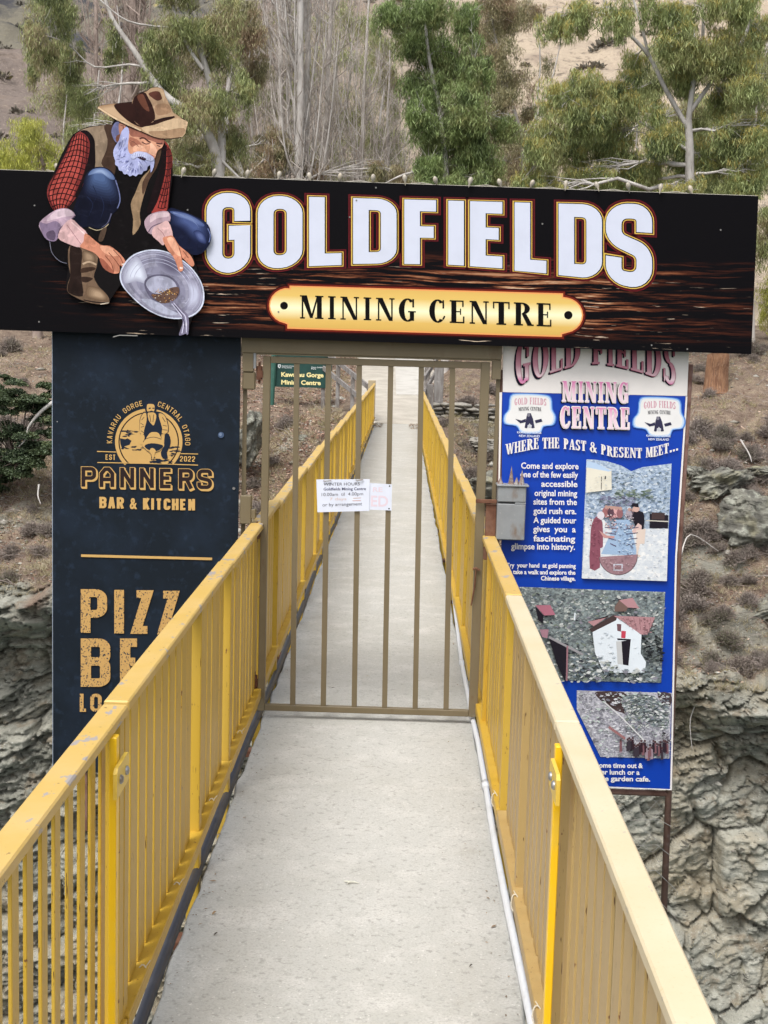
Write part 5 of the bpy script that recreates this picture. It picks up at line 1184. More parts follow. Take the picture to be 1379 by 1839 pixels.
    S.poly(q([(1066, 1200), (1190, 1210), (1186, 1300), (1064, 1296)]), BKc); S.poly(q([(1078, 1190), (1166, 1196), (1164, 1240), (1078, 1236)]), paint((70, 56, 56), 1, .5)); S.line(q([(1040, 1245), (1190, 1252)]), 1.8, paint((196, 190, 178)))
    for dx, c in ((0, (176, 120, 120)), (30, (120, 80, 86)), (60, (196, 180, 184)), (-20, (150, 100, 100)), (160, (92, 82, 92)), (45, (206, 160, 160)), (15, (90, 66, 76)), (135, (160, 150, 160)), (75, (140, 96, 100))):
        S.ell(880+(790+dx)/Zr, 600+(1190+dx*.1)/Zr, 6, 9, paint(c, 1, .5), n=10); S.ell(880+(795+dx)/Zr, 600+(1158+dx*.1)/Zr, 3.2, 3.4, paint((176, 140, 130), 1, .5), n=8)
    S.poly(q([(690, 1240), (720, 1215), (750, 1260), (752, 1420), (735, 1430), (732, 1560), (665, 1565), (668, 1400), (672, 1300)]), MR, 2); S.ell(880+738/Zr, 600+1212/Zr, 6.5, 7.5, paint((206, 200, 206), 1, .5)); S.poly(q([(725, 1310), (780, 1345), (830, 1350), (828, 1364), (760, 1362)]), paint((186, 140, 136), 1, .5))
    S.poly(q([(968, 1180), (1010, 1185), (1028, 1210), (1024, 1300), (985, 1310), (960, 1260), (952, 1210)]), BKc, 2); S.poly(q([(988, 1262), (1012, 1280), (1010, 1310), (960, 1330), (945, 1318)]), paint((206, 176, 170), 1, .5)); S.poly(q([(975, 1310), (1038, 1300), (1030, 1400), (1000, 1400), (985, 1470), (1005, 1480), (995, 1490), (976, 1480)]), paint((210, 192, 180), 1, .5), 0); S.ell(880+975/Zr, 600+1166/Zr, 6, 6, paint((196, 160, 150), 1, .5)); S.poly(q([(940, 1150), (950, 1130), (988, 1130), (992, 1158)]), BKc)
    pts = [(880+(855+128*math.cos(RAD(a)))/Zr, 600+(1480+128*math.sin(RAD(a)))/Zr) for a in range(-4, 185, 9)]; S.poly(pts, paint((150, 118, 124), 1, .5)); S.line(pts, 1.2, paint((98, 80, 84))); S.poly(q([(822, 1535), (885, 1535), (885, 1582), (822, 1580)]), paint((190, 190, 200), 1, .5)); S.poly(q([(832, 1543), (876, 1543), (876, 1574), (832, 1572)]), paint((140, 108, 112), 1, .5))
    rubble(640, 1290, 1175, 1630, 130, [(220, 220, 222), (188, 192, 200), (206, 206, 208), (170, 176, 190)], lambda x, y: x > 1040 or x < 660, oy=600, big=14)
    for dx in (0, 1, 2, 3): S.line(q([(765+dx*12, 1290+dx*36), (840, 1296+dx*40)]), 1.4, paint((96, 84, 110))); S.line(q([(990-dx*4, 1290+dx*36), (905, 1300+dx*36)]), 1.2, paint((80, 70, 96)))
    rubble(770, 1180, 850, 1330, 60, [(206, 170, 170), (120, 84, 92), (222, 210, 212), (88, 66, 78), (170, 120, 124)], lambda x, y: True, oy=600, big=9); rubble(905, 1170, 960, 1300, 36, [(190, 160, 160), (80, 66, 78), (214, 204, 208), (120, 90, 96)], lambda x, y: True, oy=600, big=9)
    rubble(850, 1250, 960, 1470, 90, [(170, 190, 212), (120, 140, 170), (196, 208, 222), (98, 104, 128)], lambda x, y: abs(x-890) < 30+(y-1250)*.3, oy=600, big=10); rubble(670, 1230, 750, 1560, 50, [(150, 92, 106), (112, 62, 76), (136, 84, 96)], lambda x, y: x < 735, oy=600, big=10); rubble(740, 1480, 970, 1600, 70, [(160, 128, 134), (136, 106, 112), (172, 144, 148)], lambda x, y: (x-855)**2+(y-1480)**2 < 115**2, oy=600, big=10)
    rubble(650, 860, 805, 1040, 30, [(224, 220, 206), (206, 200, 186), (196, 196, 190)], lambda x, y: y > 930, oy=600, big=12)
    S.build('panning_photo', t, 'printed photo of visitors gold panning at a trough'); S.n = 60
    q = lambda pts: [(880+x/Zr, 1000+y/Zr) for x, y in pts]
    S.poly(q([(195, 200), (1172, 235), (1145, 842), (430, 825), (300, 500)]), P3)
    rubble(200, 215, 1165, 835, 900, GR_, lambda x, y: x > 205+(y-215)*.42 and x < 1165-(y-235)*.045 and y > 225+(x-195)*.03)
    S.poly(q([(682, 500), (828, 392), (1010, 515), (1004, 640), (1040, 700), (1030, 770), (760, 770), (700, 640)]), WALLP, 0); RF = paint((172, 130, 134), 1, .5)
    S.poly(q([(660, 480), (820, 385), (850, 390), (840, 420), (680, 500)]), paint((70, 56, 56), 1, .5)); S.poly(q([(822, 390), (1100, 400), (1050, 515), (1005, 515), (870, 415)]), RF); S.poly(q([(650, 430), (780, 400), (800, 385), (690, 460)]), RF)
    for k in range(6): S.line(q([(880+k*38, 398+k*2), (920+k*28, 450+k*12)]), .7, paint((120, 88, 92)))
    S.poly(q([(875, 560), (938, 550), (922, 722), (886, 716)]), BKc); S.poly(q([(840, 560), (876, 560), (886, 716), (850, 712)]), paint((190, 190, 190), 1, .5)); S.poly(q([(845, 540), (940, 546), (936, 555), (850, 552)]), BKc); S.poly(q([(875, 490), (906, 492), (902, 540), (874, 538)]), paint((186, 66, 84), 1, .5)); S.poly(q([(845, 444), (875, 446), (872, 496), (848, 490)]), paint((110, 80, 86), 1, .5))
    S.poly(q([(300, 320), (400, 318), (435, 384), (360, 388)]), paint((168, 106, 122), 1, .5)); S.poly(q([(300, 325), (355, 388), (350, 440), (320, 420)]), BKc); S.poly(q([(860, 285), (950, 270), (995, 340), (920, 335)]), RF); S.poly(q([(830, 330), (860, 285), (920, 335), (905, 360), (830, 362)]), paint((112, 90, 84), 1, .5))
    S.poly(q([(392, 540), (520, 580), (500, 830), (440, 700)]), BKc); S.line(q([(392, 532), (620, 650)]), 4, paint((150, 146, 150))); S.line(q([(515, 590), (510, 825)]), 3, paint((150, 110, 118))); rubble(1020, 530, 1150, 690, 90, [(40, 42, 44), (62, 66, 66), (90, 96, 94), (28, 28, 30)], lambda x, y: x > 1012, big=20); S.line(q([(565, 370), (562, 420)]), 2.4, WALLP); S.poly(q([(330, 480), (390, 480), (380, 540), (345, 530)]), paint((160, 120, 132), 1, .5))
    rubble(690, 500, 1030, 740, 60, [(206, 212, 218), (222, 226, 230), (190, 198, 206)], lambda x, y: not (830 < x < 950) and abs(x-850) < 140, big=14); rubble(840, 400, 1090, 505, 70, [(160, 116, 120), (186, 146, 150), (136, 100, 104)], lambda x, y: y < 515-abs(x-1050)*.1 and y > 392+(x < 870)*20 and x > 850+(y-400)*1.2, big=9)
    rubble(530, 650, 1140, 830, 260, GR_, lambda x, y: y > np.interp(x, [540, 640, 700, 760, 820, 860, 900, 960, 1040, 1140], [650, 655, 660, 672, 705, 735, 748, 752, 735, 700]), big=24)
    S.build('cottage_photo', t, 'printed photo of a whitewashed stone cottage'); S.n = 60
    S.poly(q([(580, 893), (1216, 910), (1200, 1350), (738, 1338), (580, 1020)]), P4); S.poly(q([(720, 900), (890, 905), (925, 960), (900, 1050), (780, 990), (710, 930)]), paint((74, 60, 60), 1, .5), 2); S.poly(q([(1120, 910), (1210, 915), (1206, 1000), (1150, 980)]), paint((74, 62, 66), 1, .5), 2); S.poly(q([(890, 930), (1100, 930), (1190, 1060), (1180, 1150), (1020, 1100), (900, 1020)]), P3, 2)
    rubble(590, 905, 1200, 1335, 700, [(206, 204, 208), (170, 168, 178), (150, 150, 156), (214, 214, 218), (120, 118, 126), (186, 196, 190)], lambda x, y: x > 585+max(0, y-1020)*.5)
    rubble(900, 930, 1190, 1150, 260, GR_, lambda x, y: True)
    S.line(q([(760, 965), (870, 1060), (1040, 1235)]), 2.2, paint((206, 204, 204))); S.line(q([(790, 1130), (900, 1210)]), 4.5, paint((150, 106, 106))); rubble(1130, 1170, 1200, 1240, 40, [(44, 38, 44), (90, 84, 92), (150, 146, 152)], lambda x, y: True, big=14)
    r4 = random.Random(8)
    for k in range(26):
        x = 1180-(k*11.5) if k < 24 else 870+8*k*0; y_ = 1225+r4.uniform(-8, 60)*(1 if k < 20 else .4)+(0 if k < 18 else -20); c = r4.choice([(52, 34, 42), (44, 36, 44), (150, 130, 140), (120, 84, 90), (60, 52, 60)])
        S.poly([(880+(x-8)/Zr, 1000+(y_+12)/Zr), (880+(x+7)/Zr, 1000+(y_+10)/Zr), (880+(x+10)/Zr, 1000+(y_+75)/Zr), (880+(x-9)/Zr, 1000+(y_+78)/Zr)], paint(c, 1, .5)); S.ell(880+x/Zr, 1000+y_/Zr, 2., 2.4, paint((80, 58, 60), 1, .5), n=7)
    S.build('sluicing_photo', t, 'printed photo of a crowd below the sluiced cliff')
    # rust pipe frame behind
    pr = lambda x, y: onY(x, y, Y+.03)
    a, b, c, d = pr(1218, 1000), pr(1186, 1760), pr(1205, 1424), pr(900, 1412)
    f = thing('pipe_frame', 'rusty pipe frame standing behind the blue notice board', 'frame', (a[0], Y+.03, -1.3))
    m = MB(); m.tube([(a[0]+.006, Y+.035, 1.75), (a[0], Y+.035, .8), (b[0]+.004, Y+.035, -1.3)], .0165, 12); m.build('upright', PIPE_RUST, f, True)
    m = MB(); m.tube([(c[0]-.02, Y+.035, c[2]-.006), (.46, Y+.035, c[2]+.0)], .0145, 12); m.build('crossbar', PIPE_RUST, f, True)
    m = MB(); m.tube([(.47, Y+.036, -1.3), (.47, Y+.036, 1.7)], .0155, 12); m.build('upright', PIPE_RUST, f, True)
    m = MB(); m.tube([(.47, Y+.036, -1.28), (b[0], Y+.036, -1.28)], .0145, 12); m.build('crossbar', PIPE_RUST, f, True)
    w_ = thing('chain_link_mesh', 'torn rusty chain-link mesh hanging below the blue notice board', 'fence', (1.0, Y+.05, -1.0))
    s_ = .045; m = MB(); rj = random.Random(2); zt = c[2]-.012
    nx, nz_ = 22, 22
    def nd(i, j): return (.44+i*s_+.008*math.sin(j*1.1+i), Y+.058+.02*math.sin(i*.6+j*.4)+(.012 if (i+j) % 2 else 0), zt-j*s_*1.0+.008*math.sin(i*1.7))
    for i in range(nx):
        for j in range(nz_):
            if (i+j) % 2: continue
            for di in (1, -1):
                if 0 <= i+di < nx and rj.random() < (.97 if i < 17 else .7): m.tube([nd(i, j), nd(i+di, j+1)], .0013, 4, False)
    o = m.build('wire', WIRE, w_)
    m = MB()
    for k in range(5):
        z = zt-.12-k*.13; m.tube([(1.18, Y+.05, z-.02), (a[0]-.03, Y+.02, z), (a[0]+.03+.02*k, Y+.01, z-.03-.03*k)], .0016, 4, False)
    m.build('loose_wire', WIRE, w_)
right_sign()

# ------------------------------------------------------------------ paper notices on the gate
def notices():
    Y = GY-.022
    PW = mat('laminated_paper', (.66, .70, .80), .35, [((.6, .63, .72), 6, .4, .7, O1, 3)], spec=.5)
    def sheet(name, pts, Yf, label, cat):
        A = [onY(x, y, Y) for x, y in pts]; t = thing(name, label, cat, (A[3][0], Yf, A[3][2])); m = MB()
        n = 8; V = []
        for d in (0, .0012):
            for j in (0, 1):
                L0 = A[0] if j == 0 else A[3]; R0 = A[1] if j == 0 else A[2]
                for i in range(n+1): k = i/n; V.append((L0[0]+(R0[0]-L0[0])*k, Yf+d-.0*math.sin(k*math.pi), L0[2]+(R0[2]-L0[2])*k))
        c = n+1; F = []
        for i in range(n): F += [(i, c+i, c+i+1, i+1), (2*c+i, 2*c+i+1, 3*c+i+1, 3*c+i), (i, i+1, 2*c+i+1, 2*c+i), (c+i, 3*c+i, 3*c+i+1, c+i+1)]
        F += [(0, 2*c, 3*c, c), (n, c+n, 3*c+n, 2*c+n)]
        m.add(V, F); m.build('sheet', PW, t); return t
    t2 = sheet('closed_notice', [(655, 867), (704, 870), (703, 917), (655, 915)], Y+.003, 'small faded notice with pale red letters behind the white paper notice', 'notice')
    S = Sheet(Y+.0024); RD = paint((214, 198, 208), 1, .5)
    text(S, 'RE', 669.5, 687, 883, 8.5, RD, .02, .02); text(S, 'ED', 666, 697, 909, 20, RD, .02, .02); S.ell(699.5, 873, 1.4, 1.4, BLACKP, n=8); S.ell(698.5, 913.5, 1.4, 1.4, BLACKP, n=8); S.build('print', t2)
    t1 = sheet('hours_notice', [(568, 861), (664, 860.5), (663, 917.5), (570, 920)], Y-.001, 'white paper notice of winter hours taped to the gate bars', 'notice')
    S = Sheet(Y-.0016); K = paint((52, 50, 60), 1, .5)
    text(S, 'WINTER HOURS', 581, 646, 872.3, 5.6, K, -.012, .0); text(S, 'Goldfields Mining Centre', 581, 657, 880.8, 5.2, paint((40, 40, 80), 1, .5), -.01, .012); text(S, '10.00am  til  4.00pm', 577.5, 652, 891, 6, K, -.02, -.004)
    text(S, '7 days', 592, 622, 898.5, 5, paint((205, 180, 170)), -.01, 0); S.line([(634, 894.8), (648, 894)], .9, paint((190, 150, 130))); S.line([(633, 899.3), (648, 899)], .9, paint((190, 130, 110))); text(S, 'or by arrangement', 579, 650, 909.6, 6.2, K, -.03, -.002); S.build('handwriting', t1)
    m = MB()
    for x0, x1, y in ((581, 595, 863.5), (639, 652, 862)):
        a, b = onY(x0, y, Y), onY(x1, y, Y); m = MB(); m.tube([(a[0], Y-.006, a[2]), ((a[0]+b[0])/2, Y-.012, a[2]+.001), (b[0], Y-.006, b[2]+.002)], .0024, 6); m.build('wire_tie', WIRE, t1)
notices()

# leaves and scraps on the deck
def deck_bits():
    lf = mat('fallen_leaf', (.30, .21, .12), .8, [((.42, .36, .27), 30, .4, .6, O1, 2)])
    def leaf(px, py, L_, a, label, m=lf):
        P = onZ(px, py, .004); b = MB(); c, s = math.cos(a), math.sin(a); V = []
        for u, v, z in ((-1, 0, 0), (-.4, .3, .004), (.3, .28, .006), (1, .05, .001), (.3, -.25, .005), (-.4, -.28, .003)): V.append((P[0]+(u*c-v*s)*L_, P[1]+(u*s+v*c)*L_, .004+z))
        V.append((P[0], P[1], .009)); b.add(V, [(i, (i+1) % 6, 6) for i in range(6)]); tag(b.build('fallen_leaf', m), label, 'leaf', 'dead leaves on the deck')
    leaf(393, 1500, .012, .4, 'small pink brown leaf at the left deck edge below the gate'); leaf(598, 1236, .012, .1, 'dark leaf lying flat just inside the closed gate', mat('dark_leaf', (.06, .05, .04), .8)); leaf(385, 1640, .014, 1.1, 'dead leaf caught beside the black pipe')
    leaf(660, 1215, .01, .3, 'pale tan leaf behind the gate bars'); leaf(388, 1678, .010, .8, 'dark fleck of leaf on the deck near the black pipe', MATS['dark_leaf']); leaf(846, 1735, .009, .8, 'dark fleck of leaf on the deck near the white conduit', MATS['dark_leaf'])
    P = onZ(630, 1585, .003); m = MB(); m.tube([P+np.array([-.022, .008, .001]), P+np.array([-.005, -.004, .004]), P+np.array([.01, .002, .002]), P+np.array([.028, -.006, .001])], [.002, .004, .003, .001], 5); m.tube([P+np.array([-.004, 0, .003]), P+np.array([-.012, -.016, .002])], [.003, .001], 5)
    tag(m.build('lichen_scrap', mat('lichen', (.6, .6, .52), .9)), 'pale scrap of lichen lying on the deck in front of the gate', 'debris')
deck_bits()

def deck_grit():
    n = 1500; Y = rng.uniform(1.5, 33, n)**1; e = np.abs(rng.normal(size=n))*.035; side = rng.random(n) < .5; X = np.where(side, XD0+.015+e, XD1-.015-e)
    k = rng.random(n) < .12; X = np.where(k, rng.uniform(XD0+.03, XD1-.03, n), X); Z = np.array([deck_z(y) for y in Y])+.004; C = np.stack([X, Y, Z], -1)
    D = rng.normal(size=(n, 3)); D[:, 2] *= .15; D /= np.linalg.norm(D, axis=1)[:, None]; R_ = np.stack([-D[:, 1], D[:, 0], D[:, 0]*0], -1); L = rng.uniform(.002, .007, n)*np.where(rng.random(n) < .08, 2.2, 1)
    V = np.stack([C-D*L[:, None], C+R_*L[:, None]*.4+[0, 0, .001], C+D*L[:, None], C-R_*L[:, None]*.4], 1).reshape(-1, 3)
    n2 = 260; Y2 = rng.uniform(32.2, 34.4, n2); X2 = np.where(rng.random(n2) < .5, rng.uniform(XD0-.02, XD0+.2, n2), rng.uniform(XD1-.22, XD1+.02, n2)); C = np.stack([X2, Y2, np.array([deck_z(y) for y in Y2])+.01], -1); D = rng.normal(size=(n2, 3)); D[:, 2] *= .3; D /= np.linalg.norm(D, axis=1)[:, None]; R_ = np.stack([-D[:, 1], D[:, 0], D[:, 0]*0], -1); L = rng.uniform(.02, .045, n2)
    V = np.concatenate([V, np.stack([C-D*L[:, None], C+R_*L[:, None]*.4, C+D*L[:, None], C-R_*L[:, None]*.4], 1).reshape(-1, 3)])
    tag(obj('deck_grit', new_mesh('deck_grit', V, np.arange(len(V)).reshape(-1, 4), mat('grit', (.16, .12, .085), .9, island=((.35, .25, .16), .5)))), 'fine grit and leaf crumbs gathered along the deck edges', 'grit', kind='stuff')
deck_grit()

# ------------------------------------------------------------------ far end: park sign, handrails, stone wall
def park_sign():
    Y = 38.0; A = onY(491, 644, Y); B = onY(588, 697, Y)
    GR = mat('dark_green_sign', (.012, .045, .038), .5, [((.016, .06, .05), 3, .4, .6, O1, 3)]); GP = mat('green_post_paint', (.035, .11, .085), .6, [((.06, .14, .11), 6, .5, .7, O1, 3)])
    t = thing('park_sign', 'green Kawarau Gorge Mining Centre sign on the far bank', 'sign', (A[0], Y, -.2))
    boxpart('board', GR, t, A[0], B[0], Y, Y+.06, B[2], A[2]+.12); S = Sheet(Y-.003, .002)
    S.poly([(492, 641), (588, 645), (588, 652.5), (492, 650)], paint((228, 206, 110), 1, .5)); CRM = paint((236, 222, 160), 1, .5); W_ = paint((214, 220, 220), 1, .5)
    text(S, 'Kawarau Gorge', 505, 581, 676, 8, CRM, .02, .035); text(S, 'Mining Centre', 505, 576, 690, 8, CRM, .02, .035)
    S.poly([(499, 654.5), (504, 654.5), (504, 659), (501.5, 661.5), (499, 659)], W_); S.poly([(500.5, 656), (502.8, 656), (502.5, 659), (501.2, 659.5)], GR)
    text(S, 'Department of Conservation', 506, 535, 658, 2, W_, .02, .02); text(S, 'Te Papa Atawhai', 506, 524, 661, 2, W_, .02, .02); text(S, 'Otago Goldfields', 559, 583, 660.5, 2.2, W_, .02, .02); text(S, 'Park', 559, 568, 663.2, 2.2, W_, .02, .02)
    S.build('lettering', t)
    p = onY(492, 727, Y-.2)
    m = MB(); m.tube([(A[0]-.04, Y-.05, p[2]-.3), (A[0]+.02, Y-.05, A[2]+.15)], .075, 8); m.build('post', GP, t)
    m = MB(); m.tube([(B[0]+.04, Y+.1, -.5), (B[0]+.04, Y+.1, A[2]+.1)], .06, 8); m.build('post', GP, t)
park_sign()
WOODG = mat('weathered_timber', (.25, .235, .225), .85, [((.16, .14, .125), 3, .4, .6, (4, 4, .6), 5), ((.36, .34, .32), 9, .55, .7, O1, 4, .7)], bumps=[(20, .4, .01, (3, 3, .5))])
WOODT = mat('treated_timber', (.38, .31, .2), .8, [((.3, .24, .16), 4, .4, .7, (3, 3, .5), 4)], bumps=[(20, .3, .01, (3, 3, .5))])
def plank(m, a, b, w, h):
    a = np.array(a, float); b = np.array(b, float); d = b-a; d /= np.linalg.norm(d); s = np.cross(d, [0, 0, 1.]); s /= np.linalg.norm(s); u = np.cross(s, d); V = []
    for p in (a, b): V += [p+s*w/2+u*h/2, p-s*w/2+u*h/2, p-s*w/2-u*h/2, p+s*w/2-u*h/2]
    m.add(V, [(0, 1, 2, 3), (4, 7, 6, 5), (0, 4, 5, 1), (1, 5, 6, 2), (2, 6, 7, 3), (3, 7, 4, 0)])
def handrails():
    t = thing('timber_handrail', 'weathered timber handrail climbing left from the bridge end', 'handrail', (-.9, 35, -.3))
    a = onY(664, 697, 34.9); b = onY(594, 640, 37.5); d = b-a
    for k, off in enumerate((0, -.42)):
        m = MB(); plank(m, a+np.array([0, 0, off]), b+d*.3+np.array([0, 0, off*1.1]), .05, .12); m.build('rail', WOODG, t)
    for k in (0.02, .42, .8, 1.2):
        p = a+d*k; m = MB(); m.box(p[0]-.05, p[0]+.05, p[1]-.05+.08, p[1]+.05+.08, float(bank_height(p[0], p[1]))-.8, p[2]+.04); m.build('post', WOODG, t)
    e = onY(668, 683, 34.6); m = MB(); m.box(e[0]-.09, e[0]+.09, 34.55, 34.7, -.9, e[2], .01); m.build('post', WOODT, t)
    t = thing('timber_handrail', 'grey timber handrail posts at the right end of the bridge', 'handrail', (.7, 36, -.2))
    for px, py0, Y, w in ((789, 652, 36.5, .12), (772, 690, 35.2, .09), (768, 655, 38.0, .08)):
        p = onY(px, py0, Y); m = MB(); m.box(p[0]-w, p[0]+w, Y-.08, Y+.08, -.9, p[2], .015); m.build('post', WOODG, t)
    m = MB(); plank(m, onY(762, 680, 34.8), onY(788, 640, 42), .05, .13); m.build('rail', WOODG, t); m = MB(); plank(m, onY(762, 706, 34.8), onY(786, 662, 42), .05, .13); m.build('rail', WOODG, t)
handrails()
def rock_mesh(name, seed, sx=1., sy=1., sz=1., sub=2, amp=.25, m=None, strat=.0):
    import bmesh
    sub = min(sub+(1 if strat else 0), 5); bm = bmesh.new(); bmesh.ops.create_icosphere(bm, subdivisions=sub, radius=1.); V = np.array([v.co[:] for v in bm.verts]); F = [[v.index for v in f.verts] for f in bm.faces]; bm.free()
    V = np.sign(V)*np.abs(V)**.75
    n = fbm(V[:, 0]*1.3+seed*7, V[:, 1]*1.3, V[:, 2]*1.3, 4, seed); V = V*(1+amp*n)[:, None]
    if strat:
        for fq, am in ((4, strat), (11, strat*.5), (26, strat*.25)):
            q = np.floor(V[:, 2]*fq+.9*fbm(V[:, 0]*1.5, V[:, 1]*1.5, V[:, 0]*0, 3, seed)); V[:, :2] *= (1+am*(_hash(q, np.floor(V[:, 0]*fq*.25+V[:, 1]*fq*.2), q*0, seed)-.5))[:, None]
        V *= (1+.05*fbm(V[:, 0]*9, V[:, 1]*9, V[:, 2]*14, 3, seed+3))[:, None]
    V = V*np.array([sx, sy, sz]); return new_mesh(name, V, np.array(F), m, smooth=False)
STONE = mat('wall_schist', (.30, .28, .24), .9, [((.19, .175, .155), 3, .4, .6, O1, 6), ((.42, .40, .35), 8, .55, .7, O1, 5, .8), ((.1, .09, .08), 20, .6, .7, O1, 4, .6)], bumps=[(14, .6, .04, (1, 1, 2))])
ROCKM = MATS['bank']
LICHEN = mat('lichened_schist', (.20, .195, .16), .92, [((.11, .105, .09), 2, .42, .6, (1, 1, 2), 7), ((.33, .335, .28), 5, .52, .66, O1, 6, .8), ((.09, .085, .075), 9, .58, .66, (1, 1, 3), 6, .8), ((.33, .30, .18), 1.3, .55, .7, O1, 3, .6)], bumps=[(6, .8, .08, (.7, .7, 2.2)), (24, .6, .02, O1)])
def stone_wall():
    Y = 36.3; t = thing('stone_wall', 'dry stone wall of stacked flat schist on the far bank', 'wall', (2.3, Y, -1.0))
    mes = [rock_mesh('stone', 30+k, 1, 1, 1, 1, .16, STONE) for k in range(5)]
    zt = onY(800, 722, Y)[2]; rr = random.Random(4)
    for row in range(10):
        x = .75+rr.uniform(-.1, .1); z = zt-.055-row*.105
        while x < 3.7:
            top = zt-.02-max(0, (x-2.35))*.25
            w = rr.uniform(.12, .34); h = rr.uniform(.048, .07)
            if z < top:
                o = obj('stone', rr.choice(mes), t, (x+w-2.3, rr.uniform(-.06, .05), z-(-1.0)+rr.uniform(-.015, .015))); o.scale = (w*1.02, .2, h); o.rotation_euler = (rr.uniform(-.08, .08), rr.uniform(-.07, .07), rr.uniform(-.15, .15))
            x += w*1.9
    boxpart('core', STONE, t, .8, 3.6, Y+.08, Y+.3, -1.4, zt-.15)
stone_wall()
# outcrops
def place_rock(px, py, Y, sx, sy, sz, seed, label, rot=(0, 0, 0), m=None):
    P = onY(px, py, Y); o = obj('schist_outcrop', rock_mesh('schist_outcrop', seed, sx, sy, sz, 4, .35, m or LICHEN, .3)); o.location = P; o.rotation_euler = rot
    tag(o, label, 'rock', 'schist outcrops on the far bank')
place_rock(1296, 868, 34.0, .62, .5, .30, 3, 'grey schist outcrop right of the blue sign below the orange trunk', (0, -.35, .2))
place_rock(1352, 940, 33.0, .62, .5, .62, 5, 'lichen covered boulder at the right edge beside the blue sign', (0, .1, .2))
place_rock(1365, 845, 34.5, .34, .4, .10, 6, 'small flat ledge of rock above the lichen covered boulder', (0, .05, 0))
place_rock(1350, 1100, 31.6, .66, .5, .24, 7, 'slanting dark ledge halfway down the right slope', (0, -.4, 0))
place_rock(1300, 1290, 30.2, 1.1, .7, .34, 8, 'broad overhanging ledge near the foot of the blue sign', (0, -.05, 0))
place_rock(448, 790, 33.0, .25, .5, .62, 11, 'pale rock face between the navy panel and the gate', (0, .1, 0))
place_rock(560, 790, 34.6, .35, .3, .12, 12, 'dark low rock in the leaf litter beyond the gate', (0, .1, 0))
place_rock(1255, 850, 34.4, .3, .4, .16, 13, 'dark rock tucked behind the edge of the blue sign', (0, .4, 0))
place_rock(880, 880, 33.0, .45, .4, .35, 14, 'grey boulder among thyme bushes right of the gate', (0, .1, 0))
place_rock(868, 800, 34.6, .35, .3, .16, 15, 'pale flat stone at the foot of the dry stone wall', (0, .1, 0), STONE)
place_rock(62, 1075, 29.7, .7, .6, .22, 16, 'dark overhanging ledge left of the navy panel', (0, -.2, 0))
place_rock(172/3, 166, 118, 1.1, 1, .4, 17, 'single grey boulder on the brown hillside at upper left')

# ------------------------------------------------------------------ vegetation
def leaf_quads(C, D, L, W, roll):
    """C centres, D unit directions, L lengths, W widths -> diamond leaves"""
    n = len(C); R = rng.normal(size=(n, 3)); S = np.cross(D, R); S /= np.linalg.norm(S, axis=1)[:, None]+1e-9
    a = C-D*L[:, None]*.5; b = C+D*L[:, None]*.5; m = C-D*L[:, None]*.08
    N_ = np.cross(D, S)*L[:, None]*.08
    V = np.stack([a, m+S*W[:, None]*.5+N_, b, m-S*W[:, None]*.5+N_], 1).reshape(-1, 3)
    return V, np.arange(4*n).reshape(n, 4)
def unit(v): return v/(np.linalg.norm(v, axis=-1, keepdims=True)+1e-9)
def branch_path(a, b, n=6, wob=.08, sag=0.):
    a = np.array(a, float); b = np.array(b, float); L = np.linalg.norm(b-a); P = [a]
    off = rng.normal(size=(n+1, 3))*wob*L*.35
    for i in range(1, n+1):
        t = i/n; p = a+(b-a)*t+off[i]*math.sin(t*math.pi)*.8+np.array([0, 0, sag*L*math.sin(t*math.pi)]); P.append(p)
    return P
def foliage(name, parent, clumps, nleaf, m, L=(.13, .26), W=(.016, .026), droop=1.7, squash=1., fill=.5, young=None):
    """clumps: list of (centre, rx, ry, rz); each is filled with hanging sprays of leaves"""
    vol = np.array([c[1]*c[3] for c in clumps]); cnt = (nleaf*vol/vol.sum()).astype(int); Cs = []; Ds = []; Ys = []
    for (c, rx, ry, rz), k in zip(clumps, cnt):
        nt_ = max(5, int(9+11*rx)); d = unit(rng.normal(size=(nt_, 3))); tc = np.array(c)+d*(rng.random(nt_)**.5)[:, None]*np.array([rx, ry, rz])*.92; tr = np.minimum(rx, rz)*rng.uniform(.28, .52, nt_)
        it = rng.integers(0, nt_, k); d2 = unit(rng.normal(size=(k, 3))); d2[:, 2] = np.abs(d2[:, 2])*.9-.25; rr = rng.random(k)**.5
        P = tc[it]+d2*(rr*tr[it])[:, None]*np.array([1.35, 1.35, .75]); hang = rng.random(k)**1.3; P[:, 2] -= hang*.36*droop*squash
        D = rng.normal(size=(k, 3))*.9; D[:, 2] = D[:, 2]*.4-droop*1.1; Cs.append(P); Ds.append(unit(D)); Ys.append((hang < .28) & (d2[:, 2] > .1) & (rr > .55))
    C = np.concatenate(Cs); D = np.concatenate(Ds); n = len(C)
    V, F = leaf_quads(C, D, rng.uniform(*L, n), rng.uniform(*W, n), 0)
    yg = np.concatenate(Ys) if young is not None else np.zeros(n, bool)
    V = V.reshape(n, 4, 3)-base_of(parent)
    if yg.any(): obj('young_leaves', new_mesh('young_leaves', V[yg].reshape(-1, 3), np.arange(4*int(yg.sum())).reshape(-1, 4), young), parent)
    V = V[~yg]; return obj(name, new_mesh(name, V.reshape(-1, 3), np.arange(4*len(V)).reshape(-1, 4), m), parent)
def leafmat(name, a, b, c, tip, tr=.25):
    return mat(name, a, .55, [(tuple(v*.6 for v in b), 1.5, .47, .60, O1, 3), (c, .6, .5, .62, O1, 3, .8), (tip, 1.9, .57, .66, O1, 3, .85)], island=(tuple(v*1.9+.05 for v in a), .6), spec=.45, trans=tr)
L_EUC = leafmat('eucalypt_leaves', (.235, .265, .10), (.18, .22, .085), (.33, .26, .15), (.40, .36, .15))
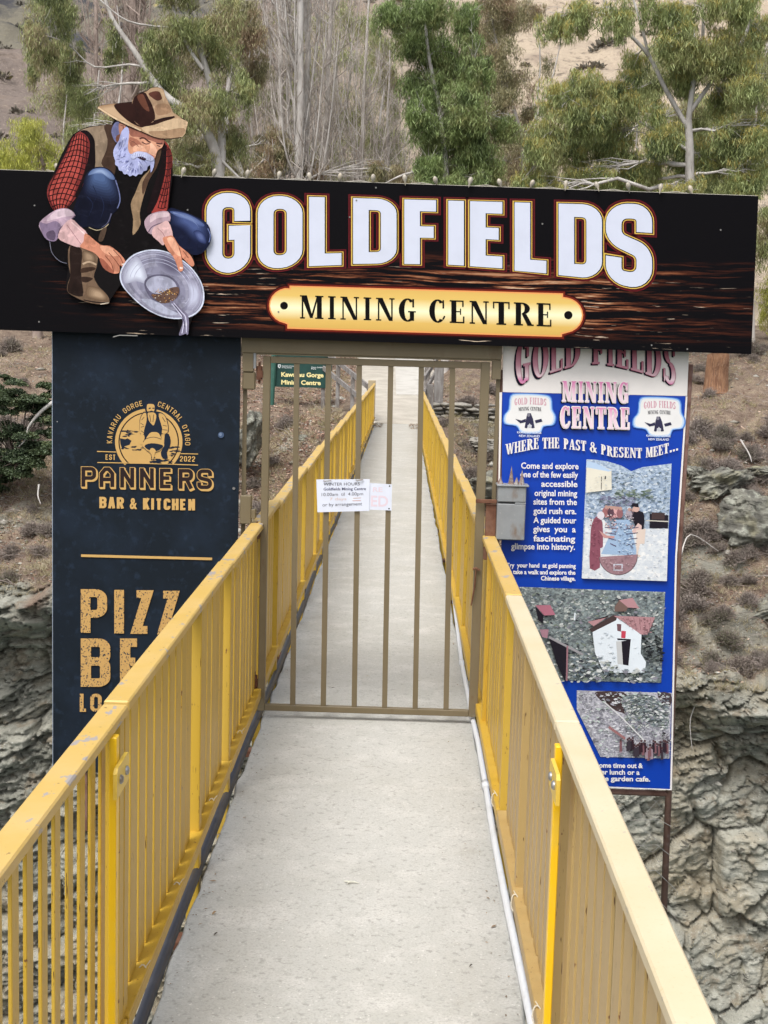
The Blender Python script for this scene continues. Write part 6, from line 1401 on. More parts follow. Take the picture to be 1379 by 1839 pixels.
L_EUC2 = leafmat('eucalypt_leaves_yellow_tipped', (.235, .275, .10), (.18, .235, .09), (.32, .31, .13), (.44, .38, .12))
L_DARK = leafmat('eucalypt_leaves_dense', (.175, .235, .075), (.125, .18, .06), (.23, .24, .09), (.31, .32, .12))
L_BROWN = leafmat('sparse_brown_leaves', (.24, .22, .11), (.18, .19, .08), (.34, .22, .15), (.36, .30, .17))
L_WILL = leafmat('yellow_green_willow_leaves', (.42, .43, .09), (.33, .37, .09), (.5, .48, .12), (.54, .5, .15), .35)
L_YOUNG = mat('young_gum_leaves', (.44, .36, .10), .6, [((.34, .33, .10), 1.2, .42, .6, O1, 3)], island=((.55, .46, .18), .6), spec=.3, trans=.3)
BARK_P = mat('pale_gum_bark', (.52, .49, .46), .8, [((.34, .31, .285), 1.6, .42, .62, (2, 2, .7), 5), ((.52, .49, .45), 4, .52, .7, (2, 2, .5), 4), ((.18, .15, .13), 6, .6, .72, (1, 1, .3), 4, .7)], bumps=[(12, .4, .02, (2, 2, .4))])
BARK_G = mat('grey_poplar_bark', (.50, .46, .42), .85, [((.36, .32, .285), 2, .42, .62, O1, 4), ((.60, .57, .52), 5, .55, .7, O1, 3)])
BARK_B = mat('brown_twigs', (.36, .29, .25), .9, [((.27, .21, .18), 2, .42, .62, O1, 4)])
BARK_O = mat('orange_fibrous_bark', (.33, .18, .10), .9, [((.20, .10, .06), 6, .42, .6, (4, 4, .35), 6), ((.45, .30, .20), 14, .55, .7, (4, 4, .3), 4)], bumps=[(16, .9, .05, (5, 5, .4))])
def tree(name, label, cat, base, trunkpts, r0, clumps, nleaf, lm, bark, group=None, twigs=60, **kw):
    """trunkpts: list of limbs, each a list of points with first limb the trunk"""
    t = thing(name, label, cat, base, group); m = MB(); ends = []
    for li, (pts, ra, rb) in enumerate(trunkpts):
        pts = smooth(pts, 4, False); n = len(pts); m.tube(pts, [ra+(rb-ra)*i/(n-1) for i in range(n)], 8 if ra > .06 else 6, False); ends += [(p, ra+(rb-ra)*i/(n-1)) for i, p in enumerate(pts)]
    m.build('trunk', bark, t, True)
    b = MB(); E = np.array([e[0] for e in ends]); er = np.array([e[1] for e in ends])
    for (c, rx, ry, rz) in clumps:
        c = np.array(c, float); d = np.linalg.norm((E-c)*np.array([1, 1, .8]), axis=1)+np.where(E[:, 2] > c[2]+.3, 2., 0); k = int(np.argmin(d)); r = min(er[k]*.5, .02+.012*np.linalg.norm(E[k]-c)*1.6)
        P = branch_path(E[k], c, 6, .10, .05); b.tube(P, [r*(1-.7*i/6) for i in range(7)], 6, False)
        for _ in range(int(9+16*rx)):
            s = P[random.randint(3, 6)]; e = c+unit(rng.normal(size=3))*np.array([rx, ry, rz])*random.uniform(.5, 1.); Q = branch_path(s, e, 4, .15, .03); b.tube(Q, [r*.35, r*.28, r*.2, .006, .004], 4, False)
    b.build('branch', bark, t, True)
    if nleaf: foliage('crown', t, clumps, nleaf, lm, **kw)
    return t
def PX(x, y, Y): return onY(x, y, Y)
def gz(px, Y):
    X = (px-725)/2550*Y; return np.array([X, Y, float(ground(X, Y))])
def clump_px(lst, Y, dy=1.0):
    o = []
    for (x, y, rx, ry) in lst: s = Y/2550*.93; o.append((PX(x, y, Y+rng.uniform(-dy, dy)), rx*s, max(rx, ry)*s*.8, ry*s))
    return o
# T1: gum with sweeping pale limbs, upper left
Y = 44.; g = gz(395, Y)
tree('gum_tree', 'gum tree with sweeping pale limbs behind the painted hat', 'tree', g,
     [([g-np.array([0, 0, .3]), PX(400, 420, Y), PX(392, 330, Y), PX(385, 270, Y), PX(355, 215, Y), PX(290, 165, Y), PX(240, 90, Y), PX(200, 30, Y), PX(178, -40, Y)], .24, .035),
      ([PX(392, 340, Y), PX(398, 240, Y+.3), PX(372, 130, Y+.3), PX(345, 40, Y+.3), PX(335, -60, Y+.3)], .15, .05), ([PX(365, 125, Y), PX(330, 70, Y), PX(305, -10, Y), PX(300, -60, Y)], .06, .03),
      ([PX(300, 172, Y), PX(250, 118, Y), PX(170, 120, Y+.5), PX(120, 78, Y+.5), PX(70, 60, Y+.5)], .04, .012), ([PX(305, 50, Y), PX(230, 38, Y-.3), PX(180, 0, Y-.3)], .03, .02), ([PX(380, 270, Y), PX(440, 330, Y)], .05, .03)], .2,
     clump_px([(70, 60, 34, 70), (100, 20, 45, 40), (128, 90, 26, 60), (60, 115, 16, 30), (205, 70, 24, 55), (150, 170, 30, 36), (190, 225, 45, 40), (140, 235, 26, 30), (280, 70, 46, 40), (330, 40, 50, 45), (300, 130, 55, 35), (390, 90, 42, 46), (385, 170, 46, 40), (330, 210, 50, 40), (270, 220, 40, 40), (420, 240, 40, 40), (400, 20, 42, 40), (355, 290, 60, 36), (290, 300, 50, 30), (440, 150, 25, 40), (90, -30, 60, 30), (300, -30, 80, 30)], Y),
     60000, L_EUC, BARK_P, 'gum trees on the far bank')
TWIG_G = mat('grey_brown_twigs', (.42, .375, .335), .9, [((.29, .25, .22), 2, .42, .62, O1, 4), ((.46, .41, .37), 5, .58, .7, O1, 3)])
# T1b: bare brown poplar behind
def bare_tree(name, label, base, top, spread, n1, n2, bark, group, r0=.13, seed=1, lean=0., lean_all=0.):
    t = thing(name, label, 'tree', base, group); m = MB(); base = np.array(base, float); top = np.array(top, float); H_ = top[2]-base[2]
    P = branch_path(base-np.array([0, 0, .3]), top, 10, .015); m.tube(P, [r0*(1-.7*i/10) for i in range(11)], 8, False); m.build('trunk', bark, t, True)
    b = MB(); w = MB()
    for k in range(n1):
        f = rng.uniform(.02, .7); s = base+(top-base)*f; a = rng.uniform(0, 2*math.pi); L = min(H_*(1-f), 7)*rng.uniform(.35, .95); sp = spread*rng.uniform(.3, 1.25)*(1-.3*f)
        e = s+np.array([math.cos(a)*sp+lean_all, math.sin(a)*sp*.7, L]); mid = s+(e-s)*.35+np.array([math.cos(a)*sp*.28, math.sin(a)*sp*.2, -L*.06])
        Q = smooth([s, mid, e+rng.normal(size=3)*.12], 5, False); n = len(Q); rr = r0*.34*(1-f*.5)
        b.tube(Q, [rr*(1-.85*i/(n-1)) for i in range(n)], 5, False)
        for j in range(n2):
            i = int(rng.integers(1, n-1)); s2 = Q[i]; l2 = L*rng.uniform(.10, .34)*(1-.3*i/n); a2 = rng.uniform(0, 6.28); o2 = l2*rng.uniform(.25, .85)
            e2 = s2+np.array([math.cos(a2)*o2, math.sin(a2)*o2, l2]); Q2 = [s2, s2+(e2-s2)*.4+np.array([math.cos(a2)*o2*.3, math.sin(a2)*o2*.3, 0]), s2+(e2-s2)*.75+rng.normal(size=3)*.04, e2]
            w.tube(Q2, [rr*.32, rr*.24, .007, .004], 3, False)
            for _ in range(3):
                s3 = Q2[int(rng.integers(1, 3))]; e3 = s3+np.array([rng.normal()*.22, rng.normal()*.22, rng.uniform(.2, .7)]); w.tube([s3, (s3+e3)/2+rng.normal(size=3)*.03, e3], [.007, .005, .0035], 3, False)
    b.build('branch', bark, t, True); w.build('twigs', TWIG_G if bark is not BARK_B else BARK_B, t); return t
Y = 62.; g = gz(232, Y)
bare_tree('bare_poplar', 'bare brown poplar behind the sweeping gum limbs, upper left', g, PX(236, -260, Y), 1.7, 46, 14, BARK_B, 'bare leafless poplars', .30)
g = gz(170, 66.); bare_tree('bare_poplar', 'thin bare brown poplar left of the painted hat', g, PX(172, -200, 66), 1.5, 30, 12, BARK_B, 'bare leafless poplars', .16)
# T3: cluster of pale bare poplars in the middle
Yb = 52.
for k, (px, tx, sp, n1, n2, r, lab) in enumerate(((540, 532, 1.5, 34, 10, .2, 'tallest pale bare poplar with twin trunks above GOLDFIELDS'), (518, 492, 1.5, 26, 10, .17, 'pale bare poplar leaning left beside the twin trunk'), (575, 600, 1.4, 34, 12, .13, 'bare poplar of many thin stems just right of the twin trunk'), (630, 665, 1.6, 40, 13, .11, 'bushy bare poplar left of the dense green gum'), (690, 700, 1.2, 30, 14, .09, 'low bare thicket tree against the dense green gum'), (470, 440, 1.4, 26, 14, .08, 'slender bare poplar nearest the painted hat'))):
    Yk = Yb+(k % 3)*1.2-(2.5 if k == 0 else 0); g = gz(px, Yk); bare_tree('bare_poplar', lab, g, PX(tx, -280 if k < 3 else (-40 if k != 4 else 90), Yk), sp, n1, n2, BARK_G if k else BARK_P, 'bare leafless poplars', r)
# twin trunk partner
g = gz(553, 50.4); bare_tree('bare_poplar', 'straight pale trunk standing close behind the tallest poplar', g, PX(548, -280, 50.4), .8, 12, 8, BARK_P, 'bare leafless poplars', .17)
# T4 dense green gum
Y = 46.; g = gz(800, Y)
tree('gum_tree', 'dense weeping green gum above the letters FIELDS', 'tree', g, [([g-np.array([0, 0, .3]), PX(805, 420, Y), PX(800, 300, Y), PX(790, 200, Y), PX(770, 100, Y), PX(760, 0, Y)], .15, .03), ([PX(800, 320, Y), PX(740, 310, Y), PX(690, 330, Y)], .06, .02), ([PX(790, 210, Y), PX(840, 150, Y), PX(855, 90, Y)], .07, .02)], .2,
     clump_px([(745, 60, 50, 50), (800, 90, 55, 60), (850, 110, 34, 60), (770, 150, 50, 60), (830, 190, 50, 60), (790, 240, 55, 55), (850, 260, 45, 50), (725, 30, 30, 30), (770, 10, 50, 30), (870, 300, 45, 35), (750, 200, 28, 40), (815, 300, 50, 36), (905, 215, 30, 25), (840, 20, 40, 25), (700, 20, 30, 30), (800, 335, 46, 26), (770, 290, 34, 34), (850, 320, 40, 26)], Y),
     105000, L_DARK, BARK_P, 'gum trees on the far bank', droop=1.6)
# T5 sparse brown-green gum behind
Y = 58.; g = gz(930, Y)
tree('gum_tree', 'thin sparse gum with reddish foliage before the tan hill', 'tree', g, [([g-np.array([0, 0, .3]), PX(945, 400, Y), PX(935, 250, Y), PX(900, 120, Y), PX(880, 10, Y)], .15, .04), ([PX(935, 260, Y), PX(985, 160, Y), PX(1010, 60, Y)], .05, .02), ([PX(930, 230, Y), PX(900, 180, Y), PX(905, 120, Y)], .05, .02)], .2,
     clump_px([(900, 30, 50, 34), (890, 90, 44, 40), (930, 140, 38, 30), (905, 180, 40, 36), (950, 195, 34, 24), (925, 240, 36, 30), (960, 12, 30, 14), (890, -10, 60, 30), (985, 110, 16, 16), (900, 290, 40, 24)], Y),
     22000, L_BROWN, BARK_G, 'gum trees on the far bank', L=(.10, .2), W=(.018, .03))
# T6 large right gum
Y = 42.; g = gz(1287, 40.6); 
g6 = PX(1286, 690, 40.6)
t6 = tree('gum_tree', 'big yellow tipped gum with an orange barked base right of the signs', 'tree', g6, [([g6+np.array([0, 0, .9]), PX(1278, 560, Y), PX(1258, 440, Y), PX(1240, 340, Y), PX(1238, 260, Y), PX(1236, 215, Y)], .22, .10),
      ([PX(1238, 235, Y), PX(1195, 160, Y), PX(1165, 100, Y), PX(1120, 50, Y), PX(1085, 0, Y), PX(1070, -50, Y)], .075, .03), ([PX(1236, 220, Y), PX(1246, 140, Y), PX(1262, 70, Y), PX(1260, -40, Y)], .09, .03), ([PX(1240, 200, Y), PX(1290, 130, Y), PX(1340, 60, Y), PX(1360, -40, Y)], .07, .03), ([PX(1165, 100, Y), PX(1150, 40, Y), PX(1125, -40, Y)], .05, .03), ([PX(1236, 270, Y), PX(1130, 210, Y), PX(1050, 190, Y)], .05, .02)], .2,
     clump_px([(1060, 150, 60, 34), (1010, 170, 45, 40), (1110, 160, 50, 44), (1060, 200, 60, 34), (980, 250, 50, 40), (1040, 260, 50, 40), (1100, 240, 40, 40), (960, 310, 44, 30), (1140, 110, 24, 40), (1210, 60, 40, 40), (1260, 80, 48, 44), (1230, 130, 44, 34), (1310, 90, 48, 50), (1350, 50, 40, 40), (1350, 140, 40, 44), (1300, 170, 36, 34), (1190, 250, 40, 36), (1260, 280, 50, 40), (1320, 240, 46, 40), (1365, 230, 40, 40), (1150, 300, 50, 34), (1060, 310, 50, 30), (1340, 310, 50, 30), (1180, 200, 30, 24), (1220, 340, 40, 20), (1240, 330, 30, 26), (1225, 270, 28, 24), (1120, 330, 44, 24), (980, 335, 44, 22), (1000, 30, 44, 24), (1050, 20, 40, 26), (1110, 20, 40, 30), (1180, 10, 40, 26), (1250, 10, 50, 24), (1330, 0, 50, 30)], Y),
     130000, L_EUC2, BARK_P, 'gum trees on the far bank', young=L_YOUNG)
m = MB(); P = [g6+np.array([0, 0, -.25]), g6+np.array([.0, 0, .0]), g6+np.array([-.0, 0, .4]), g6+np.array([0, 0, 1.1]), PX(1278, 560, Y)]; m.tube(smooth(P, 3, False), [.42, .38, .36, .345, .335, .33, .32, .315, .31, .30, .29, .28, .25], 18, False); o = m.build('fibrous_base', BARK_O, t6, True)
# T7 slim gum at right edge, T8 second gum behind
Y = 50.; g = gz(1345, Y)
tree('gum_tree', 'slim dark stemmed gum at the right edge of the view', 'tree', g, [([g-np.array([0, 0, .3]), PX(1345, 450, Y), PX(1340, 340, Y), PX(1350, 250, Y), PX(1368, 150, Y), PX(1380, 60, Y)], .13, .04), ([PX(1342, 330, Y), PX(1310, 240, Y), PX(1300, 170, Y)], .06, .02)], .2,
     clump_px([(1350, 200, 50, 40), (1390, 120, 50, 50), (1320, 330, 50, 30), (1380, 300, 40, 40), (1375, 430, 30, 40), (1375, 380, 30, 30)], Y), 22000, L_EUC, BARK_G, 'gum trees on the far bank')
Y = 56.; g = gz(1120, Y)
tree('gum_tree', 'smaller gum filling the gap behind the yellow tipped gum', 'tree', g, [([g-np.array([0, 0, .3]), PX(1120, 380, Y), PX(1105, 280, Y), PX(1090, 200, Y)], .13, .05)], .2,
     clump_px([(1090, 330, 60, 30), (1150, 350, 50, 25), (1020, 345, 50, 22), (1180, 140, 36, 40), (1240, 200, 40, 40), (1280, 330, 50, 30), (930, 340, 40, 20)], Y), 32000, L_EUC, BARK_P, 'gum trees on the far bank')
Y = 50.; g = gz(420, Y)
tree('gum_tree', 'loose grey green gum behind the painted shoulder', 'tree', g, [([g-np.array([0, 0, .3]), PX(455, 400, Y), PX(430, 300, Y), PX(405, 200, Y), PX(430, 60, Y), PX(420, -30, Y)], .14, .05), ([PX(432, 310, Y), PX(360, 240, Y), PX(330, 200, Y)], .08, .02)], .2,
     clump_px([(400, 280, 60, 40), (450, 320, 60, 30), (360, 250, 44, 40), (480, 250, 30, 40), (440, 60, 34, 50), (430, 10, 40, 34), (460, 120, 26, 40), (330, 270, 34, 34), (690, 300, 40, 26), (500, 270, 24, 40), (560, 300, 30, 24)], Y), 42000, L_BROWN, BARK_P, 'gum trees on the far bank')
# more gums closing the view behind the others
for k, (px, Y, lab, cl, n_, lm_) in enumerate((
    (150, 58., 'green gum half hidden left of the bare brown poplars', [(120, 170, 60, 50), (160, 250, 60, 50), (200, 300, 50, 34), (110, 110, 40, 40), (240, 250, 44, 40)], 20000, L_EUC),
    (340, 64., 'brownish gum far behind the hat', [(320, 100, 60, 60), (370, 60, 60, 60), (340, 180, 70, 60), (440, 120, 50, 70), (420, 200, 60, 60), (300, 250, 60, 60), (400, 280, 70, 50), (470, 60, 40, 60)], 44000, L_BROWN),
    (720, 57., 'low green gum filling between the bare poplars and the weeping gum', [(700, 250, 44, 50), (720, 310, 50, 30), (705, 170, 30, 50), (690, 90, 30, 50), (660, 320, 50, 26), (600, 300, 40, 34)], 20000, L_EUC),
    (560, 66., 'gum seen through the bare poplars', [(500, 180, 60, 70), (580, 120, 60, 80), (640, 220, 60, 70), (560, 270, 80, 50), (670, 90, 50, 70), (620, 30, 60, 50), (520, 40, 40, 60), (690, 280, 60, 50)], 44000, L_EUC),
    (900, 62., 'loose gum between the weeping gum and the tan hill', [(880, 150, 50, 60), (900, 230, 60, 60), (870, 60, 60, 60), (940, 290, 60, 44), (860, 310, 60, 40), (930, 20, 40, 30)], 38000, L_BROWN),
    (1180, 60., 'light green gum filling behind the yellow tipped gum', [(1150, 170, 60, 60), (1230, 230, 70, 60), (1300, 300, 80, 50), (1200, 80, 50, 60), (1300, 200, 60, 60), (1090, 250, 60, 60), (1350, 260, 60, 60), (1180, 320, 80, 40), (1050, 330, 70, 34), (1340, 120, 60, 60)], 70000, L_EUC2))):
    g = gz(px, Y); c0 = np.mean([(a, b) for a, b, _, _ in cl], axis=0)
    tree('gum_tree', lab, 'tree', g, [([g-np.array([0, 0, .3]), PX(px, 420, Y), PX(px+8, 330, Y), PX(c0[0], c0[1]+40, Y), PX(c0[0]+12, c0[1]-90, Y)], .13, .03), ([PX(px+6, 340, Y), PX((px+cl[0][0])/2-20, 280, Y), PX(cl[0][0], cl[0][1], Y)], .07, .02), ([PX(px+6, 330, Y), PX(px+50, 250, Y), PX(px+70, 120, Y), PX(px+60, 10, Y)], .07, .02)], .2, clump_px(cl, Y, 1.5), n_, lm_, BARK_P, 'gum trees on the far bank', young=L_YOUNG if lm_ is L_EUC2 else None)
# T2 willow
Y = 48.; g = gz(70, Y)
tree('willow_tree', 'bright yellow green willow behind the left end of the sign', 'tree', g, [([g-np.array([0, 0, .3]), PX(70, 380, Y), PX(75, 300, Y), PX(60, 240, Y)], .18, .05), ([PX(72, 320, Y), PX(30, 270, Y)], .08, .03)], .2,
     clump_px([(55, 235, 40, 34), (20, 270, 40, 34), (80, 270, 40, 34), (110, 290, 30, 26), (50, 300, 60, 26), (-20, 280, 50, 40), (35, 330, 60, 24), (110, 330, 40, 24)], Y), 26000, L_WILL, BARK_B, droop=2.2, L=(.12, .22), W=(.014, .022))
Y = 52.; g = gz(1385, Y)
tree('willow_tree', 'yellow leaved small tree behind the right end of the sign', 'tree', g, [([g-np.array([0, 0, .3]), PX(1385, 600, Y), PX(1385, 520, Y)], .08, .03)], .2, clump_px([(1380, 530, 26, 30), (1400, 500, 34, 36), (1380, 565, 24, 16)], Y), 4000, L_WILL, BARK_B)

# -- shrubs and ground cover on the bank
def thyme_mesh(seed, ntw=420, R=.34):
    r = np.random.default_rng(seed); V = []; F = []
    a = r.uniform(0, 2*np.pi, ntw); e = r.uniform(.1, 1.5, ntw); d = np.stack([np.cos(a)*np.cos(e), np.sin(a)*np.cos(e), np.sin(e)*.85], -1); L = R*r.uniform(.55, 1.1, ntw)
    s0 = d*L[:, None]*r.uniform(.1, .5, ntw)[:, None]; e0 = d*L[:, None]+r.normal(size=(ntw, 3))*.03; mid = (s0+e0)/2+r.normal(size=(ntw, 3))*.03
    S = unit(np.cross(d, r.normal(size=(ntw, 3))))*.0065
    V1 = np.stack([s0-S, s0+S, mid+S, mid-S, e0+S*.4, e0-S*.4], 1).reshape(-1, 3); i = np.arange(ntw)[:, None]*6
    F1 = np.concatenate([i+np.array([[0, 1, 2, 3]]), i+np.array([[3, 2, 4, 5]])])
    n = ntw*7; k = r.integers(0, ntw, n); t = r.uniform(.3, 1.05, n)[:, None]; C = s0[k]+(e0[k]-s0[k])*t+r.normal(size=(n, 3))*.022; D = unit(r.normal(size=(n, 3))+d[k]*.8)
    V2, F2 = leaf_quads(C, D, r.uniform(.022, .045, n), r.uniform(.008, .014, n), 0)
    return V1, F1, V2, F2+0
TH_TW = mat('thyme_twigs', (.21, .165, .145), .9, [((.24, .2, .18), 3, .4, .65, O1, 3)])
TH_LF = mat('thyme_leaves', (.20, .165, .135), .9, [((.28, .24, .215), 1.2, .42, .62, O1, 3), ((.12, .13, .07), .6, .52, .66, O1, 2, .8)], island=((.25, .22, .18), .6))
THM = []
for s in range(4):
    V1, F1, V2, F2 = thyme_mesh(s+1, 330+60*s); THM.append((new_mesh('twigs', V1, F1, TH_TW), new_mesh('foliage', V2, F2, TH_LF)))
shr = []
def shrub(P, sc, label, k):
    t = thing('thyme_shrub', label, 'shrub', P, 'wild thyme shrubs on the far bank'); t.scale = (sc*random.uniform(.9, 1.3), sc*random.uniform(.9, 1.2), sc*random.uniform(.75, 1.1)); t.rotation_euler = (random.uniform(-.2, .5), random.uniform(-.2, .2), random.uniform(0, 6))
    a, b = THM[k % 4]; obj('twigs', a, t); obj('foliage', b, t)
named = [(455, 850, 31.5, 1.25, 'grey domed thyme shrub just left of the gate hinge post'), (475, 835, 32, 1.0, 'smaller grey shrub behind the gate hinge post'), (842, 690, 39, 1.3, 'purple brown shrub above the dry stone wall'), (880, 655, 41, 1.2, 'brown shrub beside the gate stop block'), (830, 800, 34.3, .9, 'low shrub directly below the stone wall'), (845, 850, 33, 1.1, 'brown shrub right of the gate above the yellow rail'), (870, 830, 33.5, .9, 'shrub next to the grey boulder by the gate'), (800, 785, 35, .8, 'small shrub between right railing and stone wall'), (1250, 1080, 31.8, 1.6, 'large grey twiggy shrub right of the blue sign'), (1240, 1130, 31.2, 1.4, 'grey twiggy shrub under the larger one by the blue sign'), (1262, 960, 33, 1.2, 'brown shrub touching the right edge of the blue sign'), (1355, 600, 44, 1.5, 'dark shrub under the right end of the black sign'), (1250, 650, 41, 1.0, 'shrub left of the orange barked trunk'), (1225, 1190, 30.6, 1.1, 'grey shrub above the right ledge'), (20, 625, 44, 1.4, 'brown shrub under the left end of the black sign'), (60, 940, 31.5, 1.0, 'dark brown shrub left of the navy panel'), (20, 965, 31, 1.0, 'brown shrub at the left picture edge above the cliff'), (75, 985, 30.6, .9, 'low shrub on the cliff lip by the navy panel'), (1320, 1000, 32.4, 1.0, 'red brown shrub under the lichen covered boulder'), (1310, 1050, 31.9, .9, 'thin shrub midway down the right slope'), (1340, 760, 36, .8, 'small shrub on the slope right of the orange trunk'), (550, 720, 37, .8, 'small shrub under the green park sign'), (640, 715, 36.5, .7, 'small shrub beside the left timber handrail')]
for k, (x, y, Yd, sc, lab) in enumerate(named):
    P = PX(x, y, Yd); P = np.array([P[0], Yd, float(ground(P[0], Yd))-.02]) if Yd > 36.4 else P
    if Yd <= 36.4:
        d2 = (BX-P[0])**2+(BY-P[1])**2+(BA < 1)*9; i = np.unravel_index(np.argmin(d2), d2.shape); P = np.array([BX[i], BY[i], BZ[i]-.02])
    shrub(P, sc, lab, k)
pts = bank_points(240, 1.02, 2.75, lambda x, y, z: .35+.65*(vnoise(x*.5, y*.5, x*0, 3) > -.1))
for k, P in enumerate(pts): 
    if abs(P[0]+.2) > 1.9:
        x, y = P[0], P[1]
        lab = ('low thyme shrub on the leaf littered slope left of the bridge end' if -5 < x < 0 else 'low thyme shrub on the bank behind and below the navy panel' if x <= -5 else
               'low thyme shrub on the steep slope behind the blue sign' if x < 6.2 and y < 36.5 else 'low thyme shrub on the steep slope right of the blue sign' if y < 36.5 else 'low thyme shrub on the upper bank between stone wall and orange trunk')
        shrub(P, random.uniform(.55, 1.15), lab, k)
for k, P in enumerate(bank_points(110, 1.02, 2.0, lambda x, y, z: (x > 5.5)*1.+(x < -5.5)*.35)):
    shrub(P, random.uniform(.8, 1.5), 'low thyme shrub on the steep slope right of the blue sign' if P[0] > 0 else 'low thyme shrub on the bank behind and below the navy panel', k)
# green shrub mass at left
def leafy_shrub(label, P, clumps, n, m, name='leafy_bush', cat='bush', **kw):
    t = thing(name, label, cat, P); b = MB()
    for c, rx, ry, rz in clumps:
        for _ in range(10): e = np.array(c)+unit(rng.normal(size=3))*np.array([rx, ry, rz])*.9; b.tube(branch_path(np.array(P), e, 4, .1), [.02, .014, .01, .007, .004], 4, False)
    b.build('branch', BARK_B, t); foliage('foliage', t, clumps, n, m, **kw)
L_BUSH = leafmat('dark_green_bush_leaves', (.05, .075, .03), (.032, .055, .022), (.085, .11, .04), (.14, .16, .07), .15)
leafy_shrub('dark green bush covering the slope left of the navy panel', PX(30, 830, 32.9), clump_px([(20, 715, 50, 40), (70, 735, 44, 44), (10, 785, 50, 50), (60, 805, 44, 44), (-40, 760, 60, 60), (15, 865, 36, 30), (110, 770, 40, 50), (-10, 690, 40, 26), (95, 700, 34, 22), (40, 840, 40, 40), (-30, 840, 50, 44)], 32.6, .4), 72000, L_BUSH, L=(.05, .085), W=(.03, .045), droop=.2, squash=.6)
leafy_shrub('small green bush at the left edge on the cliff lip', PX(0, 1070, 30.3), clump_px([(-8, 1050, 22, 24)], 30.3, .1), 1500, L_BUSH, L=(.04, .07), W=(.02, .035), droop=.2, squash=.5)
# litter, grass, sticks
def scatter_litter():
    n = 42000
    def dens(x, y, z): return np.where((x < -.9) & (x > -5) & (y < 44), 1., .22+.3*(vnoise(x*.6, y*.6, x*0, 12) > .1))
    P = bank_points(n, 1.0, 2.7, dens); P = np.concatenate([P, bank_points(60000, 1.0, 2.6, lambda x, y, z: ((x < -1.1) & (x > -5.5))*(.5+.5*(vnoise(x*.9, y*.9, x*0, 44) > -.2)))]); n = len(P); D = rng.normal(size=(n, 3)); D[:, 2] *= .35; D = unit(D); P[:, 2] += .012
    V, F = leaf_quads(P, D, rng.uniform(.05, .11, n), rng.uniform(.018, .04, n), 0)
    mm = mat('dry_leaf_litter', (.31, .17, .125), .8, [((.44, .30, .21), 1.6, .45, .65, O1, 3), ((.11, .06, .045), 1, .45, .62, O1, 3, .9)], island=((.62, .46, .36), .55))
    tag(obj('leaf_litter', new_mesh('leaf_litter', V, F, mm)), 'reddish brown fallen leaves spread over the far bank', 'leaf litter', kind='stuff')
scatter_litter()
def scatter_grass():
    nt_ = 7000; P = bank_points(nt_, .99, 2.8, lambda x, y, z: .15+.85*(vnoise(x*.45+4, y*.45, x*0, 15) > .05)); P2 = bank_points(500, .1, .98, lambda x, y, z: (vnoise(x*.7, z*.7, x*0, 33) > .35)*1.)
    P = np.concatenate([P, P2]); nb = 14; n = len(P)*nb; B = np.repeat(P, nb, 0)+rng.normal(size=(n, 3))*np.array([.05, .05, .01]); D = rng.normal(size=(n, 3))*.55; D[:, 2] = 1; D = unit(D); L = rng.uniform(.10, .30, n)
    S = unit(np.cross(D, rng.normal(size=(n, 3))))*.0045; tip = B+D*L[:, None]+np.stack([rng.normal(size=n)*.04, rng.normal(size=n)*.04, -L*.2], -1)
    V = np.stack([B-S, B+S, tip], 1).reshape(-1, 3)
    mm = mat('dry_grass', (.34, .28, .16), .8, [((.22, .20, .09), .7, .45, .6, O1, 3), ((.42, .36, .25), 1.3, .5, .7, O1, 2)], island=((.45, .40, .28), .6))
    tag(obj('dry_grass', new_mesh('dry_grass', V, np.arange(3*n).reshape(n, 3), mm)), 'straw coloured dry grass tufts over the far bank', 'grass', kind='stuff')
scatter_grass()
def scatter_twigs():
    P = bank_points(5200, 1.0, 2.3, None); m = MB()
    for p in P:
        a = rng.uniform(0, 6.28); L = rng.uniform(.15, .6); d = np.array([math.cos(a), math.sin(a)*.8, rng.uniform(-.1, .5)])*L; m.tube([p, p+d*.5+rng.normal(size=3)*.04+np.array([0, 0, .04]), p+d], [.007, .006, .003], 3, False)
    tag(m.build('fallen_twigs', mat('grey_twigs', (.33, .28, .25), .9, [((.2, .16, .14), 2, .4, .6, O1, 3)])), 'grey dead twigs strewn across the far bank', 'twigs', kind='stuff')
scatter_twigs()
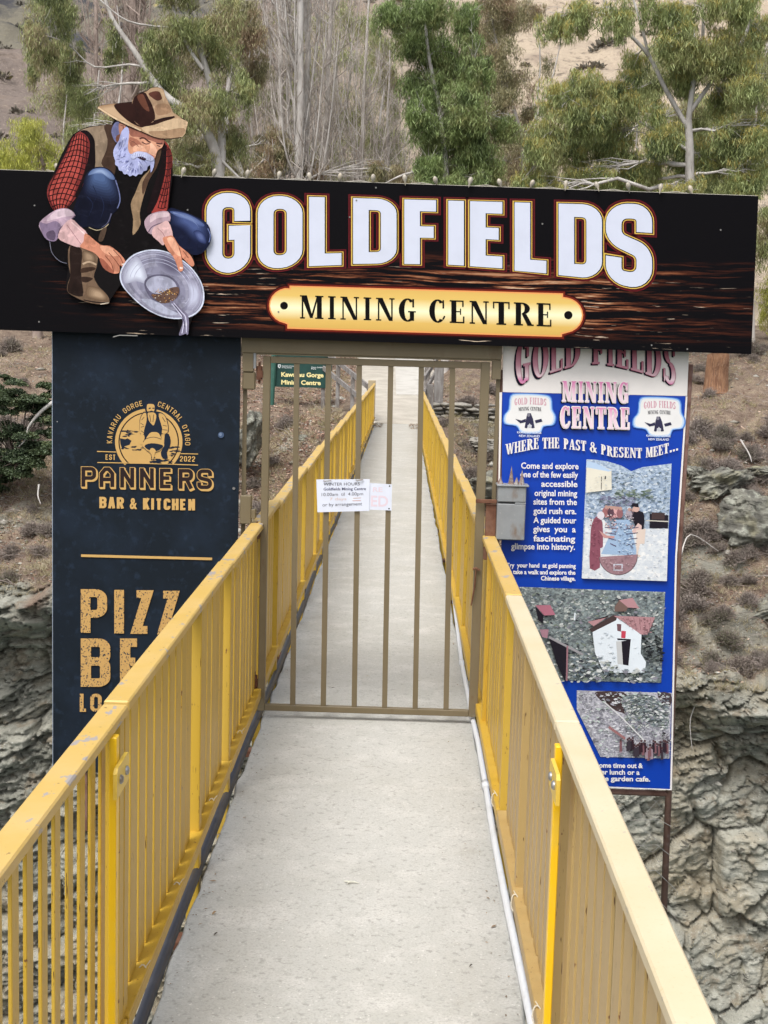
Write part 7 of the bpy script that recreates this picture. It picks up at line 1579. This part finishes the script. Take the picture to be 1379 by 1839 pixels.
def scatter_stones():
    P = np.concatenate([bank_points(5200, 1.0, 2.6, None), bank_points(900, .2, .99, None)]); n = len(P); base = np.array([(1, 0, 0), (-1, 0, 0), (0, 1, 0), (0, -1, 0), (0, 0, 1), (0, 0, -1.)]); F0 = np.array([(0, 2, 4), (2, 1, 4), (1, 3, 4), (3, 0, 4), (2, 0, 5), (1, 2, 5), (3, 1, 5), (0, 3, 5)])
    S = rng.uniform(.015, .06, n)*np.where(rng.random(n) < .06, 2.6, 1); V = base[None]*S[:, None, None]*np.array([1.4, 1, .55])*rng.uniform(.6, 1.3, (n, 6, 1)); a = rng.uniform(0, 6.28, n); c, q = np.cos(a)[:, None], np.sin(a)[:, None]
    V = np.stack([V[..., 0]*c-V[..., 1]*q, V[..., 0]*q+V[..., 1]*c, V[..., 2]], -1)+P[:, None, :]
    tag(obj('loose_stones', new_mesh('loose_stones', V.reshape(-1, 3), (F0[None]+np.arange(n)[:, None, None]*6).reshape(-1, 3), mat('loose_stone', (.27, .25, .21), .9, [((.16, .145, .12), 2, .42, .6, O1, 4), ((.42, .40, .35), 5, .55, .7, O1, 3)], island=((.42, .4, .35), .6)))), 'loose grey schist chips scattered over the far bank', 'stones', kind='stuff')
scatter_stones()
def stick(pp, r, label, m=None):
    b = MB(); P = smooth([onY(x, y, Y) for x, y, Y in pp], 4, False); n = len(P); b.tube(P, [r*(1-.7*i/(n-1)) for i in range(n)], 6, False); tag(b.build('fallen_branch', m or BARK_P, None, True), label, 'branch')
stick([(96, 722, 32.3), (78, 735, 32.3), (62, 752, 32.2), (50, 770, 32.2), (45, 790, 32), (34, 802, 32)], .05, 'curved white dead branch over the dark green bush')
stick([(70, 870, 31.6), (68, 890, 31.5), (73, 905, 31.3)], .025, 'short pale dead stick left of the navy panel')
stick([(1330, 790, 35), (1345, 815, 34.6), (1350, 830, 34.4)], .025, 'pale stick leaning above the lichen covered boulder')
stick([(1262, 1240, 29.4), (1240, 1290, 29.2), (1243, 1345, 29.1)], .018, 'thin pale stem hanging below the right ledge')
stick([(1222, 1000, 31), (1240, 960, 31.5), (1290, 990, 31.6)], .02, 'arching bare stem beside the blue sign')
